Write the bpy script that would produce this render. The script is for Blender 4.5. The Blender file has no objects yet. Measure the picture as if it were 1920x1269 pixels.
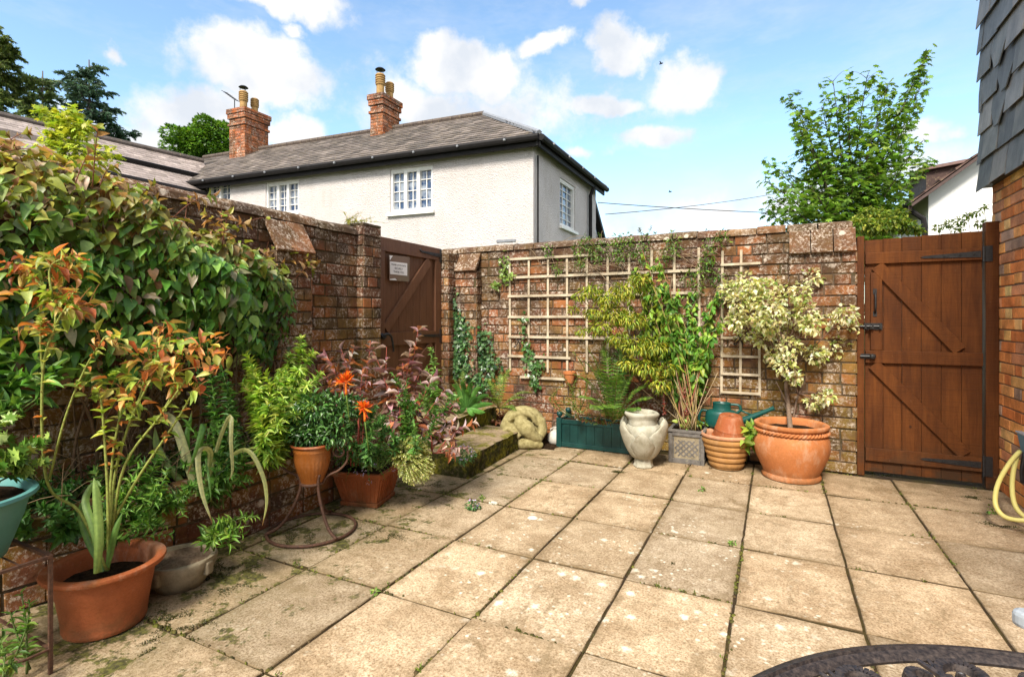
import bpy, math, random
import numpy as np
from mathutils import Vector, Matrix, noise as mnoise
random.seed(7)
R = math.radians
scene = bpy.context.scene
C = scene.collection

# ------------------------------------------------------------------ camera
CAM_H, F, HY, TH = 1.2, 983.0, 597.0, math.atan(493/983)
CS, SN = math.cos(TH), math.sin(TH)
cam_d = bpy.data.cameras.new('camera')
cam_d.sensor_width = 36; cam_d.lens = F/1920*36
cam_d.shift_y = -37.5/1920
cam_d.clip_start = .05; cam_d.clip_end = 600
cam = bpy.data.objects.new('camera', cam_d); C.objects.link(cam)
cam.location = (0, 0, CAM_H); cam.rotation_euler = (R(90), 0, TH)
scene.camera = cam

# ------------------------------------------------------------------ light
SUN_AZ = R(176)      # compass style, clockwise from +Y: behind the camera, to its left
SUN_EL = R(46)
sd = Vector((math.sin(SUN_AZ)*math.cos(SUN_EL), math.cos(SUN_AZ)*math.cos(SUN_EL), math.sin(SUN_EL)))
sun_d = bpy.data.lights.new('sun', 'SUN'); sun_d.energy = 2.0; sun_d.angle = R(14); sun_d.color = (1, .92, .80)
sun = bpy.data.objects.new('sun', sun_d); C.objects.link(sun)
sun.rotation_euler = (-sd).to_track_quat('-Z', 'Y').to_euler(); sun.location = (-3, -4, 9)
vs = scene.view_settings
vs.view_transform = 'Standard'; vs.look = 'None'; vs.gamma = 1; vs.exposure = 1.84
scene.cycles.max_bounces = 8; scene.cycles.transparent_max_bounces = 8

def ray(px):
    k = (px-960)/F
    return Vector((-SN+k*CS, CS+k*SN))
def at(px, py, d):
    r = ray(px); return Vector((r.x*d, r.y*d, CAM_H-(py-HY)*d/F))
def gp(px, py, z=0.): return at(px, py, F*(CAM_H-z)/(py-HY))
def onY(px, py, Y): return at(px, py, Y/ray(px).y)
def onX(px, py, X): return at(px, py, X/ray(px).x)
def cw(l, d, z): return Vector((l*CS-d*SN, l*SN+d*CS, z))

# ------------------------------------------------------------------ world: Nishita sky and cumulus
W = bpy.data.worlds.new('World'); scene.world = W; W.use_nodes = True
def world():
    nt = W.node_tree; N, L = nt.nodes, nt.links; N.clear()
    out = N.new('ShaderNodeOutputWorld'); bg = N.new('ShaderNodeBackground'); bg.inputs[1].default_value = .15
    L.new(bg.outputs[0], out.inputs[0])
    sky = N.new('ShaderNodeTexSky'); sky.sky_type = 'NISHITA'; sky.sun_disc = False
    sky.sun_elevation = SUN_EL; sky.sun_rotation = SUN_AZ; sky.air_density = 1.0; sky.dust_density = .15; sky.ozone_density = 2.2
    tc = N.new('ShaderNodeTexCoord')
    def vm(op, a, b=None):
        n = N.new('ShaderNodeVectorMath'); n.operation = op
        for i, x in enumerate((a, b)):
            if x is None: continue
            if hasattr(x, 'links'): L.new(x, n.inputs[i])
            else: n.inputs[i].default_value = x
        return n.outputs['Value'] if op in ('DOT_PRODUCT', 'LENGTH') else n.outputs[0]
    def m(op, a, b=None, c=None, clamp=False):
        n = N.new('ShaderNodeMath'); n.operation = op; n.use_clamp = clamp
        for i, x in enumerate((a, b, c)):
            if x is None: continue
            if hasattr(x, 'links'): L.new(x, n.inputs[i])
            else: n.inputs[i].default_value = x
        return n.outputs[0]
    def nz(scale, detail, rough, vec):
        n = N.new('ShaderNodeTexNoise'); n.inputs['Scale'].default_value = scale
        n.inputs['Detail'].default_value = detail; n.inputs['Roughness'].default_value = rough
        L.new(vec, n.inputs['Vector']); return n
    d0 = tc.outputs['Generated']
    n1 = nz(7, 6, .55, d0)
    off = vm('MULTIPLY', vm('SUBTRACT', n1.outputs['Color'], (.5, .5, .5)), (.16, .16, .12))
    d1 = vm('ADD', d0, off)
    clouds = [(540, 10, 130, 42, 1), (470, 140, 165, 75, 1.1), (370, 215, 190, 60, .8), (195, 80, 26, 15, .6), (550, 72, 30, 14, .6),
              (880, 125, 150, 48, 1), (1020, 85, 66, 26, .9), (1165, 85, 72, 42, 1), (1270, 150, 100, 55, .9), (1120, 190, 105, 30, .9),
              (1215, 272, 92, 36, .9), (780, 190, 130, 60, .7), (1758, 258, 42, 24, .6), (1085, 10, 34, 14, .5), (540, 250, 80, 50, .8),
              (1090, 290, 38, 16, .5), (1350, 400, 330, 60, .45), (1700, 330, 160, 50, .4), (900, 200, 420, 80, .45), (300, 280, 260, 70, .7)]
    best = None
    for (px, py, rx, ry, w) in clouds:
        k = (px-960)/F; v = Vector((-SN+k*CS, CS+k*SN, (HY-py)/F)); q = v.length; v.normalize()
        r = Vector((v.y, -v.x, 0)).normalized()
        a, b = rx/F/q*1.0, ry/F/q*1.0
        dl = vm('SUBTRACT', d1, tuple(v))
        h = m('DIVIDE', vm('DOT_PRODUCT', dl, tuple(r)), a)
        u = m('DIVIDE', vm('DOT_PRODUCT', dl, (0, 0, 1)), b)
        val = m('MULTIPLY', m('SUBTRACT', 1, m('SQRT', m('ADD', m('MULTIPLY', h, h), m('MULTIPLY', u, u)))), w)
        best = val if best is None else m('MAXIMUM', best, val)
    n2 = nz(13, 10, .64, d0)
    dens = m('ADD', best, m('MULTIPLY', m('SUBTRACT', n2.outputs['Fac'], .5), 1.0))
    mr = N.new('ShaderNodeMapRange'); mr.interpolation_type = 'SMOOTHSTEP'
    mr.inputs[1].default_value = .0; mr.inputs[2].default_value = .46
    L.new(dens, mr.inputs[0])
    # unseen clouds behind and overhead, away from the modelled ones, thickened for soft fill
    n3 = nz(3.2, 7, .6, d0)
    mb = N.new('ShaderNodeMapRange'); mb.inputs[1].default_value = .30; mb.inputs[2].default_value = .48; L.new(n3.outputs['Fac'], mb.inputs[0])
    fwd = vm('DOT_PRODUCT', d0, (-SN, CS, 0))
    back = N.new('ShaderNodeMapRange'); back.inputs[1].default_value = .45; back.inputs[2].default_value = .15; L.new(fwd, back.inputs[0])
    dens2 = m('MAXIMUM', mr.outputs[0], m('MULTIPLY', mb.outputs[0], back.outputs[0]))
    # thin high veil
    n4 = nz(4, 5, .7, vm('MULTIPLY', d0, (1, 1, 3)))
    veil = N.new('ShaderNodeMapRange'); veil.inputs[1].default_value = .45; veil.inputs[2].default_value = .75; veil.inputs[4].default_value = .28
    L.new(n4.outputs['Fac'], veil.inputs[0])
    dens3 = m('MAXIMUM', dens2, veil.outputs[0], clamp=True)
    # cloud tone: greyer where the noise is low
    n5 = nz(9, 5, .5, vm('ADD', d0, (0, 0, .02)))
    tone = N.new('ShaderNodeMix'); tone.data_type = 'RGBA'
    tone.inputs[6].default_value = (1.5, 1.6, 1.75, 1); tone.inputs[7].default_value = (2.05, 2.03, 2.02, 1)
    tr = N.new('ShaderNodeMapRange'); tr.inputs[1].default_value = .36; tr.inputs[2].default_value = .56; L.new(n5.outputs['Fac'], tr.inputs[0])
    L.new(tr.outputs[0], tone.inputs[0])
    tint = N.new('ShaderNodeMix'); tint.data_type = 'RGBA'; tint.blend_type = 'MULTIPLY'; tint.inputs[0].default_value = 1
    L.new(sky.outputs[0], tint.inputs[6]); tint.inputs[7].default_value = (.60, .62, .575, 1)
    mx = N.new('ShaderNodeMix'); mx.data_type = 'RGBA'
    # unseen cloud behind the camera is brightened as added soft fill
    back_fill = N.new('ShaderNodeMapRange'); back_fill.inputs[1].default_value = .1; back_fill.inputs[2].default_value = -.5; back_fill.inputs[3].default_value = 1; back_fill.inputs[4].default_value = 1.9; L.new(fwd, back_fill.inputs[0])
    gl = vm('SCALE', tone.outputs[2]); L.new(back_fill.outputs[0], gl.node.inputs['Scale'])
    L.new(dens3, mx.inputs[0]); L.new(tint.outputs[2], mx.inputs[6]); L.new(gl, mx.inputs[7])
    L.new(mx.outputs[2], bg.inputs[0])
world()

# ------------------------------------------------------------------ helpers: objects
def tag(o, label=None, cat=None, group=None, kind=None):
    if label: o['label'] = label
    if cat: o['category'] = cat
    if group: o['group'] = group
    if kind: o['kind'] = kind
    return o
def thing(name, label, cat, loc=(0, 0, 0), rz=0, group=None):
    o = bpy.data.objects.new(name, None); C.objects.link(o); o.empty_display_size = .1
    o.location = loc; o.rotation_euler = (0, 0, rz)
    return tag(o, label, cat, group)
def root_of(o):
    while o.parent: o = o.parent
    return o
def link(name, me, mat, parent=None, local=False):
    """world-space mesh -> object; under a parent its points are stored relative to the thing's base"""
    o = bpy.data.objects.new(name, me); C.objects.link(o)
    if mat:
        for m_ in (mat if isinstance(mat, (list, tuple)) else [mat]): me.materials.append(m_)
    if parent:
        if not local:
            r = root_of(parent)
            M = Matrix.LocRotScale(Vector(r.location), r.rotation_euler, None).inverted()
            me.transform(M)
        o.parent = parent
    elif not local:
        n = len(me.vertices)
        co = np.empty(n*3); me.vertices.foreach_get('co', co); co = co.reshape(-1, 3)
        b = Vector(((co[:, 0].min()+co[:, 0].max())/2, (co[:, 1].min()+co[:, 1].max())/2, co[:, 2].min()))
        me.transform(Matrix.Translation(-b)); o.location = b
    return o

class MB:
    def __init__(s): s.v = []; s.f = []; s.c = []; s.mi = []
    def add(s, vs_, fs, col=(1, 1, 1), mi=0):
        b = len(s.v); s.v += [tuple(x) for x in vs_]; s.c += [tuple(col)]*len(vs_)
        s.f += [tuple(b+i for i in f) for f in fs]; s.mi += [mi]*len(fs)
    BF = [(0, 3, 2, 1), (4, 5, 6, 7), (0, 1, 5, 4), (1, 2, 6, 5), (2, 3, 7, 6), (3, 0, 4, 7)]
    def box(s, c, sz, rot=None, col=(1, 1, 1), taper=1., mi=0):
        x, y, z = (q/2 for q in sz)
        p = [Vector(q) for q in ((-x, -y, -z), (x, -y, -z), (x, y, -z), (-x, y, -z))]
        p += [Vector((q.x*taper, q.y*taper, z)) for q in p[:4]]
        if rot is not None: p = [rot @ q for q in p]
        s.add([q+Vector(c) for q in p], s.BF, col, mi)
    def bbox(s, x0, x1, y0, y1, z0, z1, col=(1, 1, 1), mi=0):
        s.box(((x0+x1)/2, (y0+y1)/2, (z0+z1)/2), (x1-x0, y1-y0, z1-z0), None, col, 1., mi)
    def beam(s, a, b, w, t, up=(0, 0, 1), col=(1, 1, 1)):
        a, b = Vector(a), Vector(b); d = b-a; L = d.length; d.normalize()
        u = Vector(up); u = (u-d*u.dot(d)).normalized(); x = d.cross(u)
        rot = Matrix((x, u, d)).transposed()
        s.box((a+b)/2, (w, t, L), rot, col)
    def tube(s, pts, rad, n=6, col=(1, 1, 1), cap=True, closed=False, colf=None):
        pts = [Vector(p) for p in pts]; m = len(pts)
        if not hasattr(rad, '__len__'): rad = [rad]*m
        b = len(s.v); u = None
        for i, p in enumerate(pts):
            if closed: d = (pts[(i+1) % m]-pts[i-1])
            else: d = pts[min(i+1, m-1)]-pts[max(i-1, 0)]
            if d.length < 1e-9: d = Vector((0, 0, 1))
            d.normalize()
            if u is None:
                u = Vector((0, 0, 1)) if abs(d.z) < .9 else Vector((1, 0, 0))
            u = (u-d*u.dot(d))
            if u.length < 1e-6: u = d.orthogonal()
            u.normalize(); w = d.cross(u)
            for j in range(n):
                a = 2*math.pi*j/n
                s.v.append(tuple(p+(u*math.cos(a)+w*math.sin(a))*rad[i])); s.c.append(tuple(colf(i/(m-1)) if colf else col))
        for i in range(m if closed else m-1):
            i2 = (i+1) % m
            for j in range(n):
                j2 = (j+1) % n
                s.f.append((b+i*n+j, b+i*n+j2, b+i2*n+j2, b+i2*n+j)); s.mi.append(0)
        if cap and not closed:
            s.f.append(tuple(b+j for j in range(n))[::-1]); s.f.append(tuple(b+(m-1)*n+j for j in range(n))); s.mi += [0, 0]
    def lathe(s, prof, c, n=48, col=(1, 1, 1), rf=None, closed=False, rot=0., M=None, cap=(True, False)):
        """prof: (r, z) list; rf(angle, i) scales the radius"""
        b = len(s.v); c = Vector(c)
        for i, (r, z) in enumerate(prof):
            for j in range(n):
                a = 2*math.pi*j/n+rot; q = r*(rf(a, i) if rf else 1)
                p = Vector((q*math.cos(a), q*math.sin(a), z))
                if M is not None: p = M @ p
                s.v.append(tuple(p+c)); s.c.append(tuple(col))
        for i in range(len(prof)-1):
            for j in range(n):
                j2 = (j+1) % n
                s.f.append((b+i*n+j, b+i*n+j2, b+(i+1)*n+j2, b+(i+1)*n+j)); s.mi.append(0)
        m = len(prof)-1
        if cap[0] and prof[0][0] > 1e-4: s.f.append(tuple(b+j for j in range(n))[::-1]); s.mi.append(0)
        if cap[1] and prof[-1][0] > 1e-4: s.f.append(tuple(b+m*n+j for j in range(n))); s.mi.append(0)
    def prism(s, poly, ext, col=(1, 1, 1)):
        n = len(poly); e = Vector(ext)
        p = [Vector(q) for q in poly]
        s.add(p+[q+e for q in p], [tuple(range(n))[::-1], tuple(range(n, 2*n))]+[(i, (i+1) % n, n+(i+1) % n, n+i) for i in range(n)], col)
    def build(s, name, mat, parent=None, smooth=False, local=False, bevel=0, angle=None):
        me = bpy.data.meshes.new(name); me.from_pydata(s.v, [], s.f)
        ca = me.color_attributes.new('col', 'FLOAT_COLOR', 'POINT')
        arr = np.ones((len(s.v), 4), np.float32); arr[:, :3] = s.c; ca.data.foreach_set('color', arr.ravel())
        me.polygons.foreach_set('material_index', s.mi)
        if smooth: me.polygons.foreach_set('use_smooth', [True]*len(s.f))
        me.update()
        o = link(name, me, mat, parent, local)
        if angle: 
            me.set_sharp_from_angle(angle=R(angle))
        if bevel:
            b = o.modifiers.new('bevel', 'BEVEL'); b.width = bevel; b.segments = 2; b.limit_method = 'ANGLE'; b.angle_limit = R(40)
        return o

# ------------------------------------------------------------------ helpers: leaves (many small real faces in one crown)
def tmpl(ts, ws, fold=.12, droop=.2, zig=0):
    v = [(0, 0, 0)]; f = []
    for t, w in zip(ts, ws):
        z = -droop*t*t
        v += [(-w/2, t, z+fold*w), (0, t, z), (w/2, t, z+fold*w)]
    v.append((0, 1, -droop))
    n = len(ts)
    f += [(0, 2, 1), (0, 3, 2)]
    for i in range(n-1):
        a = 1+3*i; b = a+3
        f += [(a, a+1, b+1), (a, b+1, b), (a+1, a+2, b+2), (a+1, b+2, b+1)]
    a = 1+3*(n-1); t_ = len(v)-1
    f += [(a, a+1, t_), (a+1, a+2, t_)]
    return np.array(v, float), np.array(f, int)
T_OV = tmpl([.12, .35, .65, .85], [.55, 1., .7, .32], .22, .25)
T_OV3 = tmpl([.15, .45, .78], [.7, 1., .5], .2, .3)
T_LAN = tmpl([.25, .6], [.85, .8], .2, .35)
T_STRAP = tmpl([.1, .3, .5, .7, .88], [.8, 1, 1, .85, .5], .15, .55)
T_LITE = (np.array([(0, 0, 0), (-.5, .45, .1), (0, 1, -.12), (.5, .45, .1)], float), np.array([(0, 2, 1), (0, 3, 2)]))
def star(lobes):
    v = [(0, .38, 0)]; f = []
    pts = lobes
    for (x, y, z) in pts: v.append((x, y, z))
    n = len(pts)
    for i in range(n): f.append((0, 1+i, 1+(i+1) % n))
    return np.array(v, float), np.array(f, int)
T_MAPLE = star([(0, 0, 0), (.28, .02, -.05), (.2, .2, 0), (.58, .3, -.08), (.3, .45, 0), (.42, .8, -.1), (.14, .68, 0), (0, 1.05, -.12),
                (-.14, .68, 0), (-.42, .8, -.1), (-.3, .45, 0), (-.58, .3, -.08), (-.2, .2, 0), (-.28, .02, -.05)])
T_IVY = star([(0, .1, .03), (.3, 0, 0), (.3, .25, 0), (.5, .4, -.05), (.2, .55, 0), (0, 1, -.1), (-.2, .55, 0), (-.5, .4, -.05), (-.3, .25, 0), (-.3, 0, 0)])

def norm(a): return a/np.maximum(np.linalg.norm(a, axis=-1, keepdims=True), 1e-9)
class LV:
    def __init__(s, seed=1): s.V = []; s.T = []; s.Cc = []; s.n = 0; s.rng = np.random.default_rng(seed)
    def add(s, P, D, Nn, L, Wd, T, col):
        P = np.asarray(P, float); n = len(P)
        if n == 0: return
        D = norm(np.asarray(D, float)); Nn = np.asarray(Nn, float)
        Nn = norm(Nn-D*(Nn*D).sum(1, keepdims=True)); S = np.cross(D, Nn)
        L = np.broadcast_to(L, (n,)); Wd = np.broadcast_to(Wd, (n,))
        tv, tf = T
        V = (P[:, None, :] + S[:, None, :]*(tv[None, :, 0:1]*Wd[:, None, None])
             + D[:, None, :]*(tv[None, :, 1:2]*L[:, None, None]) + Nn[:, None, :]*(tv[None, :, 2:3]*L[:, None, None]))
        m = len(tv)
        s.V.append(V.reshape(-1, 3)); s.T.append((tf[None]+(s.n+np.arange(n)*m)[:, None, None]).reshape(-1, 3)); s.n += n*m
        s.Cc.append(np.repeat(np.asarray(col, float), m, axis=0))
    def pal(s, n, cols, wts=None, jit=.22):
        cols = np.array(cols, float); i = s.rng.choice(len(cols), n, p=None if wts is None else np.array(wts)/sum(wts))
        c = cols[i]*(1+s.rng.normal(0, jit, (n, 1)).clip(-.5, .8))
        return (c*(1+s.rng.normal(0, .07, (n, 3)))).clip(.003, .95)
    def tuft(s, c, rad, n, L, wr, T, cols, wts=None, droop=.3, jit=.22, shell=.35, up=.3, out=1.):
        """leaves through an ellipsoid, facing out of it"""
        r = s.rng; u = norm(r.normal(size=(n, 3))); q = r.uniform(shell, 1, (n, 1))**.6
        P = np.array(c)+u*q*np.array(rad)
        D = u*out+r.normal(0, .55, (n, 3))+np.array([0, 0, -droop])
        Nn = u*.6+np.array([0, 0, up+.5])+r.normal(0, .35, (n, 3))
        l = L*r.uniform(.6, 1.25, n)
        s.add(P, D, Nn, l, l*wr*r.uniform(.8, 1.2, n), T, s.pal(n, cols, wts, jit))
    def along(s, pts, n, L, wr, T, cols, wts=None, t0=.2, t1=1., pitch=60, droop=.2, jit=.22, whorl=0, taper=.5, offr=.0):
        """leaves set along a stem"""
        r = s.rng; pts = np.array([tuple(p) for p in pts], float); m = len(pts)-1
        if whorl: t = np.repeat(np.linspace(t0, t1, max(1, n//whorl)), whorl); n = len(t)
        else: t = np.sort(r.uniform(t0, t1, n))
        x = t*m; i = np.minimum(x.astype(int), m-1); fr = (x-i)[:, None]
        P = pts[i]*(1-fr)+pts[i+1]*fr; A = norm(pts[i+1]-pts[i])
        ref = np.where(np.abs(A[:, 2:3]) < .9, np.array([[0, 0, 1.]]), np.array([[1., 0, 0]]))
        U = norm(np.cross(A, ref)); V = np.cross(A, U)
        ang = (np.arange(n)*(2.399 if not whorl else 2*math.pi/whorl+.0)+(0 if not whorl else (np.arange(n)//whorl)*.8)+r.normal(0, .3, n))[:, None]
        rad = U*np.cos(ang)+V*np.sin(ang)
        pa = np.radians(pitch+r.normal(0, 12, n)-25*(t-t0)/(t1-t0+1e-6))[:, None]
        D = A*np.cos(pa)+rad*np.sin(pa)+np.array([0, 0, -droop])
        Nn = A*np.sin(pa)-rad*np.cos(pa)+r.normal(0, .2, (n, 3))
        l = L*r.uniform(.7, 1.2, n)*(1-taper*((t-t0)/(t1-t0+1e-6))**2)
        s.add(P+rad*offr, D, Nn, l, l*wr*r.uniform(.85, 1.15, n), T, s.pal(n, cols, wts, jit))
    def build(s, name, mat, parent=None, smooth=True):
        V = np.concatenate(s.V); T = np.concatenate(s.T); cc = np.concatenate(s.Cc)
        me = bpy.data.meshes.new(name); nt = len(T)
        me.vertices.add(len(V)); me.vertices.foreach_set('co', V.ravel().astype(np.float32))
        me.loops.add(nt*3); me.loops.foreach_set('vertex_index', T.ravel().astype(np.int32))
        me.polygons.add(nt); me.polygons.foreach_set('loop_start', (np.arange(nt)*3).astype(np.int32))
        me.polygons.foreach_set('use_smooth', np.full(nt, smooth))
        ca = me.color_attributes.new('col', 'FLOAT_COLOR', 'POINT')
        a = np.ones((len(V), 4), np.float32); a[:, :3] = cc; ca.data.foreach_set('color', a.ravel())
        me.update(calc_edges=True)
        return link(name, me, mat, parent)
def arc(p0, p1, bend=(0, 0, 0), n=8):
    p0, p1, b = Vector(p0), Vector(p1), Vector(bend); out = []
    for i in range(n+1):
        t = i/n; out.append(p0.lerp(p1, t)+b*(4*t*(1-t)))
    return out
def poly(pts, n=4):
    """smooth (Catmull-Rom) curve through points"""
    P = [Vector(p) for p in pts]; P = [P[0]*2-P[1]]+P+[P[-1]*2-P[-2]]; out = []
    for i in range(1, len(P)-2):
        a, b, c, d = P[i-1:i+3]
        for j in range(n):
            t = j/n
            out.append(.5*((2*b)+(c-a)*t+(2*a-5*b+4*c-d)*t*t+(3*b-a-3*c+d)*t**3))
    out.append(P[-2]); return out
# ------------------------------------------------------------------ materials
MT = {}
class NT:
    def __init__(s, name):
        s.mat = bpy.data.materials.new(name); s.mat.use_nodes = True; s.t = s.mat.node_tree
        s.N, s.L = s.t.nodes, s.t.links; s.b = s.N['Principled BSDF']; s.o = s.N['Material Output']
        s.pos = None; MT[name] = s.mat
    def P(s):
        if not s.pos:
            g = s.N.new('ShaderNodeNewGeometry'); s.pos = g.outputs['Position']
        return s.pos
    def obj(s):
        return s.N.new('ShaderNodeTexCoord').outputs['Object']
    def attr(s, n='col'):
        a = s.N.new('ShaderNodeAttribute'); a.attribute_name = n; return a.outputs['Color']
    def put(s, sock, x):
        if hasattr(x, 'links'): s.L.new(x, sock)
        else:
            if hasattr(sock.default_value, '__len__') and len(sock.default_value) == 4 and len(x) == 3: x = (*x, 1)
            sock.default_value = x
    def scale(s, vec, sc):
        n = s.N.new('ShaderNodeVectorMath'); n.operation = 'MULTIPLY'; s.put(n.inputs[0], vec); n.inputs[1].default_value = sc; return n.outputs[0]
    def noise(s, scale, detail=4, rough=.55, vec=None, out='Fac', dist=0):
        n = s.N.new('ShaderNodeTexNoise'); n.inputs['Scale'].default_value = scale; n.inputs['Detail'].default_value = detail
        n.inputs['Roughness'].default_value = rough; n.inputs['Distortion'].default_value = dist
        s.L.new(vec if vec is not None else s.P(), n.inputs['Vector']); return n.outputs[out]
    def vor(s, scale, feat='F1', vec=None, rnd=1.):
        n = s.N.new('ShaderNodeTexVoronoi'); n.feature = feat; n.inputs['Scale'].default_value = scale; n.inputs['Randomness'].default_value = rnd
        s.L.new(vec if vec is not None else s.P(), n.inputs['Vector']); return n.outputs
    def ramp(s, x, a, b, c=0., d=1.):
        n = s.N.new('ShaderNodeMapRange'); s.put(n.inputs[0], x)
        for i, q in enumerate((a, b, c, d)): n.inputs[i+1].default_value = q
        return n.outputs[0]
    def m(s, op, a, b=0.):
        n = s.N.new('ShaderNodeMath'); n.operation = op; s.put(n.inputs[0], a); s.put(n.inputs[1], b); return n.outputs[0]
    def mix(s, f, a, b, mode='MIX'):
        n = s.N.new('ShaderNodeMix'); n.data_type = 'RGBA'; n.blend_type = mode
        s.put(n.inputs[0], f); s.put(n.inputs[6], a); s.put(n.inputs[7], b); return n.outputs[2]
    def sep(s, vec):
        n = s.N.new('ShaderNodeSeparateXYZ'); s.L.new(vec, n.inputs[0]); return n.outputs
    def bump(s, h, dist=.005, st=1., nrm=None):
        n = s.N.new('ShaderNodeBump'); n.inputs['Distance'].default_value = dist; n.inputs['Strength'].default_value = st
        s.L.new(h, n.inputs['Height'])
        if nrm is not None: s.L.new(nrm, n.inputs['Normal'])
        s.L.new(n.outputs[0], s.b.inputs['Normal']); return n.outputs[0]
    def fin(s, col=None, rough=.8, metal=0, spec=.3):
        if col is not None: s.put(s.b.inputs['Base Color'], col)
        s.put(s.b.inputs['Roughness'], rough); s.b.inputs['Metallic'].default_value = metal
        s.b.inputs['Specular IOR Level'].default_value = spec; return s.mat

def brick_mat(name, lichen=.5, moss=.5, mz=(.0, 1.0), crust=1.):
    s = NT(name); c = s.mix(1, s.attr(), (1.0, .99, .84), 'MULTIPLY')
    c = s.mix(s.ramp(s.noise(9, 5), .3, .7), s.mix(1, c, (.62, .60, .60), 'MULTIPLY'), s.mix(1, c, (1.25, 1.2, 1.1), 'MULTIPLY'))
    c = s.mix(s.ramp(s.noise(70, 3, .7), .35, .75, 0, .5), c, s.mix(1, c, (.45, .4, .4), 'MULTIPLY'))
    # sooty crust toward blotches of its own shape
    big = s.m('ADD', s.noise(2.3, 5, .65), s.ramp(s.sep(s.P())[2], 1.0, 1.95, 0, .13 if name == 'old_brick' else 0))
    c = s.mix(s.m('MULTIPLY', s.ramp(s.m('ADD', big, s.m('MULTIPLY', s.noise(18, 4, .7), .25)), .58, .74, 0, .75), crust), c, (.045, .030, .024))
    # ochre / olive algae, patchy, mostly low down
    z = s.sep(s.P())[2]
    a = s.m('MULTIPLY', s.ramp(s.noise(3.1, 5, .6, s.scale(s.P(), (1.3, 1.3, .8))), .40, .62), s.ramp(z, mz[0], mz[1], 1., .25))
    a = s.m('MULTIPLY', a, s.ramp(s.noise(40, 4, .7), .3, .6, .3, 1.))
    c = s.mix(s.m('MULTIPLY', a, moss), c, (.21, .145, .022))
    # white and grey lichen crust
    l = s.m('MULTIPLY', s.ramp(s.noise(48, 6, .8), .50, .60), s.ramp(s.noise(5.5, 5, .65), .40, .58))
    l2 = s.ramp(s.m('ADD', s.vor(8)[0], s.m('MULTIPLY', s.noise(50, 3), .25)), .33, .25); l2 = s.m('MULTIPLY', l2, s.ramp(s.noise(1.6, 3), .45, .58))
    l = s.m('MAXIMUM', l, l2)
    c = s.mix(s.m('MULTIPLY', l, lichen), c, (.58, .50, .41))
    h = s.m('ADD', s.noise(45, 6, .7), s.m('MULTIPLY', s.noise(240, 3, .6), .4))
    s.bump(h, .006, .9)
    s.fin(c, .92, 0, .15)
brick_mat('old_brick', .85, .8, (.2, 1.5)); brick_mat('house_brick', .10, .15, (.0, .6), .25); brick_mat('chimney_brick', .9, .25, (5, 9), .8)
s = NT('mortar'); n = s.noise(30, 5, .7)
c = s.mix(s.ramp(n, .3, .7), (.045, .030, .018), (.15, .11, .075)); c = s.mix(s.ramp(s.noise(4, 4), .5, .65, 0, .6), c, (.06, .055, .015))
s.bump(n, .006); s.fin(c, .95, 0, .1)
s = NT('mortar_pale'); n = s.noise(60, 5, .7)
s.bump(n, .004); s.fin(s.mix(s.ramp(n, .3, .7), (.10, .06, .04), (.25, .18, .12)), .95, 0, .1)

s = NT('paving')   # buff riven slab, attribute carries each slab's own tint
c = s.mix(1, s.attr(), (1.05, 1.0, .90), 'MULTIPLY'); p = s.P()
n1 = s.noise(4.2, 7, .68, dist=.4); c = s.mix(s.ramp(n1, .38, .64), s.mix(1, c, (.72, .67, .60), 'MULTIPLY'), s.mix(1, c, (1.18, 1.18, 1.17), 'MULTIPLY'))
c = s.mix(s.ramp(s.noise(105, 5, .8), .43, .66, 0, 1.), c, s.mix(1, c, (.34, .28, .20), 'MULTIPLY'))
c = s.mix(s.ramp(s.noise(24, 6, .75), .50, .70, 0, .75), c, (.21, .155, .085))
c = s.mix(s.ramp(s.noise(2.1, 4, .6), .55, .75, 0, .5), c, (.22, .155, .08))
dd = s.N.new('ShaderNodeVectorMath'); dd.operation = 'DISTANCE'; s.L.new(s.P(), dd.inputs[0]); dd.inputs[1].default_value = (-.62, 2.35, 0)
reg = s.ramp(s.m('ADD', s.noise(1.6, 4, .6, s.scale(s.P(), (1, 1, 0))), s.ramp(dd.outputs['Value'], .1, 1.3, .26, -.05)), .50, .64); v = s.vor(9, vec=None); sp = s.m('MULTIPLY', s.ramp(s.m('ADD', v[0], s.m('MULTIPLY', s.noise(45, 5, .7), .55)), .50, .34), reg)
c = s.mix(s.m('MULTIPLY', sp, .85), c, (.84, .78, .64))
v2 = s.vor(26); sp2 = s.m('MULTIPLY', s.ramp(s.m('ADD', v2[0], s.m('MULTIPLY', s.noise(90, 4, .7), .5)), .50, .36), s.m('MULTIPLY', s.ramp(s.noise(3.2, 3, .6), .42, .56), s.ramp(reg, 0, 1, .25, 1)))
c = s.mix(s.m('MULTIPLY', sp2, .75), c, (.80, .74, .60))
xx = s.sep(p)[0]; yy = s.sep(p)[1]
def edge(v, off, step):
    f = s.m('FRACT', s.m('DIVIDE', s.m('ADD', v, off), step)); return s.m('MULTIPLY', s.m('MINIMUM', f, s.m('SUBTRACT', 1., f)), step)
de = s.m('MINIMUM', edge(xx, 4.645+.155, .4645), edge(yy, 5.905-1.806, .5905))
de = s.m('ADD', de, s.m('MULTIPLY', s.m('SUBTRACT', s.noise(13, 6, .7), .5), .13))
c = s.mix(s.m('MULTIPLY', s.ramp(de, .045, .0), s.ramp(s.noise(2.6, 4, .6), .38, .60, .2, .75)), c, (.16, .11, .055))
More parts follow.
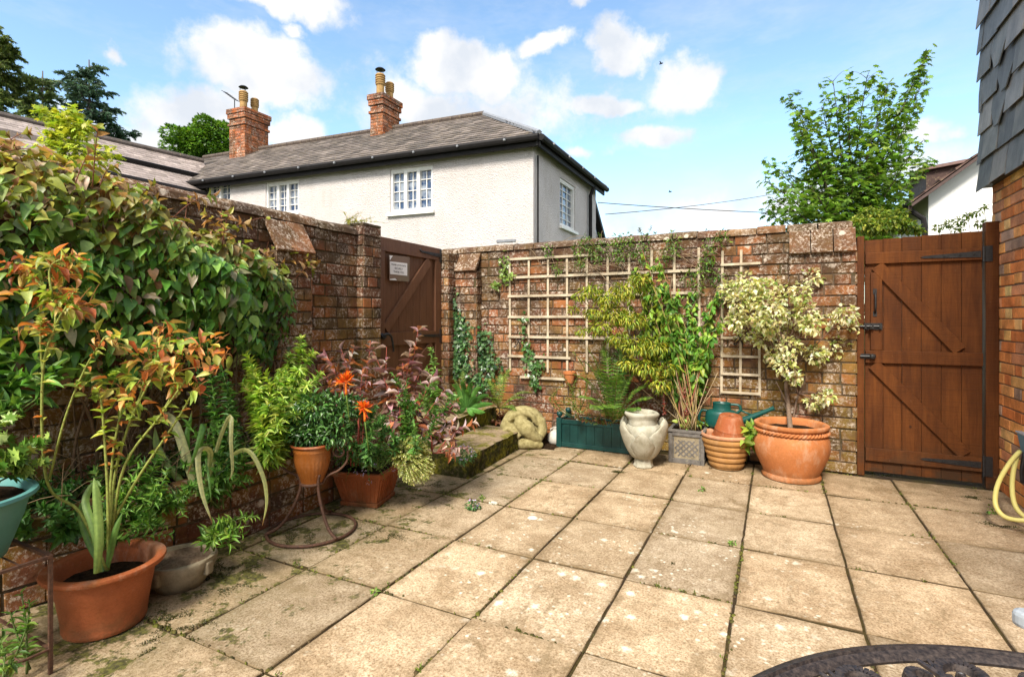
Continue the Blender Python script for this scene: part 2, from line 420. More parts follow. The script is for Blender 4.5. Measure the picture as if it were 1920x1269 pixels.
# green-brown algae film along the damp bed side
x = s.sep(p)[0]
al = s.m('MULTIPLY', s.ramp(x, -1.55, -2.35), s.ramp(s.noise(4.2, 6, .65), .30, .62))
c = s.mix(s.m('MULTIPLY', al, .72), c, (.10, .082, .032))
sm = s.m('MULTIPLY', s.ramp(s.noise(6.3, 8, .74, s.scale(s.P(), (1, .8, 1)), dist=.5), .555, .60), s.ramp(s.noise(1.9, 2), .42, .6, .15, 1)); c = s.mix(s.m('MULTIPLY', sm, .6), c, (.19, .135, .07))
mo = s.m('MULTIPLY', s.ramp(s.m('ADD', s.noise(6.5, 8, .74), s.ramp(x, -1.3, -2.3, -.06, .06)), .56, .60), s.ramp(x, -1.0, -1.9)); c = s.mix(s.m('MULTIPLY', mo, .9), c, s.mix(s.ramp(s.noise(50, 4), .4, .6), (.028, .030, .008), (.10, .10, .018)))
big = s.vor(2.6); bsp = s.m('MULTIPLY', s.ramp(s.m('ADD', big[0], s.m('MULTIPLY', s.noise(30, 3), .05)), .115, .095), s.ramp(s.noise(3, 1), .40, .48)); c = s.mix(s.m('MULTIPLY', bsp, .8), c, (.82, .78, .66))
y = s.sep(p)[1]
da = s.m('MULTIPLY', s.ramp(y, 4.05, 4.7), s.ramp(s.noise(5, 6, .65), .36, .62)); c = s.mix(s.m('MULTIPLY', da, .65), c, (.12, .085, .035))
h = s.m('ADD', s.m('MULTIPLY', s.noise(14, 6, .6), 1.6), s.m('MULTIPLY', s.noise(170, 3, .7), .35))
s.bump(h, .006, .7); s.fin(c, .9, 0, .2)
s = NT('joint_soil'); n = s.noise(35, 5, .7); c = s.mix(s.ramp(s.noise(3.5, 5, .7), .42, .56), (.045, .031, .020), (.060, .046, .018)); s.bump(n, .012); s.fin(c, 1, 0, .05)
s = NT('soil'); n = s.noise(30, 6, .75); c = s.mix(s.ramp(n, .35, .7), (.012, .008, .005), (.06, .036, .02)); s.bump(n, .03); s.fin(c, 1, 0, .05)
s = NT('grass_ground'); n = s.noise(3, 6, .75); c = s.mix(s.ramp(n, .35, .7), (.03, .05, .012), (.09, .10, .03)); s.bump(n, .03); s.fin(c, 1, 0, .05)

def leaf_mat(name, trans=.35, rough=.45, spec=.4):
    s = NT(name); c = s.attr()
    c = s.mix(s.ramp(s.noise(60, 3, .6), .35, .7), s.mix(1, c, (.78, .82, .8), 'MULTIPLY'), s.mix(1, c, (1.15, 1.12, 1.05), 'MULTIPLY'))
    s.fin(c, rough, 0, spec)
    t = s.N.new('ShaderNodeBsdfTranslucent'); s.L.new(s.mix(1, c, (1.3, 1.25, .7), 'MULTIPLY'), t.inputs[0])
    mx = s.N.new('ShaderNodeMixShader'); mx.inputs[0].default_value = trans
    s.L.new(s.b.outputs[0], mx.inputs[1]); s.L.new(t.outputs[0], mx.inputs[2]); s.L.new(mx.outputs[0], s.o.inputs[0])
leaf_mat('leaf', .4, .42, .45); leaf_mat('leaf_gloss', .3, .32, .55); leaf_mat('petal', .35, .6, .2)
s = NT('stem'); c = s.attr(); n = s.noise(70, 4, .7); s.bump(n, .003); s.fin(s.mix(s.ramp(n, .3, .7), s.mix(1, c, (.6, .6, .6), 'MULTIPLY'), s.mix(1, c, (1.2, 1.2, 1.2), 'MULTIPLY')), .75, 0, .2)

def terracotta(name, base, pale=.3, moss=.15, rough=.7):
    s = NT(name); c = s.mix(s.ramp(s.noise(4, 5, .6), .3, .7), tuple(q*.78 for q in base), tuple(min(1, q*1.15) for q in base))
    c = s.mix(s.ramp(s.noise(90, 3, .7), .4, .7, 0, .4), c, tuple(q*.55 for q in base))
    c = s.mix(s.m('MULTIPLY', s.ramp(s.noise(8, 7, .74, s.scale(s.P(), (1, 1, .45))), .50, .66), pale*1.5), c, (.55, .40, .28))
    c = s.mix(s.m('MULTIPLY', s.ramp(s.noise(7, 5, .7), .56, .68), moss), c, (.12, .10, .02))
    z_ = s.sep(s.P())[2]; c = s.mix(s.m('MULTIPLY', s.ramp(z_, .10, .0, 0, .75), s.ramp(s.noise(14, 5, .7), .35, .6)), c, (.10, .065, .03)); c = s.mix(s.ramp(s.noise(30, 6, .8), .62, .72, 0, .35), c, (.62, .50, .40))
    s.bump(s.m('ADD', s.noise(130, 4, .7), s.m('MULTIPLY', s.noise(12, 3), 1.2)), .0030, .8); s.fin(c, rough, 0, .22)
terracotta('terracotta', (.46, .165, .055), .30, .08); terracotta('terracotta_dark', (.34, .095, .032), .22, .25, .6)
terracotta('terracotta_plastic', (.36, .105, .04), .0, .12, .5); terracotta('glazed_brown', (.29, .095, .02), .08, .08, .28)
terracotta('buff_pot', (.38, .19, .06), .12, .15, .75); terracotta('rim_pink', (.50, .24, .13), .4, .1, .8)

def paint(name, a, b, rough=.5, bsc=60, bd=.001, wear=None, stretch=(1, 1, 1), spec=.4):
    s = NT(name); p = s.scale(s.P(), stretch); n = s.noise(bsc, 5, .65, p)
    c = s.mix(s.ramp(n, .3, .7), a, b)
    if wear: c = s.mix(s.m('MULTIPLY', s.ramp(s.noise(24, 6, .75), .62, .70), wear[1]), c, wear[0])
    s.bump(n, bd); s.fin(c, rough, 0, spec)
s = NT('gate_wood'); gr = s.noise(30, 6, .7, s.scale(s.P(), (1, 1, .07)), dist=.6); c = s.mix(s.ramp(gr, .3, .7), (.078, .023, .005), (.142, .047, .010))
bd_ = s.noise(3.5, 4, .6, s.scale(s.P(), (1.6, 1, .5))); c = s.mix(s.ramp(bd_, .38, .66), s.mix(1, c, (.74, .70, .68), 'MULTIPLY'), s.mix(1, c, (1.22, 1.2, 1.15), 'MULTIPLY'))
saw = s.noise(34, 3, .6, s.scale(s.P(), (.12, .12, 6))); c = s.mix(s.ramp(saw, .52, .68, 0, .4), c, s.mix(1, c, (.5, .5, .5), 'MULTIPLY'))
v_ = s.vor(3.1, vec=s.scale(s.P(), (1.5, 1.5, 1)))[0]; c = s.mix(s.ramp(v_, .055, .03, 0, .8), c, (.022, .008, .004))
z_ = s.sep(s.P())[2]; c = s.mix(s.m('MULTIPLY', s.ramp(z_, .30, .0), s.ramp(s.noise(9, 5, .7), .35, .6)), c, (.05, .028, .014))
c = s.mix(s.ramp(s.noise(26, 7, .8), .655, .70, 0, .5), c, (.36, .22, .13)); s.bump(s.m('ADD', gr, s.m('MULTIPLY', saw, .7)), .0035); s.fin(c, s.ramp(bd_, .3, .7, .5, .75), 0, .18)
paint('gate_dark', (.098, .040, .018), (.150, .066, .032), .6, 24, .003, ((.20, .15, .10), .5), (1, 1, .12))
paint('trellis_wood', (.30, .24, .16), (.58, .50, .37), .85, 30, .003, ((.10, .09, .04), .5), (.3, .3, .3))
paint('green_paint', (.004, .034, .032), (.007, .052, .046), .4, 18, .0015, ((.08, .12, .08), .25))
paint('can_plastic', (.005, .055, .046), (.008, .075, .062), .35, 8, .0005)
paint('teal_plastic', (.07, .21, .20), (.10, .27, .25), .45, 8, .0005)
paint('blue_plastic', (.10, .22, .30), (.14, .28, .36), .4, 8, .0005)
paint('grey_plastic', (.30, .33, .36), (.36, .39, .42), .45, 8, .0005)
paint('hose_yellow', (.62, .55, .16), (.72, .64, .22), .4, 8, .0005)
paint('black_iron', (.012, .012, .013), (.03, .028, .027), .45, 60, .001)
paint('rust_iron', (.045, .022, .014), (.13, .06, .035), .7, 70, .0015)
paint('gutter_black', (.010, .009, .009), (.020, .018, .018), .6, 6, .0005, spec=.15)
paint('frame_white', (.68, .67, .64), (.78, .77, .74), .5, 8, .0003)
paint('barge_brown', (.05, .028, .024), (.08, .045, .038), .6, 12, .001)
paint('lead', (.16, .17, .19), (.26, .27, .29), .5, 14, .002)
paint('lichened_stone', (.17, .14, .05), (.38, .33, .16), .9, 26, .006, ((.15, .14, .03), .7))
s = NT('step_stone'); n = s.noise(18, 6, .7); c = s.mix(s.ramp(n, .3, .7), (.20, .145, .085), (.38, .29, .19)); c = s.mix(s.ramp(s.noise(60, 4, .7), .5, .7, 0, .6), c, (.10, .07, .04))
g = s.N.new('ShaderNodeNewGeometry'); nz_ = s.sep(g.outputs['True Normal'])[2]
side = s.m('MULTIPLY', s.ramp(nz_, .75, .35), s.ramp(s.noise(26, 5, .75), .30, .5, .55, 1.)); c = s.mix(side, c, (.030, .032, .010))  # upright sides darkened: moss, with shade painted into the colour too
c = s.mix(s.m('MULTIPLY', s.ramp(s.noise(7, 6, .7), .47, .56), .85), c, s.mix(s.ramp(s.noise(40, 4), .4, .6), (.07, .075, .008), (.22, .20, .025)))
s.bump(s.m('ADD', n, s.m('MULTIPLY', s.noise(90, 4, .7), .4)), .012); s.fin(c, .95, 0, .1)
paint('urn_stone', (.26, .24, .17), (.46, .44, .36), .8, 16, .003, ((.22, .19, .08), .5))
paint('lead_pot', (.075, .07, .065), (.16, .145, .13), .75, 30, .003, ((.30, .28, .20), .6))
paint('pale_stone', (.35, .33, .28), (.52, .50, .45), .8, 20, .003)
paint('cement', (.17, .14, .09), (.30, .25, .17), .95, 22, .006, ((.12, .11, .03), .7))
paint('pot_clay_yellow', (.25, .14, .045), (.40, .25, .09), .8, 12, .002)
s = NT('cast_iron'); n = s.noise(140, 5, .7); c = s.mix(s.ramp(n, .4, .7), (.022, .019, .021), (.080, .060, .052))
c = s.mix(s.ramp(s.noise(9, 5, .6), .66, .70), c, (.65, .63, .62)); s.bump(n, .0004); s.fin(c, s.ramp(n, .3, .7, .35, .65), .2, .5)
s = NT('roughcast'); p = s.P(); n = s.m('ADD', s.vor(46, 'SMOOTH_F1')[0], s.m('MULTIPLY', s.noise(110, 4, .7), .8))
c = s.mix(s.ramp(s.noise(1.2, 6, .65), .35, .7), (.55, .51, .495), (.64, .60, .585)); c = s.mix(s.ramp(s.noise(50, 3, .7), .5, .75, 0, .2), c, (.45, .41, .37)); c = s.mix(s.ramp(s.noise(5, 6, .7, s.scale(s.P(), (1, 1, .18))), .54, .72, 0, .35), c, (.42, .37, .31))
s.bump(n, .022, 1.); s.fin(c, .9, 0, .15)
s = NT('render_white'); c = s.mix(s.ramp(s.noise(1.2, 5), .35, .7), (.70, .70, .69), (.78, .78, .77)); s.bump(s.noise(60, 4), .003); s.fin(c, .85, 0, .2)
s = NT('roof_slate'); c = s.attr(); c = s.mix(s.ramp(s.noise(5, 6, .7), .35, .7), s.mix(1, c, (.7, .68, .66), 'MULTIPLY'), s.mix(1, c, (1.2, 1.18, 1.15), 'MULTIPLY'))
c = s.mix(s.ramp(s.noise(18, 5, .75), .56, .68, 0, .6), c, (.30, .24, .13)); s.bump(s.noise(40, 5), .004); s.fin(c, .75, 0, .3)
s = NT('hung_slate'); c = s.mix(1, s.attr(), (1.75, 1.65, 1.55), 'MULTIPLY'); p = s.scale(s.P(), (1, 1, .5))
c = s.mix(s.ramp(s.noise(7, 6, .65, p), .35, .7), s.mix(1, c, (.62, .64, .66), 'MULTIPLY'), s.mix(1, c, (1.35, 1.33, 1.3), 'MULTIPLY'))
c = s.mix(s.ramp(s.noise(13, 6, .7), .60, .74, 0, .55), c, (.30, .26, .22)); s.bump(s.noise(22, 6, .65, p), .006, .8); s.fin(c, .55, 0, .4)
s = NT('window_glass'); s.fin(s.mix(s.ramp(s.noise(4.5, 4), .42, .62), (.015, .04, .10), (.24, .27, .31)), .08, 0, .8)
s = NT('curtain'); s.fin((.5, .5, .52), .9)
s = NT('bark'); n = s.noise(30, 5, .7); s.bump(n, .006); s.fin(s.mix(s.ramp(n, .3, .7), (.05, .035, .025), (.15, .11, .08)), .9)
s = NT('paper'); s.fin((.72, .70, .70), .6)
s = NT('sleeve'); s.fin((.17, .12, .10), .15, 0, .9)
s = NT('ink'); s.fin((.05, .05, .06), .8)
s = NT('bird_dark'); s.fin((.03, .03, .035), .8)
s = NT('wire'); s.fin((.02, .02, .02), .6)
for _n, _c in (('dark_red', (.25, .03, .03)),): s = NT(_n); s.fin(_c, .6)
# ------------------------------------------------------------------ masonry
XL, YB, XR = -3.12, 4.855, 1.404
WALL_H = 1.975
PAL_OLD = [(.30, .115, .055), (.23, .085, .045), (.175, .068, .042), (.13, .062, .042), (.10, .06, .045), (.29, .165, .08), (.24, .12, .055), (.20, .11, .06)]
PAL_WTS = [3, 4, 4, 3, 1.5, 1.2, 2, 2]
PAL_HOUSE = [(.84, .33, .13), (.90, .40, .17), (.76, .26, .10), (.62, .28, .17), (.46, .31, .27), (.90, .50, .25)]
def bricks(mb, O, U, V, N, ul, vl, rng, pal, wts, L=.24, Hc=.085, joint=.011, prot=.009, bond=1, jit=.0022, wild=.0035, skip=None):
    """individual bricks on the plane O + u*U + v*V, standing proud along N"""
    O, U, V, N = Vector(O), Vector(U), Vector(V), Vector(N)
    rows = int(round(vl/Hc)); Hc = vl/rows
    for r in range(rows):
        v0, v1 = r*Hc+joint/2, (r+1)*Hc-joint/2
        header = (bond == 1 and r % 3 == 2)
        l = L/2 if header else L
        u = -(l/2 if r % 2 else 0)-rng.random()*.02-(l*.5 if bond == 0 and r % 2 else 0)
        k = 0
        while u < ul:
            ll = l
            if bond == 2: ll = L if k % 2 == 0 else L/2
            k += 1
            if bond == 2 and u <= 0 and r % 2: ll = L*.75
            ll *= rng.uniform(.97, 1.03)
            a, b = max(0, u+joint/2), min(ul, u+ll-joint/2)
            u += ll
            if b-a < .02: continue
            if skip and skip((a+b)/2, (v0+v1)/2): continue
            w = prot+rng.uniform(-wild, wild); dv = rng.uniform(-.002, .002); e = .004
            pts = []
            for (uu, vv, ww) in ((a, v0, -.004), (b, v0, -.004), (b, v1, -.004), (a, v1, -.004)):
                pts.append(O+U*(uu+rng.uniform(-jit, jit))+V*(vv+dv+rng.uniform(-jit, jit))+N*ww)
            for (uu, vv) in ((a, v0), (b, v0), (b, v1), (a, v1)):
                pts.append(O+U*(uu+rng.uniform(-jit, jit))+V*(vv+dv+rng.uniform(-jit, jit))+N*(w-e))
            for (uu, vv) in ((a+e, v0+e), (b-e, v0+e), (b-e, v1-e), (a+e, v1-e)):
                pts.append(O+U*(uu+rng.uniform(-jit, jit))+V*(vv+dv+rng.uniform(-jit, jit))+N*(w+rng.uniform(-.0015, .0015)))
            c = pal[rng.choices(range(len(pal)), wts)[0]] if wts else rng.choice(pal)
            q = rng.uniform(.85, 1.4); c = tuple(min(.92, x*q) for x in c)
            fs = [(8, 9, 10, 11)]
            for i in range(4):
                j = (i+1) % 4
                fs += [(i, j, 4+j, 4+i), (4+i, 4+j, 8+j, 8+i)]
            mb.add(pts, fs, c)
def block(mb, core, x0, x1, y0, y1, z0, z1, faces, rng, pal=PAL_OLD, wts=PAL_WTS, **kw):
    core.bbox(x0, x1, y0, y1, z0, z1)
    X, Y, Z = Vector((1, 0, 0)), Vector((0, 1, 0)), Vector((0, 0, 1))
    if '-y' in faces: bricks(mb, (x0, y0, z0), X, Z, -Y, x1-x0, z1-z0, rng, pal, wts, **kw)
    if '+x' in faces: bricks(mb, (x1, y0, z0), Y, Z, X, y1-y0, z1-z0, rng, pal, wts, **kw)
    if '-x' in faces: bricks(mb, (x0, y1, z0), -Y, Z, -X, y1-y0, z1-z0, rng, pal, wts, **kw)
    if '+y' in faces: bricks(mb, (x1, y1, z0), -X, Z, Y, x1-x0, z1-z0, rng, pal, wts, **kw)
def coping(mb, A, B, z, w, rng, hgt=.085, L=.23):
    """half-round saddle bricks along A->B"""
    A, B = Vector((*A, z)), Vector((*B, z)); d = B-A; T = d.length; d.normalize(); s_ = Vector((-d.y, d.x, 0)); u = 0
    while u < T:
        l = L*rng.uniform(.9, 1.1); a, b = u+.004, min(T, u+l-.004); u += l
        if b-a < .03: continue
        dz = rng.uniform(-.005, .005); c = rng.choice([(.20, .10, .06), (.26, .12, .07), (.15, .09, .06), (.28, .17, .11)])
        K = 9; pts = []
        for q in (a, b):
            for i in range(K):
                t = math.pi*i/(K-1)
                pts.append(A+d*(q+rng.uniform(-.003, .003))+s_*(-math.cos(t)*(w/2+.02))+Vector((0, 0, dz+math.sin(t)**.7*hgt+rng.uniform(-.003, .003))))
        fs = [(i, i+1, K+i+1, K+i) for i in range(K-1)]+[tuple(range(K))[::-1], tuple(range(K, 2*K))]+[(0, K, 2*K-1, K-1)]
        mb.add(pts, fs, c)
def tilecap(mb, O, U, ulen, low, high, rng, n=2, th=.03, cols=((.34, .15, .09), (.30, .13, .08))):
    """sloping tiles over a buttress: O is the top back line start, low/high are offsets of the front and back edges"""
    O, U, lo, hi = Vector(O), Vector(U), Vector(low), Vector(high); nrm = (lo-hi).cross(U).normalized()
    if nrm.z < 0: nrm = -nrm
    for i in range(n):
        a = O+U*(ulen*i/n+.004); b = O+U*(ulen*(i+1)/n-.004); t = nrm*(th+rng.uniform(-.004, .004))
        mb.add([a+lo, b+lo, b+hi, a+hi, a+lo+t, b+lo+t, b+hi+t, a+hi+t], MB.BF, cols[i % len(cols)])

rng = random.Random(3)
LEFT_END = 3.54; GATE_L0, GATE_L1 = 3.56, 4.60
def left_wall():
    t = thing('brick_wall', 'old red brick garden wall on the left, half hidden by the climbing vine', 'wall', (XL, 1.5, 0))
    mb, core = MB(), MB()
    block(mb, core, XL-.225, XL, -.6, 3.33, 0, WALL_H-.085, ('+x',), rng)
    block(mb, core, XL-.225, XL+.07, 3.33, LEFT_END, 0, WALL_H+.0, ('+x', '-y', '+y'), rng)
    core.bbox(XL-.225, XL+.075, 3.325, LEFT_END+.005, WALL_H, WALL_H+.02)
    block(mb, core, XL+.001, XL+.12, 2.44, 2.74, 0, 1.66, ('+x', '-y', '+y'), rng)
    mb.build('brickwork', MT['old_brick'], t); core.build('mortar', MT['mortar'], t)
    cp = MB(); coping(cp, (XL-.11, -.6), (XL-.11, 3.33), WALL_H-.085, .235, rng, .085)
    cp.build('coping', MT['old_brick'], t)
    tc = MB(); tilecap(tc, (XL, 2.43, 0), (0, 1, 0), .32, (.135, 0, 1.655), (.005, 0, 1.87), rng); tc.build('tile_cap', MT['old_brick'], t)
    q = thing('gate_pier', 'narrow brick pier in the courtyard corner, beside the hinges of the left gate', 'pier', (XL, 4.73, 0))
    mb, core = MB(), MB()
    block(mb, core, XL-.225, XL+.06, 4.61, YB+.2, 0, WALL_H-.09, ('+x', '-y'), rng)
    mb.build('brickwork', MT['old_brick'], q); core.build('mortar', MT['mortar'], q)
left_wall()
def back_wall():
    t = thing('brick_wall', 'weathered brick back wall carrying both trellises, between the two gates', 'wall', (-1.3, YB, 0))
    mb, core = MB(), MB()
    block(mb, core, XL+.061, .555, YB, YB+.225, 0, WALL_H-.07, ('-y',), rng)
    block(mb, core, -3.055, -2.80, YB-.11, YB-.001, 0, 1.70, ('-y', '+x', '-x'), rng)
    block(mb, core, .11, .555, YB-.065, YB-.001, 0, 1.72, ('-y', '-x', '+x'), rng)
    mb.build('brickwork', MT['old_brick'], t); core.build('mortar', MT['mortar'], t)
    cp = MB(); coping(cp, (XL-.2, YB+.11), (.57, YB+.11), WALL_H-.07, .235, rng, .075)
    cp.build('coping', MT['old_brick'], t)
    tc = MB(); tilecap(tc, (-3.065, YB, 0), (1, 0, 0), .275, (0, -.125, 1.69), (0, -.005, 1.88), rng, 1); tilecap(tc, (.10, YB, 0), (1, 0, 0), .46, (0, -.082, 1.71), (0, -.01, 1.895), rng, 3)
    tc.build('tile_cap', MT['old_brick'], t)
back_wall()
BEDX = -2.60
def bed():
    t = thing('retaining_wall', 'low mossy brick wall holding up the flower bed', 'wall', (BEDX, 2.4, 0))
    mb, core = MB(), MB()
    pts = [(-2.98, -.4), (-2.90, .5), (-2.76, 1.1), (BEDX, 1.6), (BEDX, 3.36)]
    for (a, b) in zip(pts[:-1], pts[1:]):
        A, B = Vector((*a, 0)), Vector((*b, 0)); d = (B-A); L = d.length; d.normalize(); n = Vector((d.y, -d.x, 0))
        core.add([A, B, B-n*.10, A-n*.10]+[p+Vector((0, 0, .37)) for p in (A, B, B-n*.10, A-n*.10)], MB.BF)
        bricks(mb, A, d, Vector((0, 0, 1)), n, L, .37, rng, PAL_OLD, PAL_WTS, bond=0)
        # brick-on-flat top course
        bricks(mb, A+Vector((0, 0, .37)), d, -n, Vector((0, 0, 1)), L, .10, rng, PAL_OLD, PAL_WTS, bond=0, Hc=.1)
    mb.build('brickwork', MT['old_brick'], t); core.build('mortar', MT['mortar'], t)
    # soil
    g = MB(); nx, ny = 10, 60
    for j in range(ny+1):
        y = -.4+3.76*j/ny
        xf = np.interp(y, [p[1] for p in pts], [p[0] for p in pts])-.08
        for i in range(nx+1):
            x = xf+(XL+.0-xf)*i/nx
            g.v.append((x, y, .33+.05*mnoise.noise(Vector((x*6, y*6, 0)))+.02*mnoise.noise(Vector((x*30, y*30, 0))))); g.c.append((1, 1, 1))
    for j in range(ny):
        for i in range(nx):
            a = j*(nx+1)+i; g.f.append((a, a+1, a+nx+2, a+nx+1)); g.mi.append(0)
    tag(g.build('bed_soil', MT['soil'], smooth=True), kind='structure')
    g = MB(); nx, ny = 24, 12   # leaf mould in the far corner
    for j in range(ny+1):
        for i in range(nx+1):
            x = -3.05+1.25*i/nx; y = 4.44+.42*j/ny
            g.v.append((x, y, .22*max(0, 1-(i/nx)**1.5)*min(1, .5+j/ny)+.0+.02*mnoise.noise(Vector((x*20, y*20, 0))))); g.c.append((1, 1, 1))
    for j in range(ny):
        for i in range(nx):
            a = j*(nx+1)+i; g.f.append((a, a+1, a+nx+2, a+nx+1)); g.mi.append(0)
    tag(g.build('corner_soil', MT['soil'], smooth=True), kind='structure')
bed()
def rough_block(name, x0, x1, y0, y1, z0, z1, label, cat, amp=.012, skew=0):
    mb = MB(); nx, ny, nz = 24, 30, 8
    def P(x, y, z):
        q = Vector((x, y, z)); n = mnoise.noise(q*9)*amp+mnoise.noise(q*32)*amp*.4
        c = Vector(((x0+x1)/2, (y0+y1)/2, (z0+z1)/2)); e = (q-c)
        ex = max(0, abs(e.x)/((x1-x0)/2)-.93)/.07; ey = max(0, abs(e.y)/((y1-y0)/2)-.95)/.05; ez = max(0, e.z/((z1-z0)/2)-.75)/.25
        r = .006*(ex*ez+ey*ez+ex*ey)
        return q+Vector((math.copysign(n-r, e.x) if abs(e.x)/((x1-x0)/2) > .9 else 0, math.copysign(n-r, e.y) if abs(e.y)/((y1-y0)/2) > .9 else 0, (n*.6-r) if ez > .5 else 0))+Vector((skew*(y-y0), 0, 0))
    def sheet(fn, a, b):
        base = len(mb.v)
        for j in range(b+1):
            for i in range(a+1): mb.v.append(tuple(P(*fn(i/a, j/b)))); mb.c.append((1, 1, 1))
        for j in range(b):
            for i in range(a):
                q = base+j*(a+1)+i; mb.f.append((q, q+1, q+a+2, q+a+1)); mb.mi.append(0)
    X = lambda t: x0+(x1-x0)*t
    Y = lambda t: y0+(y1-y0)*t
    Z = lambda t: z0+(z1-z0)*t
    sheet(lambda s, t: (X(s), Y(t), z1), nx, ny); sheet(lambda s, t: (X(s), y0, Z(t)), nx, nz); sheet(lambda s, t: (x1, Y(s), Z(t)), ny, nz)
    sheet(lambda s, t: (X(1-s), y1, Z(t)), nx, nz); sheet(lambda s, t: (x0, Y(1-s), Z(t)), ny, nz)
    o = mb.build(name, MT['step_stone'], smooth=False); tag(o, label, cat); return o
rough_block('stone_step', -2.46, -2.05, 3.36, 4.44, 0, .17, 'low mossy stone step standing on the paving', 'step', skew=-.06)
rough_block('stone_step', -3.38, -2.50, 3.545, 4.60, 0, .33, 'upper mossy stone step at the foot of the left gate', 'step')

# ------------------------------------------------------------------ ground and paving
g = MB(); g.add([(-300, -300, -.06), (300, -300, -.06), (300, 300, -.06), (-300, 300, -.06)], [(0, 1, 2, 3)])
tag(g.build('ground', MT['grass_ground']), kind='structure')
g = MB(); g.add([(XL-.1, -3, -.0065), (XR+.1, -3, -.0065), (XR+.1, YB+.6, -.0065), (XL-.1, YB+.6, -.0065)], [(0, 1, 2, 3)])
tag(g.build('patio_joints', MT['joint_soil']), kind='structure')
def patio():
    mb = MB(); r = random.Random(11)
    xs = [-.155+.4645*i for i in range(-7, 4)]; ys = [1.806+.5905*j for j in range(-8, 6)]
    xs[-1] = XR+.02; xs.append
    tones = [(.50, .41, .31), (.55, .46, .36), (.44, .37, .29), (.52, .42, .315), (.48, .41, .33), (.55, .45, .34)]
    for i in range(len(xs)-1):
        for j in range(len(ys)-1):
            x0, x1, y0, y1 = xs[i], xs[i+1], ys[j], ys[j+1]
            if y1 > YB+.2: y1 = YB+.35
            gp_ = .0030+r.random()*.0035; x0 += gp_; x1 -= gp_; gy = .0035+r.random()*.0035; y0 += gy; y1 -= gy
            a = r.uniform(-.003, .003); tz = r.uniform(-.003, .004); tx, ty = r.uniform(-.006, .006), r.uniform(-.006, .006)
            c = r.choice(tones); q = r.uniform(.92, 1.08); c = tuple(k*q for k in c); e = .007
            cx, cy = (x0+x1)/2, (y0+y1)/2
            n = 10; base = len(mb.v)
            us = [0, e]+[e+(1-2*e)*k/n for k in range(1, n)]+[1-e, 1]
            for vj, v in enumerate(us):
                for ui, u in enumerate(us):
                    x = x0+(x1-x0)*u; y = y0+(y1-y0)*v; edge = ui in (0, len(us)-1) or vj in (0, len(us)-1)
                    if edge: x += .006*mnoise.noise(Vector((x*14, y*14, 3)))+.002*mnoise.noise(Vector((x*60, y*60, 3))); y += .006*mnoise.noise(Vector((x*14, y*14, 9)))+.002*mnoise.noise(Vector((x*60, y*60, 5)))
                    z = tz+tx*(u-.5)+ty*(v-.5)+.0016*mnoise.noise(Vector((x*8, y*8, 1)))-(.0045 if edge else 0)
                    mb.v.append((x-a*(y-cy), y+a*(x-cx), z)); mb.c.append((.06, .043, .026) if edge else c)
            m_ = len(us)
            for vj in range(m_-1):
                for ui in range(m_-1):
                    q = base+vj*m_+ui; mb.f.append((q, q+1, q+m_+1, q+m_)); mb.mi.append(0)
            rim = [base+k for k in range(m_)]+[base+k*m_+m_-1 for k in range(1, m_)]+[base+(m_-1)*m_+k for k in range(m_-2, -1, -1)]+[base+k*m_ for k in range(m_-2, 0, -1)]
            b2 = len(mb.v)
            for q in rim: v = mb.v[q]; mb.v.append((v[0], v[1], -.03)); mb.c.append((.05, .036, .022))
            K = len(rim)
            for q in range(K): mb.f.append((rim[q], b2+q, b2+(q+1) % K, rim[(q+1) % K])); mb.mi.append(0)
    tag(mb.build('patio', MT['paving'], smooth=False), kind='structure')
patio()

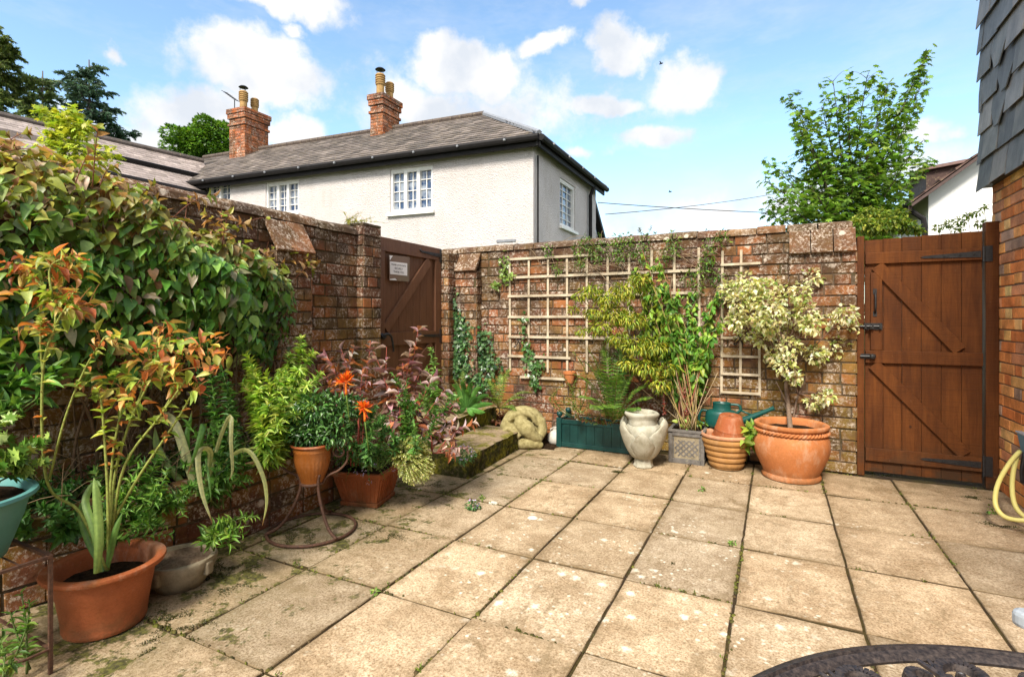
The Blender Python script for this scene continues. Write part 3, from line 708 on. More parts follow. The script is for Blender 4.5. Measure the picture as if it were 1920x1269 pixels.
# ------------------------------------------------------------------ right hand house: brick below, slate hung above
def right_house():
    t = thing('brick_house', 'orange brick house wall with grey hung slates above, at the right edge', 'house', (XR+2, 2, 0))
    mb, core = MB(), MB(); r = random.Random(21)
    y0, y1 = .2, 4.93
    core.bbox(XR+.002, XR+4, y0-3, y1, 0, 2.62)
    bricks(mb, (XR, y1, 0), (0, -1, 0), (0, 0, 1), (-1, 0, 0), y1-y0, 2.32, r, PAL_HOUSE, [4, 3, 3, 2, 1.5, 2], bond=2, prot=.004, wild=.002, jit=.001, joint=.009, L=.225, Hc=.075)
    bricks(mb, (XR+1.5, y1, 0), (-1, 0, 0), (0, 0, 1), (0, 1, 0), 1.5, 2.32, r, PAL_HOUSE, None, bond=2, prot=.004)
    mb.build('brickwork', MT['house_brick'], t); core.build('wall', MT['mortar_pale'], t)
    sl = MB(); X = XR-.065
    # hung slates: long courses, some cut to points
    row, wd = .20, .27; zb = 2.13
    cols = [(.085, .092, .098), (.11, .115, .12), (.07, .076, .082), (.13, .13, .13), (.095, .10, .10)]
    sl.bbox(X+.02, X+.075, .2, y1+.04, zb+.02, 6.2, (.02, .02, .02))
    sl.bbox(X+.03, XR+3, y1-.01, y1+.03, 2.36, 6.2, (.05, .05, .05))
    for k in range(15):
        z0 = zb+k*row
        n = 0; y = y1+.055-(.10 if k % 2 else 0)
        if k % 2: segs = [(y1+.055, y1+.055-.10)]
        else: segs = []
        while y > .3: w = wd*r.uniform(.93, 1.07); segs.append((y, y-w)); y -= w
        for (a, b) in segs:
            a -= .002; b += .002; c = r.choice(cols); q = r.uniform(.8, 1.25); c = tuple(u*q for u in c); n += 1
            th = .007; t0 = .034+r.uniform(-.003, .003)*1.5; z1 = z0+row+.06; dz = r.uniform(-.006, .006)
            fr = X+.02-t0; bk = X+.012
            yc = (a+b)/2
            if k in (2, 3, 4) and n % 2 == k % 2: prof = [(a, z0+dz+.10), (a-(a-b)*.38, z0+dz-.04), (b+(a-b)*.34, z0+dz-.04), (b, z0+dz+.10)]
            else: prof = [(a, z0+dz+r.uniform(-.004, .004)), (b, z0+dz+r.uniform(-.004, .004))]
            P = []
            for (yy, zz) in prof:
                f_ = (zz-z0)/(row+.06); P.append(Vector((fr+(bk-fr)*f_, yy, zz)))
            P += [Vector((bk, b, z1)), Vector((bk, a, z1))]
            m_ = len(P); Q = [p+Vector((th, 0, 0)) for p in P]
            sl.add(P+Q, [tuple(range(m_))[::-1], tuple(range(m_, 2*m_))]+[(i, (i+1) % m_, m_+(i+1) % m_, m_+i) for i in range(m_)], c)
    sl.build('slate_cladding', MT['hung_slate'], t)
    m = MB(); m.bbox(X+.03, XR+3, .2, y1+.0, 2.33, 2.365, (1, 1, 1)); m.build('soffit', MT['barge_brown'], t)
right_house()

# ------------------------------------------------------------------ white roughcast house beyond the wall
A0 = Vector((.442, 10.86)); DA = Vector((-.930, .366)).normalized(); DB = Vector((.437, .899)).normalized()
def HP(s, t_, z): q = A0+DA*s+DB*t_; return cw(q.x, q.y, z)
def tiles(mb, O, U, V, N, ul, vl, rng, cols, L=.26, Hc=.19, keep=None, lift=.022):
    O, U, V, N = Vector(O), Vector(U).normalized(), Vector(V).normalized(), Vector(N).normalized()
    rows = int(vl/Hc)+1
    for r in range(rows):
        u = -(L/2 if r % 2 else 0)
        while u < ul:
            a, b = max(0, u+.003), min(ul, u+L-.003); u += L
            if b-a < .03: continue
            v0, v1 = r*Hc, min(vl+.02, (r+1)*Hc+.03)
            if keep and not keep((a+b)/2, (v0+v1)/2): continue
            w = lift+rng.uniform(-.004, .006); c = rng.choice(cols); q = rng.uniform(.75, 1.25); c = tuple(x*q for x in c)
            p = [O+U*a+V*v0+N*w, O+U*b+V*v0+N*w, O+U*b+V*v1+N*.004, O+U*a+V*v1+N*.004]
            mb.add(p+[O+U*a+V*v0, O+U*b+V*v0], [(0, 1, 2, 3), (4, 5, 1, 0), (0, 3, 4), (1, 5, 2)], c)
ROOFC = [(.125, .108, .10), (.155, .132, .12), (.10, .088, .08), (.18, .155, .14), (.14, .12, .105)]
def casement(root, c, u, n, w, h, lights, rows, cols, hid=0):
    """window centred at c in the wall plane; u along the wall, n outwards"""
    c, u, n = Vector(c), Vector(u).normalized(), Vector(n).normalized(); z = Vector((0, 0, 1))
    fr = MB(); t = .055; dp = .07
    def bar(mb, u0, u1, z0, z1, n0, n1):
        p = []
        for nn in (n0, n1):
            p += [c+u*u0+z*z0+n*nn, c+u*u1+z*z0+n*nn, c+u*u1+z*z1+n*nn, c+u*u0+z*z1+n*nn]
        mb.add([p[0], p[1], p[2], p[3], p[4], p[5], p[6], p[7]], [(0, 1, 2, 3), (7, 6, 5, 4), (0, 4, 5, 1), (1, 5, 6, 2), (2, 6, 7, 3), (3, 7, 4, 0)])
    W2, H2 = w/2, h/2
    bar(fr, -W2, W2, -H2, -H2+t, -.12, dp-.10); bar(fr, -W2, W2, H2-t, H2, -.12, dp-.10)
    bar(fr, -W2, -W2+t, -H2+t, H2-t, -.12, dp-.10); bar(fr, W2-t, W2, -H2+t, H2-t, -.12, dp-.10)
    iw = (w-2*t)/lights
    for i in range(1, lights): bar(fr, -W2+t+i*iw-t*.75, -W2+t+i*iw+t*.75, -H2+t, H2-t, -.12, dp-.10)
    for i in range(lights):
        a = -W2+t+i*iw+(t*.75 if i else 0); b = -W2+t+(i+1)*iw-(t*.75 if i < lights-1 else 0)
        bar(fr, a, b, -H2+t, -H2+t+.03, -.13, -.04); bar(fr, a, b, H2-t-.03, H2-t, -.13, -.04)
        for k in range(1, cols): q = a+(b-a)*k/cols; bar(fr, q-.008, q+.008, -H2+t+.03, H2-t-.03, -.13, -.075)
        for k in range(1, rows): q = -H2+t+(h-2*t)*k/rows; bar(fr, a, b, q-.008, q+.008, -.129, -.076)
    wo = fr.build('window', MT['frame_white'], root)
    gl = MB(); bar(gl, -W2+t*.5, W2-t*.5, -H2+t*.5, H2-t*.5, -.14, -.10); gl.build('pane', MT['window_glass'], wo)
    si = MB(); bar(si, -W2-.06, W2+.06, -H2-.07, -H2-.003, -.15, .07); si.build('sill', MT['frame_white'], wo)
    return wo
def pot_stack(root, base, h, r, cowl):
    p = MB(); prof = [(r*.8, 0), (r*.78, h*.45), (r*.95, h*.5), (r*1.0, h*.54), (r*.9, h*.56)]
    for i in range(4):
        a = h*(.58+i*.1); prof += [(r*.88, a), (r*1.02, a+h*.015), (r*1.02, a+h*.045), (r*.88, a+h*.06)]
    prof += [(r*.8, h*.98), (r*.6, h)]
    p.lathe(prof, base, 16, (1, 1, 1)); o = p.build('chimney_pot', MT['pot_clay_yellow'], root, smooth=False)
    if cowl:
        q = MB(); b = Vector(base)
        for k in range(3): a = k*2.1; q.tube([b+Vector((math.cos(a)*r*.7, math.sin(a)*r*.7, h-.02)), b+Vector((math.cos(a)*r*.7, math.sin(a)*r*.7, h+.12))], .01, 4)
        q.lathe([(.001, h+.17), (r*.7, h+.15), (r*1.05, h+.11), (r*.5, h+.105), (.001, h+.105)], base, 16); q.build('cowl', MT['black_iron'], o)
def main_house():
    t = thing('white_house', 'white roughcast house with slate hipped roof and two brick chimneys, beyond the wall', 'house', tuple(HP(4, 2, 0)))
    EZ, RZ, LN, WD = 4.93, 6.5, 12.5, 4.41
    UA, UB = (HP(1, 0, 0)-HP(0, 0, 0)).normalized(), (HP(0, 1, 0)-HP(0, 0, 0)).normalized(); Z = Vector((0, 0, 1))
    nF, nR = -UB, -UA      # outward of the long front and of the short right side
    wins = [('f', at(781, 361, 11.9), 1.14, .93, 3, 4, 2), ('f', at(557.5, 378, 13.2), .92, .80, 3, 4, 2), ('f', at(445, 370, 14), .95, .62, 3, 3, 2)]
    w = MB()
    def panel(O, U, N, L, z0, z1, holes):
        us = sorted({0, L, *[a for h in holes for a in h[:2]]}); zs = sorted({z0, z1, *[a for h in holes for a in h[2:]]})
        for i in range(len(us)-1):
            for j in range(len(zs)-1):
                cu, cz = (us[i]+us[i+1])/2, (zs[j]+zs[j+1])/2
                if any(h[0] < cu < h[1] and h[2] < cz < h[3] for h in holes): continue
                p = [O+U*us[i]+Z*zs[j], O+U*us[i+1]+Z*zs[j], O+U*us[i+1]+Z*zs[j+1], O+U*us[i]+Z*zs[j+1]]; w.add(p, [(0, 1, 2, 3)])
        for h in holes:   # reveals
            q = [O+U*h[0]+Z*h[2], O+U*h[1]+Z*h[2], O+U*h[1]+Z*h[3], O+U*h[0]+Z*h[3]]; q2 = [p-N*.2 for p in q]
            w.add(q+q2, [(0, 1, 5, 4), (1, 2, 6, 5), (2, 3, 7, 6), (3, 0, 4, 7)])
    O = HP(0, 0, 0); holes = []; spots = []
    for (kind, px_, ww, hh, li, ro, co) in wins: pass
    # where the view rays meet the front plane
    def hit(px, py, O, N):
        r3 = ray(px); r3 = Vector((r3.x, r3.y, -(py-HY)/F)); o3 = Vector((0, 0, CAM_H)); k = (O-o3).dot(N)/r3.dot(N); return o3+r3*k
    def rect(px0, px1, pym, py0, py1, O, U, N):
        a = (hit(px0, pym, O, N)-O).dot(U); b = (hit(px1, pym, O, N)-O).dot(U); c = hit((px0+px1)/2, py0, O, N).z; d = hit((px0+px1)/2, py1, O, N).z
        return (min(a, b), max(a, b), min(c, d), max(c, d))
    R1 = [(744, 819, 360, 319, 401), (530, 586, 378, 349, 409), (417, 471, 370, 349, 400)]
    hs = []
    for (a, b, m_, p0, p1) in R1: hs.append(rect(a, b, m_, p0, p1, O, UA, nF))
    panel(O, UA, nF, LN, 0, EZ+.1, hs)
    hr = rect(1041, 1064, 385, 343, 430, O, UB, nR); panel(O, UB, nR, WD, 0, EZ+.1, [hr])
    OB = HP(LN, WD, 0); panel(OB, -UA, UB, LN, 0, EZ+.1, []); panel(HP(LN, 0, 0), UB, UA, WD, 0, EZ+.1, [])
    w.build('wall', MT['roughcast'], t)
    for (h, li, ro) in zip(hs, (3, 3, 3), (4, 4, 4)):
        c = O+UA*((h[0]+h[1])/2)+Z*((h[2]+h[3])/2)
        casement(t, c, UA, nF, h[1]-h[0]-.002, h[3]-h[2]-.002, li, ro, 2)
        # drip lintel
    c = O+UB*((hr[0]+hr[1])/2)+Z*((hr[2]+hr[3])/2); casement(t, c, UB, nR, hr[1]-hr[0]-.002, hr[3]-hr[2]-.002, 1, 6, 3)
    vn = MB(); a = hit(951, 452, O, nF); vn.beam(a-UA*.22+nF*.02, a+UA*.22+nF*.02, .09, .05, Z); vn.build('vent', MT['lead'], t)
    # roof
    ov = .22; r = random.Random(5)
    def ZP(s, t_): return None
    e0, e1 = HP(-ov, -ov, EZ-.02), HP(LN+ov, -ov, EZ-.02); f0, f1 = HP(-ov, WD+ov, EZ-.02), HP(LN+ov, WD+ov, EZ-.02)
    half = WD/2; r0, r1 = HP(half+.1, half, RZ), HP(LN, half, RZ)
    rf = MB(); rf.add([e0, e1, r1, r0], [(0, 1, 2, 3)], (.12, .1, .09)); rf.add([f0, f1, r1, r0], [(3, 2, 1, 0)], (.12, .1, .09)); rf.add([e0, f0, r0], [(0, 2, 1)], (.12, .1, .09))
    rf.add([e1, f1, r1], [(0, 1, 2)], (.12, .1, .09))
    Vf = (HP(half, half, RZ)-HP(half, -ov, EZ-.02)); vl = Vf.length; Nf = UA.cross(Vf).normalized(); Nf = Nf if Nf.z > 0 else -Nf
    tot = LN+ov
    tiles(rf, e0, UA, Vf, Nf, tot, vl, r, ROOFC, keep=lambda u, v: u > v/vl*(half+.1+ov)-.02)
    Vr = (HP(half, half, RZ)-HP(-ov, half, EZ-.02)); vr = Vr.length; Nr = (-UB).cross(Vr).normalized(); Nr = Nr if Nr.z > 0 else -Nr
    tiles(rf, f0, -UB, Vr, Nr, WD+2*ov, vr, r, ROOFC, keep=lambda u, v: v/vr*(half+ov)-.02 < u < WD+2*ov-v/vr*(half+ov)+.02)
    ro = rf.build('roof', MT['roof_slate'], t)
    rg = MB(); up = Z*.03
    n = 34
    for i in range(n): a, b = r0.lerp(r1, i/n)+up, r0.lerp(r1, (i+.97)/n)+up; rg.tube([a, b], .085, 8, (.09, .07, .06))
    rg.build('ridge_tiles', MT['roof_slate'], ro)
    hp = MB(); hp.tube([e0+up*1.2, r0+up*1.4], .06, 6); hp.tube([f0+up*1.2, r0+up*1.4], .06, 6); hp.build('hip_flashing', MT['lead'], ro)
    gt = MB()
    for (a, b, nn) in ((e0, e1, nF), (e0, f0, nR)):
        gt.tube([a+nn*.04-Z*.05, b+nn*.04-Z*.05], .07, 8); gt.beam(a-Z*.13-nn*.05, b-Z*.13-nn*.05, .16, .04, nn)
    gt.build('gutter', MT['gutter_black'], t)
    for i in range(1, 16):
        p = e0.lerp(e1, (i-.35)/12)+nF*.13-Z*.06 if i < 12 else e0.lerp(f0, (i-11.5)/5)+nR*.13-Z*.06
        br = MB(); br.box(p, (.045, .04, .045)); br.build('gutter_bracket', MT['lead'], t, bevel=.01)
    dp = MB(); a = O+nR*.05+UB*.12; dp.tube([a+Z*4.6, a], .022, 6); dp.build('cable_pipe', MT['gutter_black'], t)
    dp = MB(); a = O+nR*.08+UB*3.65; dp.tube([a+Z*4.75+nR*.1, a+Z*4.5, a], .05, 8); dp.build('downpipe', MT['gutter_black'], t)
    # lean-to behind the right side
    ln = MB(); q0, q1 = HP(.3, WD, 0), HP(.3, WD+1.8, 0); pts = [q0, q1, q1+Z*3.2, q0+Z*4.7]; ln.add(pts+[p+UA*5 for p in pts], MB.BF); ln.build('lean_to', MT['roughcast'], t)
    ln = MB(); ln.beam(HP(.2, WD, 4.85), HP(.2, WD+1.9, 3.15), .2, .12, Z); ln.tube([HP(.2, WD+1.75, 3.5), HP(.2, WD+1.75, 0)], .06, 8); ln.build('bargeboard', MT['gutter_black'], t)
    # chimneys
    for (ci, (s_, pm, wa, wb, ztop)) in enumerate(((5.27, 0, .40, .72, 7.33), (10.36, 0, .64, .84, 7.66))):
        ch = MB(); co = MB(); r = random.Random(40+ci); zb = 5.4
        c = HP(s_, half-.12, 0); pal = [(.30, .085, .035), (.24, .07, .032), (.36, .11, .045), (.18, .06, .035)]
        def shaft(wa, wb, z0, z1, pr=.006):
            o = c-UA*(wa/2)-UB*(wb/2)
            co.add([o+Z*z0, o+UA*wa+Z*z0, o+UA*wa+UB*wb+Z*z0, o+UB*wb+Z*z0]+[q+Z*z1 for q in (o, o+UA*wa, o+UA*wa+UB*wb, o+UB*wb)], MB.BF)
            bricks(ch, o+UA*wa+Z*z0, -UA, Z, -UB, wa, z1-z0, r, pal, None, bond=0, prot=pr)
            bricks(ch, o+Z*z0, UB, Z, -UA, wb, z1-z0, r, pal, None, bond=0, prot=pr)
            bricks(ch, o+UA*wa+UB*wb+Z*z0, -UB, Z, UA, wb, z1-z0, r, pal, None, bond=0, prot=pr)
        shaft(wa, wb, zb, ztop-.52); shaft(wa+.07, wb+.07, ztop-.52, ztop-.45); shaft(wa, wb, ztop-.45, ztop-.3); shaft(wa+.08, wb+.08, ztop-.3, ztop-.15); shaft(wa+.13, wb+.13, ztop-.15, ztop)
        fl = MB(); k = c-UA*(wa/2+.03)-UB*(wb/2+.03); zz = 5.98 if ci == 0 else 6.0
        fl.add([k+Z*5.6, k+UA*(wa+.06)+Z*5.6, k+UA*(wa+.06)+UB*(wb+.06)+Z*5.6, k+UB*(wb+.06)+Z*5.6, k+Z*zz, k+UA*(wa+.06)+Z*zz, k+UA*(wa+.06)+UB*(wb+.06)+Z*(zz+.55), k+UB*(wb+.06)+Z*(zz+.55)], MB.BF)
        cb = ch.build('chimney', MT['chimney_brick'], t); co.build('mortar', MT['mortar'], cb); fl.build('flashing', MT['lead'], cb)
        pot_stack(cb, c-UB*.2+Z*ztop, .62, .135, True); pot_stack(cb, c+UB*.2+Z*ztop, .54, .125, False)
        if ci == 1:
            ae = MB(); b = c+UA*.5-UB*.1; ae.tube([b+Z*(ztop-.6), b+Z*(ztop+.45)], .015, 5); m0, m1 = b+Z*(ztop+.42)-UA*.1, b+Z*(ztop+.78)+UA*.42; ae.tube([m0, m1], .012, 4)
            for k in range(7): q = m0.lerp(m1, k/6); ae.tube([q-UB*.12, q+UB*.12], .008, 4)
            ae.tube([b+Z*(ztop-.6), c+UA*(wa/2)+Z*(ztop-.6)], .015, 4)
            ae.build('aerial', MT['black_iron'], cb)
main_house()
def wing():
    t = thing('slate_roofed_wing', 'long low wing with a sloping stone-slate roof above the left wall', 'house', tuple(cw(-9.4, 12, 0)))
    d = Vector((.44, .898)).normalized()
    def Q(l, dd, z): return cw(l, dd, z)
    E1 = Vector((-8.05, 14.75)); Rg1 = Vector((-9.55, 16.2)); L = 13; Zv = Vector((0, 0, 1))
    dr = Vector((.585, .811)).normalized(); de = Vector((.46, .888)).normalized()
    rf = MB(); e0, e1 = E1-de*L, E1; g0, g1 = Rg1-dr*L, Rg1
    P = [Q(e0.x, e0.y, 4.55), Q(e1.x, e1.y, 4.62), Q(g1.x, g1.y, 6.02), Q(g0.x, g0.y, 6.02)]
    rf.add([q-Vector((0, 0, .16)) for q in P], [(0, 1, 2, 3)], (.1, .08, .07)); B = [P[3], P[2], P[2]+(P[2]-P[1])*Vector((1, 1, -1)).x*0+Vector((P[2].x-P[1].x, P[2].y-P[1].y, -1.4)), P[3]+Vector((P[3].x-P[0].x, P[3].y-P[0].y, -1.4))]
    rf.add(B, [(0, 1, 2, 3)], (.1, .08, .07))
    U = (P[1]-P[0]).normalized(); V = ((P[3]-P[0])-U*(P[3]-P[0]).dot(U)); vl = V.length; Nn = U.cross(V).normalized(); Nn = Nn if Nn.z > 0 else -Nn
    W3 = (P[2]-P[1]); V2 = (W3-U*W3.dot(U)); vl2 = V2.length; r = random.Random(9); cols = [(.29, .245, .23), (.32, .27, .255), (.26, .22, .205), (.35, .30, .28)]
    O2 = P[1]; n = int((P[1]-P[0]).length/.22)
    # courses run from the eave to the sloping ridge
    for k in range(n):
        a, b = k/n, (k+.985)/n; rows = 15
        A, Bq = P[0].lerp(P[1], a), P[0].lerp(P[1], b); A2, B2 = P[3].lerp(P[2], a), P[3].lerp(P[2], b)
        for j in range(rows):
            s0, s1 = j/rows, min(1, (j+1.15)/rows); off = .5/n if j % 2 else 0
            A_, B_ = P[0].lerp(P[1], a+off), P[0].lerp(P[1], min(1, b+off)); A2_, B2_ = P[3].lerp(P[2], a+off), P[3].lerp(P[2], min(1, b+off))
            c = r.choice(cols); q = r.uniform(.85, 1.15); c = tuple(x*q for x in c); w = Nn*(.011+r.uniform(-.002, .002))
            p = [A_.lerp(A2_, s0)+w, B_.lerp(B2_, s0)+w, B_.lerp(B2_, s1)+Nn*.004, A_.lerp(A2_, s1)+Nn*.004]
            rf.add(p+[A_.lerp(A2_, s0), B_.lerp(B2_, s0)], [(0, 1, 2, 3), (4, 5, 1, 0)], c)
    ro = rf.build('roof', MT['roof_slate'], t)
    rg = MB(); rg.tube([P[3]+Zv*.03, P[2]+Zv*.03], .09, 8, (.09, .075, .07)); rg.build('ridge_tiles', MT['roof_slate'], ro)
    st = MB(); a = P[1].lerp(P[2], .42)+Nn*.07; b = P[0].lerp(P[3], .42)+Nn*.07; s0 = a.lerp(b, .30); st.beam(a.lerp(b, .04), s0, .16, .09, Nn); st.build('snow_board', MT['gutter_black'], t)
    gt = MB(); gt.tube([P[0]-Zv*.06, P[1]-Zv*.06], .085, 8); gt.beam(P[0]-Zv*.18, P[1]-Zv*.18, .2, .05, (1, 0, 0)); gt.build('gutter', MT['gutter_black'], t)
    w = MB(); i0, i1 = P[0]+Vector((-.25, -.1, 0)), P[1]+Vector((-.25, -.1, 0)); j0, j1 = B[3]+Vector((.2, 0, 0)), B[2]+Vector((.2, 0, 0))
    f = lambda p, z: Vector((p.x, p.y, z))
    w.add([f(i0, 0), f(i1, 0), f(j1, 0), f(j0, 0), f(i0, 4.5), f(i1, 4.55), f(j1, 4.5), f(j0, 4.5)], MB.BF); w.build('wall', MT['roughcast'], t)
wing()
def far_house():
    X0, Y0 = 2.66, 12.7; Z = Vector((0, 0, 1))
    t = thing('white_house', 'smooth white gable-ended house with brown bargeboards behind the right gate', 'house', (X0+3, Y0+3, 0))
    W_, L_, E = 5.2, 8, 3.62; pk = E+W_/2*.79
    w = MB(); pr = [(X0, Y0, 0), (X0+W_, Y0, 0), (X0+W_, Y0, E), (X0+W_/2, Y0, pk), (X0, Y0, E)]
    w.prism(pr, (0, L_, 0)); w.build('wall', MT['render_white'], t)
    rf = MB(); r = random.Random(4); ov = .32
    for sgn, xo in ((1, X0), (-1, X0+W_)):
        O = Vector((xo-sgn*ov, Y0-.18, E-ov*.79+.06)); V = Vector((sgn*(W_/2+ov), 0, (W_/2+ov)*.79)); U = Vector((0, 1, 0)); N_ = Vector((-sgn*.62, 0, .785))
        rf.add([O, O+U*(L_+.3), O+U*(L_+.3)+V, O+V], [(0, 1, 2, 3)], (.07, .045, .04)); tiles(rf, O, U, V, N_, L_+.3, V.length, r, [(.10, .06, .05), (.13, .08, .065)], L=.25, Hc=.3, lift=.04)
    ro = rf.build('roof', MT['roof_slate'], t)
    b = MB()
    for sgn, xo in ((1, X0), (-1, X0+W_)):
        O = Vector((xo-sgn*ov, Y0-.19, E-ov*.79)); V = Vector((sgn*(W_/2+ov), 0, (W_/2+ov)*.79)); b.beam(O, O+V, .2, .05, Vector((-sgn*.62, 0, .785)))
        b.beam(O+Vector((0, .01, 0)), O+Vector((0, L_+.3, 0)), .05, .18, Z)
    b.build('bargeboard', MT['barge_brown'], t)
    g = MB(); g.tube([(X0-.38, Y0-.2, E-.16), (X0-.38, Y0+L_, E-.16)], .065, 8); g.tube([(X0-.36, Y0-.1, E-.2), (X0-.30, Y0-.1, E-.32), (X0-.10, Y0-.1, E-.5), (X0-.08, Y0-.1, E-.65), (X0-.08, Y0-.1, 0)], .05, 8); g.build('gutter', MT['gutter_black'], t)
    d = MB(); dz = 4.15; d.prism([(X0+.15, Y0+.9, 3.55), (X0+.15, Y0+.9, 4.24), (X0+1.2, Y0+.9, 4.40), (X0+1.2, Y0+.9, 4.2)], (0, 1.6, 0), (.06, .035, .03))
    d.prism([(X0+.0, Y0+.8, 4.25), (X0+1.3, Y0+.8, 4.40), (X0+1.3, Y0+.8, 4.46), (X0+.0, Y0+.8, 4.31)], (0, 1.8, 0), (.2, .13, .12)); d.build('dormer', MT['roof_slate'], t)
    c = Vector((X0, Y0+2.6, 2.55)); casement(t, c+Vector((-.12, 0, 0)), (0, 1, 0), (-1, 0, 0), 1.3, 1.1, 2, 2, 1)
far_house()
# ------------------------------------------------------------------ gates
def strap(mb, a, b, w0, w1, n, th=.006):
    """tapered hinge strap from a (wide) to b (point), lying on a surface with normal n"""
    a, b, n = Vector(a), Vector(b), Vector(n); d = (b-a).normalized(); s_ = d.cross(n)
    P = [a+s_*w0/2, a-s_*w0/2, b-d*.02-s_*w1/2, b, b-d*.02+s_*w1/2]
    mb.add([p+n*th for p in P]+[p for p in P], [(0, 1, 2, 3, 4)[::-1], (0, 5, 6, 1), (1, 6, 7, 2), (2, 7, 8, 3), (3, 8, 9, 4), (4, 9, 5, 0)])
    for t_ in (.12, .35, .6, .8):
        q = a.lerp(b, t_)+n*(th+.001); mb.lathe([(.006, -.002), (.006, .002), (.003, .005), (.001, .006)], (0, 0, 0), 8, M=None) if False else mb.box(q, (.009, .009, .009))
def right_gate():
    t = thing('garden_gate', 'tall warm-brown boarded gate with two parallel braces, beside the orange brick house', 'gate', (.97, YB-.02, 0))
    y = YB-.03; x0, x1 = .618, 1.318; zb, zt = .03, 1.80
    bd = MB(); n = 6; w = (x1-x0)/n; r = random.Random(2)
    for i in range(n):
        bd.bbox(x0+i*w+.0012, x0+(i+1)*w-.0012, y+r.uniform(-.0015, .0015), y+.022, zb, zt+i*.004, (1, 1, 1))
    bd.build('boards', MT['gate_wood'], t, bevel=.0015)
    yf = y-.024
    def rail(z0, z1): m = MB(); m.bbox(x0+.002, x1-.002, yf, y-.002, z0, z1); m.build('rail', MT['gate_wood'], t, bevel=.003)
    rail(1.615, 1.70); rail(.862, .955); rail(.115, .215)
    def brace(a, b): m = MB(); m.beam((a[0], yf+.0125, a[1]), (b[0], yf+.0125, b[1]), .085, .021, (0, 1, 0)); m.build('brace', MT['gate_wood'], t, bevel=.003)
    brace((x0+.075, 1.60), (x1-.13, .97)); brace((x0+.055, .85), (x1-.10, .225))
    m = MB(); m.bbox(x0+.035, x0+.108, yf+.004, y-.002, .957, 1.55); m.build('ledge', MT['gate_wood'], t, bevel=.003)
    # ironmongery
    h = MB(); N_ = Vector((0, -1, 0))
    strap(h, (x1-.015, yf, 1.655), (x1-.36, yf, 1.648), .045, .016, N_); h.bbox(x1+.006, x1+.045, y-.037, y-.028, 1.60, 1.71); h.tube([(x1-.001, yf-.006, 1.60), (x1-.001, yf-.006, 1.71)], .009, 8); h.build('hinge', MT['black_iron'], t)
    h = MB(); strap(h, (x1-.015, yf, .165), (x1-.36, yf, .168), .045, .016, N_); h.bbox(x1+.006, x1+.045, y-.037, y-.028, .09, .23); h.tube([(x1-.001, yf-.006, .09), (x1-.001, yf-.006, .23)], .009, 8); h.build('hinge', MT['black_iron'], t)
    p = MB(); xx = x0+.062; p.tube(poly([(xx, yf+.004, 1.40), (xx, yf-.03, 1.37), (xx, yf-.035, 1.32), (xx, yf-.03, 1.27), (xx, yf+.004, 1.24)]), .007, 8); p.bbox(xx-.012, xx+.012, yf-.001, yf+.006, 1.385, 1.425); p.bbox(xx-.012, xx+.012, yf-.001, yf+.006, 1.215, 1.255); p.build('pull_handle', MT['black_iron'], t, smooth=False)
    b = MB(); b.bbox(x0-.012, x0+.108, yf-.006, yf+.003, 1.115, 1.165); b.tube([(x0-.035, yf-.014, 1.14), (x0+.10, yf-.014, 1.14)], .009, 8); b.tube([(x0+.03, yf-.014, 1.14), (x0+.03, yf-.05, 1.125)], .007, 8)
    for q in (x0+.0, x0+.045, x0+.092): b.bbox(q-.006, q+.006, yf-.026, yf-.002, 1.122, 1.158)
    b.build('bolt', MT['black_iron'], t)
    l = MB(); l.bbox(x0-.03, x0+.06, yf-.008, yf+.001, .895, .93); l.lathe([(.001, -.02), (.018, -.016), (.022, 0), (.018, .016), (.001, .02)], (x0+.045, yf-.016, .912), 12); l.tube([(x0-.035, yf-.018, .912), (x0+.04, yf-.018, .912)], .008, 8); l.build('latch', MT['black_iron'], t)
    for (a, b_, zz) in ((.565, .612, 1.83), (1.328, XR-.004, 1.88)):
        m = MB(); m.bbox(a, b_, y-.03, y+.05, 0, zz); m.build('post', MT['gate_wood'], t, bevel=.003)
right_gate()
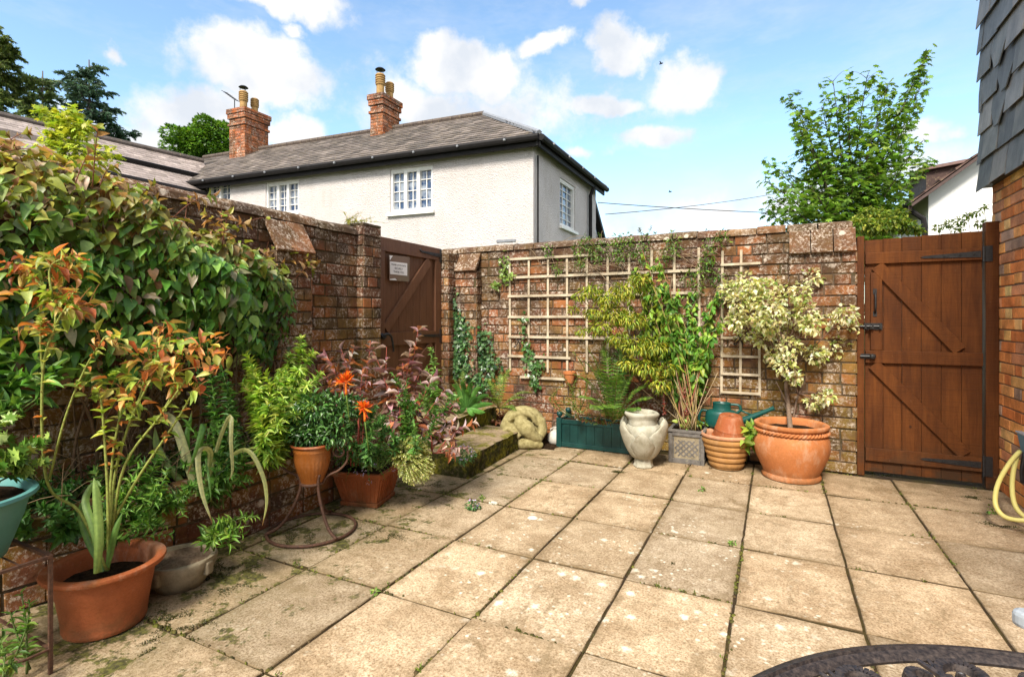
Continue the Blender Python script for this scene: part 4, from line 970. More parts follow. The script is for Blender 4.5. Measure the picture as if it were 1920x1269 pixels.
def left_gate():
    t = thing('garden_gate', 'dark brown plank gate carrying the white paper notice, at the top of the steps', 'gate', (XL-.03, 4.08, .33))
    x = XL-.045; y0, y1 = GATE_L0+.045, GATE_L1-.005; zb, zt = .35, 1.93
    bd = MB(); n = 9; w = (y1-y0)/n; r = random.Random(8)
    for i in range(n): bd.bbox(x-.02, x+r.uniform(-.0015, .0015), y0+i*w+.002, y0+(i+1)*w-.002, zb, zt-.005)
    bd.build('boards', MT['gate_dark'], t, bevel=.002)
    fx = x+.028
    def fr(a, b, z0, z1, name='rail'): m = MB(); m.bbox(x+.0025, fx, a, b, z0, z1); m.build(name, MT['gate_dark'], t, bevel=.003)
    fr(y0, y1, zt-.125, zt); fr(y0+.101, y1-.101, .95, 1.07); fr(y0+.101, y1-.101, zb, zb+.14)
    fr(y0, y0+.10, zb, zt-.126, 'stile'); fr(y1-.10, y1, zb, zt-.126, 'stile')
    m = MB(); m.beam((x+.0145, y0+.12, 1.10), (x+.0145, y1-.20, zt-.145), .095, .022, (1, 0, 0)); m.build('brace', MT['gate_dark'], t, bevel=.003)
    m = MB(); m.beam((x+.0145, y0+.30, .52), (x+.0145, y1-.15, .93), .095, .022, (1, 0, 0)); m.build('brace', MT['gate_dark'], t, bevel=.003)
    N_ = Vector((1, 0, 0))
    for z in (zt-.075, 1.02):
        h = MB(); strap(h, (fx, y1-.01, z), (fx, y1-.36, z+.01), .04, .018, N_); h.bbox(fx-.002, fx+.008, y1-.03, y1-.004, z-.07, z+.07); h.tube([(fx+.004, y1-.36, z+.01), (fx+.004, y1-.375, z+.02), (fx+.004, y1-.36, z+.03)], .008, 6); h.build('hinge', MT['black_iron'], t)
    l = MB(); c = Vector((fx, y0+.06, 1.03)); l.tube([c+Vector((0, 0, .0)), c+Vector((.02, 0, .02))], .03, 12); l.tube(poly([c+Vector((.02, 0, .02)), c+Vector((.045, .03, .03)), c+Vector((.05, .07, .0)), c+Vector((.045, .10, -.09)), c+Vector((.04, .11, -.13))]), [.014]*4+[.012]*4+[.010]*4+[.009]*4+[.011], 8)
    l.bbox(fx-.002, fx+.012, y0-.04, y0+.05, 1.02, 1.045); l.build('latch_handle', MT['black_iron'], t, smooth=True, angle=40)
    m = MB(); m.bbox(x-.06, XL+.015, GATE_L0-.016, y0-.006, .33, 1.955); m.build('post', MT['gate_dark'], t, bevel=.003)
    # the notice
    n_ = thing('paper_notice', 'white paper notice in a clear sleeve pinned to the dark left gate', 'notice', (fx+.002, y0+.25, 1.5))
    def atg(px, py): return onX(px, py, fx+.003)
    P = [atg(729, 478), atg(768, 482), atg(767, 528), atg(730, 526)]
    m = MB(); e = Vector((.0015, 0, 0)); m.add([p for p in P]+[p+e for p in P], MB.BF); m.build('sleeve', MT['sleeve'], n_)
    Q = [atg(730.5, 490), atg(763, 494), atg(763, 517), atg(731, 514)]; e = Vector((.001, 0, 0)); o = Vector((.003, 0, 0))
    m = MB(); m.add([p+o for p in Q]+[p+o+e for p in Q], MB.BF)
    s1 = [atg(730, 479), atg(736, 479.5), atg(730.5, 488)]; m.prism([p+o for p in s1], (.001, 0, 0)); s1 = [atg(730.5, 525), atg(744, 525.5), atg(740, 522), atg(731, 523)]; m.prism([p+o for p in s1], (.001, 0, 0))
    pp = m.build('paper', MT['paper'], n_)
    for i, (tx, py) in enumerate((('PLEASE LATCH GATE', 497.5), ('SECURELY', 504), ('THANK YOU', 510.5))):
        cu = bpy.data.curves.new('t', 'FONT'); cu.body = tx; cu.align_x = 'CENTER'; cu.align_y = 'CENTER'; cu.size = .022 if i == 0 else .026; cu.offset = .0004
        ob = bpy.data.objects.new('t', cu); C.objects.link(ob); bpy.context.view_layer.update()
        me = bpy.data.meshes.new_from_object(ob); bpy.data.objects.remove(ob)
        p = atg(747, py)+Vector((.0048, 0, 0)); M = Matrix.Translation(p) @ Matrix(((0, 0, 1, 0), (1, 0, 0, 0), (0, 1, 0, 0), (0, 0, 0, 1)))
        me.transform(M); link('lettering', me, MT['ink'], pp)
left_gate()

# ------------------------------------------------------------------ trellises on the back wall
def trellis():
    y = YB-.012
    def X(px): return onY(px, 600, y).x
    def Zz(px, py): return onY(px, py, y).z
    def piece(root, x0, x1, z0, z1, dy, nm, rot=0):
        m = MB(); c = Vector(((x0+x1)/2, y-dy, (z0+z1)/2)); Rm = Matrix.Rotation(rot, 3, 'Y'); m.box(c, (x1-x0, .013, z1-z0), Rm); m.build(nm, MT['trellis_wood'], root, bevel=.0015)
    t = thing('trellis', 'wide square wooden trellis on the left part of the back wall', 'trellis', (-1.6, y, .5)); r = random.Random(1)
    xs = [X(p) for p in (957, 992, 1028, 1064, 1101, 1140, 1180, 1222, 1265, 1311)]
    for i, x in enumerate(xs):
        zlo = .66 if i < 3 else (.68 if i < 6 else .9); piece(t, x-.011, x+.011, zlo, 1.80+(.02 if i > 6 else 0)-(.0 if i else .02), .007, 'upright', r.uniform(-.006, .006))
    hz = [Zz(957, p) for p in (487, 521, 556, 594, 631, 667, 705)]
    xe = [4.3, 9.2, 9.2, 5.2, 6.2, 3.2, 3.0]
    for i, z in enumerate(hz):
        k = xe[i]; xr = xs[int(k)]+(xs[min(9, int(k)+1)]-xs[int(k)])*(k-int(k)) if k < 9 else xs[9]+.02
        xl = xs[0]-.02 if i < 6 else xs[0]+.12
        piece(t, xl, xr, z-.012, z+.012, .021, 'crossbar', r.uniform(-.004, .004))
    t = thing('trellis', 'narrow tall wooden trellis behind the variegated shrub', 'trellis', (-.2, y, .5))
    xs = [X(p) for p in (1354, 1389, 1424)]
    for i, x in enumerate(xs): piece(t, x-.010, x+.010, .55, 1.78 if i < 2 else 1.25, .007, 'upright', r.uniform(-.008, .008))
    for py in (497, 562, 603, 633, 667, 700, 734): z = Zz(1354, py); piece(t, xs[0]-.01, xs[2]+.008, z-.010, z+.010, .021, 'crossbar', r.uniform(-.006, .006))
    for px, py, lb in ((970, 645, 'small black iron bracket hanging low at the left end of the wide trellis'), (1384, 640, 'small black iron hook hanging on the narrow trellis')):
        p = onY(px, py, y-.04); m = MB(); m.tube(poly([p+Vector((.03, .02, .06)), p+Vector((.02, -.02, .03)), p, p+Vector((-.02, -.02, -.03)), p+Vector((-.035, 0, -.02))]), .005, 6)
        m.tube(poly([p+Vector((-.03, .02, -.03)), p+Vector((.0, -.02, .05)), p+Vector((.035, .02, -.03))]), .004, 6)
        tag(m.build('iron_hook', MT['black_iron'], smooth=True), lb, 'hook')
trellis()

# ------------------------------------------------------------------ pots
def soil_disc(root, c, r, z, name='soil', mat='soil'):
    m = MB(); n = 24; rg = random.Random(int(abs(c[0])*1000)); ring = []
    V = [(c[0], c[1], z+.015)]
    for k in range(1, 5):
        for j in range(n): a = 2*math.pi*j/n; V.append((c[0]+r*k/4*math.cos(a), c[1]+r*k/4*math.sin(a), z+rg.uniform(-.01, .01)*(1 if k < 4 else .3)))
    Fs = [(0, 1+j, 1+(j+1) % n) for j in range(n)]
    for k in range(3):
        for j in range(n): a = 1+k*n+j; b = 1+k*n+(j+1) % n; Fs.append((a, a+n, b+n, b))
    m.add(V, Fs); return m.build(name, MT[mat], root, smooth=True)
def big_pot():
    c = Vector((.108, 4.50, 0)); t = thing('terracotta_pot', 'large glossy terracotta pot with a rope band, holding the variegated shrub', 'plant pot', tuple(c))
    prof = [(.180, 0), (.198, .004), (.203, .016), (.200, .03), (.190, .042), (.198, .062), (.220, .11), (.245, .17), (.258, .225), (.2605, .265), (.255, .30), (.243, .33), (.231, .345)]
    m = MB(); m.lathe(prof, c, 64); m.build('body', MT['terracotta'], t, smooth=True, angle=50)
    m = MB(); m.lathe([(.228, .343), (.236, .352), (.236, .362), (.233, .372), (.250, .383), (.256, .396), (.254, .408), (.240, .415), (.224, .412), (.215, .40), (.212, .35), (.212, .30), (.001, .29)], c, 64, cap=(False, False)); rim = m.build('rim', MT['terracotta'], t, smooth=True, angle=50)
    m = MB()
    for k in range(2):
        pts = [c+Vector((math.cos(a)*(.243+.008*math.cos(a*28+k*math.pi)), math.sin(a)*(.243+.008*math.cos(a*28+k*math.pi)), .356+.008*math.sin(a*28+k*math.pi))) for a in [2*math.pi*i/420 for i in range(420)]]
        m.tube(pts, .0085, 6, closed=True)
    m.build('rope_band', MT['terracotta'], t, smooth=True)
    soil_disc(t, c, .211, .36)
big_pot()
def ribbed_pot():
    c = Vector((-.352, 4.56, 0)); t = thing('terracotta_pot', 'buff ribbed pot with an upturned pot resting in it', 'plant pot', tuple(c))
    prof = [(.105, 0), (.118, .003), (.124, .012)]
    for i in range(5):
        z0 = .015+i*.046; r0 = .125+.011*i+.002*i; prof += [(r0-.002, z0), (r0+.008, z0+.01), (r0+.0125, z0+.024), (r0+.010, z0+.038), (r0+.004, z0+.045)]
    m = MB(); m.lathe(prof+[(.176, .25)], c, 56); m.build('body', MT['buff_pot'], t, smooth=True, angle=60)
    m = MB(); m.lathe([(.174, .247), (.190, .252), (.194, .262), (.192, .274), (.182, .279), (.170, .274), (.165, .25), (.15, .12), (.001, .11)], c, 56, cap=(False, False)); m.build('rim', MT['rim_pink'], t, smooth=True, angle=60)
    soil_disc(t, c, .166, .20)
    c2 = c+Vector((.022, -.005, .214)); q = thing('upturned_pot', 'orange-brown upturned clay pot resting in the buff ribbed pot', 'plant pot', tuple(c2))
    Mr = Matrix.Rotation(R(9), 3, 'X') @ Matrix.Rotation(R(4), 3, 'Y')
    m = MB(); m.lathe([(.12, -.0), (.134, .0), (.134, .045), (.129, .050), (.124, .052), (.118, .085), (.113, .10), (.1145, .106), (.110, .112), (.086, .205), (.080, .214), (.070, .217), (.022, .217), (.016, .214), (.015, .17), (.0005, .17)], c2, 48, M=Mr); m.build('body', MT['terracotta_dark'], q, smooth=True, angle=40)
ribbed_pot()
def can():
    # stands on an upturned pot behind the ribbed one
    c = Vector((-.36, 4.735, .0)); s_ = thing('plant_pot', 'dark clay pot turned upside down under the watering can', 'plant pot', tuple(c))
    m = MB(); m.lathe([(.09, 0), (.115, 0), (.115, .05), (.108, .052), (.095, .285), (.09, .29), (.02, .29), (.001, .288)], c, 32); m.build('body', MT['terracotta_dark'], s_, smooth=True, angle=40)
    z0 = .291; c = Vector((-.40, 4.735, z0)); t = thing('watering_can', 'dark green plastic watering can with a long straight spout, standing by the wall', 'watering can', tuple(c))
    m = MB(); el = lambda a, i: 1/math.sqrt((math.cos(a)/1.25)**2+(math.sin(a)/.82)**2)
    m.lathe([(.098, 0), (.104, .006), (.106, .05), (.104, .10), (.098, .128), (.080, .14), (.060, .145), (.056, .155), (.058, .195), (.060, .20), (.056, .205), (.050, .2), (.05, .15), (.001, .15)], c, 40, rf=el); m.build('body', MT['can_plastic'], t, smooth=True, angle=45)
    m = MB(); a = c+Vector((.10, 0, .03)); b = c+Vector((.395, -.02, .19)); m.tube([a, a.lerp(b, .3), a.lerp(b, .9), b], [.036, .027, .016, .019], 12); m.build('spout', MT['can_plastic'], t, smooth=True, angle=40)
    m = MB(); m.tube(poly([c+Vector((.06, 0, .19)), c+Vector((.10, 0, .192)), c+Vector((.135, 0, .185)), c+Vector((.145, 0, .15)), c+Vector((.115, 0, .12))]), .012, 8); m.tube([c+Vector((.14, 0, .15)), c+Vector((.235, -.01, .115))], .008, 8); m.build('top_handle', MT['can_plastic'], t, smooth=True)
    m = MB(); m.tube(poly([c+Vector((-.11, 0, .125)), c+Vector((-.155, 0, .125)), c+Vector((-.175, 0, .10)), c+Vector((-.182, 0, .05)), c+Vector((-.17, 0, .02)), c+Vector((-.12, 0, .012))]), .012, 8); m.build('rear_handle', MT['can_plastic'], t, smooth=True)
can()
def lead_pot():
    c = Vector((-.655, 4.65, 0)); t = thing('square_planter', 'grey lead-look square planter with lattice panels, holding the tall drooping shrub', 'planter', tuple(c))
    w, h = .142, .27; m = MB()
    m.bbox(c.x-w+.012, c.x+w-.012, c.y-w+.012, c.y+w-.012, .02, h-.03)
    m.build('box', MT['cement'], t)
    m = MB()
    for sx, sy in ((-1, -1), (1, -1), (1, 1), (-1, 1)): m.bbox(*sorted((c.x+sx*w, c.x+sx*(w-.03))), *sorted((c.y+sy*w, c.y+sy*(w-.03))), 0, h-.025)
    for a in range(4):
        Rz = Matrix.Rotation(a*math.pi/2, 3, 'Z')
        for (z, hh, out) in ((.02, .04, .001), (h-.03, .03, .001)):
            m.box(c+Rz @ Vector((0, -w+.011, z)), ((w-.031)*2, .022, hh), Rz)
        for q in (-1, 1): m.box(c+Rz @ Vector((q*.104, -w+.014, h/2-.005)), (.012, .014, h-.10), Rz)
    m.build('frame', MT['lead_pot'], t, bevel=.003)
    m = MB()
    for a in range(4):
        Rz = Matrix.Rotation(a*math.pi/2, 3, 'Z')
        for k in range(-2, 3):
            for sg, dy in ((1, .0), (-1, .002)):
                x0, x1 = -.09, .09; L = .13; cx = k*.045; p = Vector((cx-L/2, -w+.012+dy, .125-sg*L/2)); q = Vector((cx+L/2, -w+.012+dy, .125+sg*L/2))
                # clip to the panel
                def cl(p, q):
                    t0, t1 = 0., 1.
                    d = q-p
                    if d.x > 0: t0, t1 = max(t0, (x0-p.x)/d.x), min(t1, (x1-p.x)/d.x)
                    return p+d*t0, p+d*t1
                p, q = cl(p, q); m.beam(c+Rz @ p, c+Rz @ q, .011, .007, Rz @ Vector((0, 1, 0)))
    m.build('lattice', MT['lead_pot'], t)
    m = MB(); m.bbox(c.x-w-.006, c.x+w+.006, c.y-w-.006, c.y-w+.022, h-.014, h+.008); m.bbox(c.x-w-.006, c.x+w+.006, c.y+w-.022, c.y+w+.006, h-.014, h+.008)
    m.bbox(c.x-w-.006, c.x-w+.022, c.y-w+.0225, c.y+w-.0225, h-.014, h+.008); m.bbox(c.x+w-.022, c.x+w+.006, c.y-w+.0225, c.y+w-.0225, h-.014, h+.008); m.build('rim', MT['lead_pot'], t, bevel=.003)
    m = MB(); m.bbox(c.x-w+.023, c.x+w-.023, c.y-w+.023, c.y+w-.023, h-.04, h-.012); m.build('soil', MT['soil'], t)
lead_pot()
def urn():
    c = Vector((-.955, 4.285, 0)); t = thing('stone_urn', 'pale stone urn of overlapping petals carved with spirals', 'urn', tuple(c))
    body = MB(); n = 96
    prof = [(.070, .085), (.078, .10), (.096, .14), (.118, .20), (.134, .25), (.142, .29), (.13, .33), (.112, .345), (.105, .35), (.10, .34), (.09, .25), (.05, .15), (.001, .14)]
    body.lathe(prof, c, n, rf=lambda a, i: 1+.05*math.cos(2*a+.4)); body.build('bowl', MT['urn_stone'], t, smooth=True)
    nk = MB(); nk.lathe([(.105, .30), (.118, .35), (.112, .375), (.116, .395), (.132, .415), (.136, .43), (.128, .442), (.112, .443), (.10, .43), (.095, .40), (.09, .36), (.05, .33), (.001, .32)], c+Vector((-.015, .01, 0)), 64, rf=lambda a, i: 1+.06*math.sin(3*a+i*.5)); nk.build('neck', MT['urn_stone'], t, smooth=True)
    # five thick petals leaning out, tips curling
    for k, (ang, top, wd, rr) in enumerate(((-138, .375, .145, .182), (-18, .41, .150, .190), (43, .39, .15, .18), (163, .385, .145, .185), (103, .39, .15, .18), (-80, .32, .130, .195))):
        a0 = R(ang); m = MB(); U_, V_ = 22, 20; rows = []
        def pt(u, v, th):
            h = .075+(top-.075)*v; w = wd*(math.sin(math.pi*(.12+v*.72))**.6)*(1 if v < .85 else 1-((v-.85)/.15)**2*.35)
            rad = .068+(rr-.068)*min(1, v*1.12)**.72+(-.006*(v-.8)/.20 if v > .80 else 0)
            rad = rad+th*(.9-.55*abs(u)**3)*(math.sin(math.pi*min(1, .06+v*.93))**.4)
            lat = u*w; e = a0+lat/max(.12, rad+.03); rr_ = rad*(1-.10*u*u)
            hh = h-.085*u*u*v*v*1.0
            return c+Vector((math.cos(e)*rr_, math.sin(e)*rr_, hh))
        for th in (.034, -.006):
            b = len(m.v)
            for j in range(V_+1):
                for i in range(U_+1): m.v.append(tuple(pt(-1+2*i/U_, j/V_, th))); m.c.append((1, 1, 1))
            for j in range(V_):
                for i in range(U_):
                    q = b+j*(U_+1)+i; f = (q, q+1, q+U_+2, q+U_+1); m.f.append(f if th > 0 else f[::-1]); m.mi.append(0)
        K = (U_+1)*(V_+1); rim = [i for i in range(U_+1)]+[j*(U_+1)+U_ for j in range(1, V_+1)]+[V_*(U_+1)+i for i in range(U_-1, -1, -1)]+[j*(U_+1) for j in range(V_-1, 0, -1)]
        for i in range(len(rim)): p, q = rim[i], rim[(i+1) % len(rim)]; m.f.append((p, K+p, K+q, q)); m.mi.append(0)
        pe = m.build('petal', MT['urn_stone'], t, smooth=True, angle=70)
        # incised spirals as fine dark ridges
        s2 = MB()
        for (u0, v0, rad_, dr) in ((-.35, .78, .030, 1), (.42, .62, .026, -1), (-.1, .34, .028, 1)):
            pts = []
            for i in range(46):
                ph = i/45*math.pi*4.4; q = rad_*(1-i/50); w_ = wd*.9
                pts.append(pt(max(-.95, min(.95, u0+dr*q*math.cos(ph)/w_)), max(.03, min(.97, v0+q*math.sin(ph)/(top-.08))), .0305))
            s2.tube(pts, .0028, 5)
            s2.tube([pt(max(-.9, min(.9, u0+dr*(.9*rad_/wd)+dr*i*.02)), max(.02, v0-.04*i), .0305) for i in range(6)], .0028, 5)
        s2.build('spiral_carving', MT['cement'], pe)
    m = MB(); m.lathe([(.078, 0), (.082, .01), (.074, .03), (.070, .07), (.078, .11), (.06, .12)], c, 8, rot=.3); m.build('foot', MT['urn_stone'], t, bevel=.004)
urn()
def green_box():
    a = gp(1048, 838); t = thing('wooden_planter', 'dark green slatted wooden planter box with ball finials', 'planter', (a.x+.34, a.y+.1, 0))
    x0, x1 = a.x, a.x+.76; y0, y1 = 4.57, 4.80; r = random.Random(3)
    m = MB(); n = 9; w = (x1-x0-.05)/n
    for i in range(n): m.bbox(x0+.025+i*w+.001, x0+.025+(i+1)*w-.001, y0+.012, y0+.026, .03, .235)
    m.build('front_slats', MT['green_paint'], t, bevel=.0015)
    m = MB(); m.bbox(x0+.0255, x1-.0255, y0+.002, y0+.030, .225, .262); m.bbox(x0+.0255, x1-.0255, y0+.002, y0+.030, .012, .050); m.bbox(x0+.0255, x1-.0255, y1-.03, y1-.002, .012, .262)
    for q in (x0, x1): m.bbox(q-.012, q+.012, y0+.0255, y1-.0255, .02, .262)
    m.build('rails', MT['green_paint'], t, bevel=.0015)
    for (px, py) in ((x0, y0), (x1, y0), (x0, y1), (x1, y1)):
        m = MB(); m.bbox(px-.025, px+.025, py-.005, py+.045, 0, .275); p = m.build('post', MT['green_paint'], t, bevel=.002)
        m = MB(); m.lathe([(.010, .275), (.011, .283), (.022, .289), (.0285, .302), (.028, .318), (.020, .33), (.001, .334)], (px, py+.02, 0), 20); m.build('ball_finial', MT['green_paint'], p, smooth=True)
    m = MB(); m.bbox(x0+.013, x1-.013, y0+.031, y1-.031, .03, .245); m.build('soil', MT['soil'], t)
    # small figurine beside the finial
    c = Vector((x0+.16, y0+.09, .246)); f = thing('figurine', 'tiny pale figurine with a dark round head standing in the green planter', 'ornament', tuple(c))
    m = MB(); m.lathe([(.020, 0), (.024, .01), (.018, .04), (.013, .06), (.001, .065)], c, 14); m.build('body', MT['pale_stone'], f, smooth=True); m = MB(); m.lathe([(.004, .058), (.016, .066), (.019, .078), (.014, .092), (.001, .097)], c, 14); m.build('head', MT['black_iron'], f, smooth=True)
    # round pale jar half hidden at its left
    c = Vector((x0-.06, y0+.075, 0)); m = MB(); m.lathe([(.04, 0), (.06, .01), (.082, .05), (.078, .09), (.05, .125), (.028, .14), (.026, .16), (.033, .168), (.02, .168), (.001, .14)], c, 32); m.tube([c+Vector((-.03, 0, .155)), c+Vector((-.055, 0, .145)), c+Vector((-.05, 0, .115))], .006, 6)
    tag(m.build('stone_jar', MT['pale_stone'], smooth=True), 'small round pale jug tucked behind the green planter post', 'jug')
green_box()
def statue():
    c = at(981, 828, 4.95); c.z = 0; rx = Vector((CS, SN, 0)); ry = Vector((-SN, CS, 0)); m = MB()
    P = lambda l, d, z: c+rx*l+ry*d+Vector((0, 0, z))
    def limb(pts, rad, n=20):
        q = poly([P(*p) for p in pts], 6); k = len(q); rr = [float(np.interp(i/(k-1), np.linspace(0, 1, len(rad)), rad)) for i in range(k)]
        e0, e1 = (q[0]-q[1]).normalized(), (q[-1]-q[-2]).normalized()     # round the two ends off
        q = [q[0]+e0*rr[0]*f for f in (.95, .75, .4)]+q+[q[-1]+e1*rr[-1]*f for f in (.4, .75, .95)]; rr = [rr[0]*f for f in (.25, .66, .92)]+rr+[rr[-1]*f for f in (.92, .66, .25)]
        m.tube(q, rr, n)
    limb([(-.165, .0, .07), (-.15, .0, .18), (-.08, .02, .265), (.01, .03, .285), (.10, .03, .25), (.135, .02, .16), (.12, .02, .08)], [.05, .07, .085, .09, .085, .08, .07])
    limb([(-.08, .03, .12), (.06, .03, .14)], [.11, .11])                                   # belly
    limb([(-.02, -.115, .225), (.035, -.13, .18), (.09, -.135, .125), (.145, -.12, .095)], [.070, .078, .052, .036])   # folded arm
    limb([(.165, -.05, .24), (.178, -.05, .17), (.16, -.07, .11)], [.045, .05, .04])         # hip fold
    limb([(-.03, -.11, .05), (.06, -.13, .052), (.15, -.12, .035)], [.052, .05, .034])       # shin on the ground
    limb([(-.145, -.085, .13), (-.10, -.09, .15)], [.055, .06])                              # cheek
    limb([(-.205, -.07, .09), (-.185, -.11, .15), (-.12, -.145, .185), (-.05, -.15, .12)], [.018, .024, .026, .02])   # brow
    limb([(-.16, -.08, .035), (-.09, -.09, .04)], [.035, .04])
    limb([(-.12, -.07, .26), (-.03, -.09, .325), (.07, -.08, .30), (.13, -.07, .22)], [.022, .03, .03, .022])         # ridge over the back
    ob = m.build('tmp', None); md = ob.modifiers.new('r', 'REMESH'); md.mode = 'VOXEL'; md.voxel_size = .0085; sm = ob.modifiers.new('s', 'SMOOTH'); sm.iterations = 1; sm.factor = .5
    bpy.context.view_layer.update(); dg = bpy.context.evaluated_depsgraph_get(); me = bpy.data.meshes.new_from_object(ob.evaluated_get(dg)); me.transform(ob.matrix_world); bpy.data.objects.remove(ob)
    for v in me.vertices: n = mnoise.noise(v.co*24)*.004+mnoise.noise(v.co*85)*.0016; v.co += v.normal*n; v.co.z = max(0, v.co.z)
    me.polygons.foreach_set('use_smooth', [True]*len(me.polygons)); me.materials.clear()
    ob = link('stone_statue', me, MT['lichened_stone']); tag(ob, 'mossy yellow-grey stone sculpture of a curled-up crouching figure', 'statue')
statue()
def near_pots():
    # big plastic terracotta pot with the roses
    c = Vector((-2.36, 1.13, 0)); t = thing('terracotta_pot', 'wide brown-orange pot with a broad flat rim, holding the rose bushes', 'plant pot', tuple(c))
    m = MB(); m.lathe([(0.1209, 0), (0.1326, .004), (0.1373, .018), (0.1361, .022), (0.1435, .08), (0.1529, .14), (0.1541, .143), (0.1552, .146), (0.1622, .19), (0.1669, .222)], c, 64); m.build('body', MT['terracotta_plastic'], t, smooth=True, angle=50)
    m = MB(); m.lathe([(0.1669, .22), (0.1841, .221), (0.1966, .226), (0.2020, .236), (0.1997, .245), (0.1895, .249), (0.1716, .247), (0.1654, .24), (0.1607, .22), (0.1482, .16), (0.0008, .15)], c, 64, cap=(False, False)); m.build('rim', MT['terracotta_dark'], t, smooth=True, angle=50)
    soil_disc(t, c, .155, .175)
    # shallow stone bowl
    c = Vector((-2.405, 1.445, 0)); t = thing('stone_bowl', 'shallow weathered stone bowl filled with grit, beside the rose pot', 'bowl', tuple(c))
    m = MB(); m.lathe([(.085, 0), (.10, .004), (.125, .04), (.143, .085), (.150, .118), (.146, .128), (.134, .13), (.126, .124), (.12, .11), (.001, .105)], c, 48, rf=lambda a, i: 1+.02*math.sin(5*a+i)); m.build('basin', MT['cement'], t, smooth=True, angle=60)
    for k in range(4): a = R(-70+k*90); p = c+Vector((math.cos(a)*.138, math.sin(a)*.138, .085)); m = MB(); m.box(p, (.03, .045, .06), Matrix.Rotation(a, 3, 'Z')); m.build('lug', MT['cement'], t, bevel=.01)
    soil_disc(t, c, .124, .115, 'grit', 'mortar_pale')
    # wrought iron stand
    c = Vector((-2.345, 2.15, 0)); t = thing('plant_stand', 'rusty wrought iron plant stand with scrolls and a ring base', 'plant stand', tuple(c)); T = Matrix.Rotation(TH, 3, 'Z')
    P = lambda l, d, z: c+T @ Vector((l, d, z))
    m = MB(); m.tube([P(.235*math.cos(a), .235*math.sin(a), .009) for a in [2*math.pi*i/64 for i in range(64)]], .0085, 8, closed=True); m.build('base_ring', MT['rust_iron'], t, smooth=True)
    m = MB(); m.tube([P(.06*math.cos(a), .06*math.sin(a), .27) for a in [2*math.pi*i/32 for i in range(32)]], .009, 6, closed=True)
    m.build('collar', MT['rust_iron'], t, smooth=True)
    for k, ang in enumerate((205, -40, 85)):
        a = R(ang); u = Vector((math.cos(a), math.sin(a), 0)); q = lambda r_, z: P(u.x*r_, u.y*r_, z)
        m = MB(); m.tube(poly([q(.075, .33), q(.062, .28), q(.07, .22), q(.11, .13), q(.17, .05), q(.245, .016)]), .009, 7); m.build('leg', MT['rust_iron'], t, smooth=True)
    for sg in (-1, 1):
        m = MB(); pts = [P(sg*.06, 0, .27), P(sg*.09, 0, .31), P(sg*.15, 0, .34), P(sg*.195, 0, .39), P(sg*.20, 0, .45)]
        cc = (sg*.155, .45)
        sp = []
        for i in range(26): ph = i/25*math.pi*3.0; rr = .055*(1-i/30); sp.append(P(cc[0]+sg*rr*math.cos(ph), 0, cc[1]+rr*math.sin(ph)))
        m.tube(poly(pts)+sp, .0065, 6); m.build('scroll', MT['rust_iron'], t, smooth=True)
    # fluted glazed pot in the stand
    pc = c+Vector((0, 0, .262)); t = thing('fluted_pot', 'small fluted honey-brown glazed pot held in the iron stand', 'plant pot', tuple(pc))
    fl = lambda a, i: 1+(.022*abs(math.cos(a*14)) if 2 <= i <= 7 else 0)
    m = MB(); m.lathe([(0.0522, 0.0000), (0.0574, 0.0028), (0.0600, 0.0186), (0.0696, 0.0465), (0.0818, 0.0791), (0.0905, 0.1116), (0.0957, 0.1376), (0.0957, 0.1423), (0.0983, 0.1469), (0.0992, 0.1860), (0.1018, 0.1897), (0.1027, 0.1972), (0.1018, 0.2185)], pc, 112, rf=fl); m.build('body', MT['glazed_brown'], t, smooth=True)
    m = MB(); m.lathe([(0.1018, 0.2167), (0.1114, 0.2195), (0.1157, 0.2251), (0.1140, 0.2325), (0.1053, 0.2334), (0.1009, 0.2269), (0.0957, 0.1953), (0.0009, 0.1860)], pc, 56, cap=(False, False)); m.build('rim', MT['terracotta_dark'], t, smooth=True, angle=50); soil_disc(t, pc, .093, pc.z+.21)
    # square terracotta planter
    c = Vector((-2.405, 2.675, 0)); t = thing('square_planter', 'square flared terracotta planter standing corner-on, full of trailing plants', 'planter', tuple(c), 0)
    Rz = Matrix.Rotation(R(14), 3, 'Z')
    def sq(m, w0, z0, w1, z1):
        pr = []
        for w_, z in ((w0, z0), (w1, z1)):
            for (sx, sy) in ((-1, -1), (1, -1), (1, 1), (-1, 1)): pr.append(c+Rz @ Vector((sx*w_, sy*w_, z)))
        m.add(pr, MB.BF)
    m = MB(); sq(m, .130, 0, .131, .026); sq(m, .122, .026, .163, .195)
    for a in range(4):
        Rk = Rz @ Matrix.Rotation(a*math.pi/2, 3, 'Z')
        for k in range(-4, 5):
            m.beam(c+Rk @ Vector((k*.025, -.1235, .03)), c+Rk @ Vector((k*.033, -.1625, .18)), .010, .008, Rk @ Vector((0, 1, 0)))
    m.build('body', MT['terracotta_dark'], t, bevel=.004)
    m = MB(); sq(m, .172, .195, .176, .222); m.build('rim', MT['terracotta_dark'], t, bevel=.006); m = MB(); sq(m, .15, .2225, .15, .228); m.build('soil', MT['soil'], t)
    # teal tub on its rack
    x0, x1, y0, y1 = -2.60, -2.19, .42, .885; t = thing('metal_rack', 'rusty angle-iron rack standing on the paving, carrying the teal tub', 'rack', ((x0+x1)/2, (y0+y1)/2, 0))
    m = MB()
    for z, w_ in ((.397, .009), (.085, .006)):
        m = MB()
        for a, b in (((x0, y0), (x1, y0)), ((x1, y0), (x1, y1)), ((x1, y1), (x0, y1)), ((x0, y1), (x0, y0))): m.beam((a[0], a[1], z), (b[0], b[1], z), w_*1.6, w_, (0, 0, 1))
        for k in range(1, 6): y = y0+(y1-y0)*k/6; m.tube([(x0, y, z), (x1, y, z)], .003, 5)
        m.build('shelf', MT['rust_iron'], t)
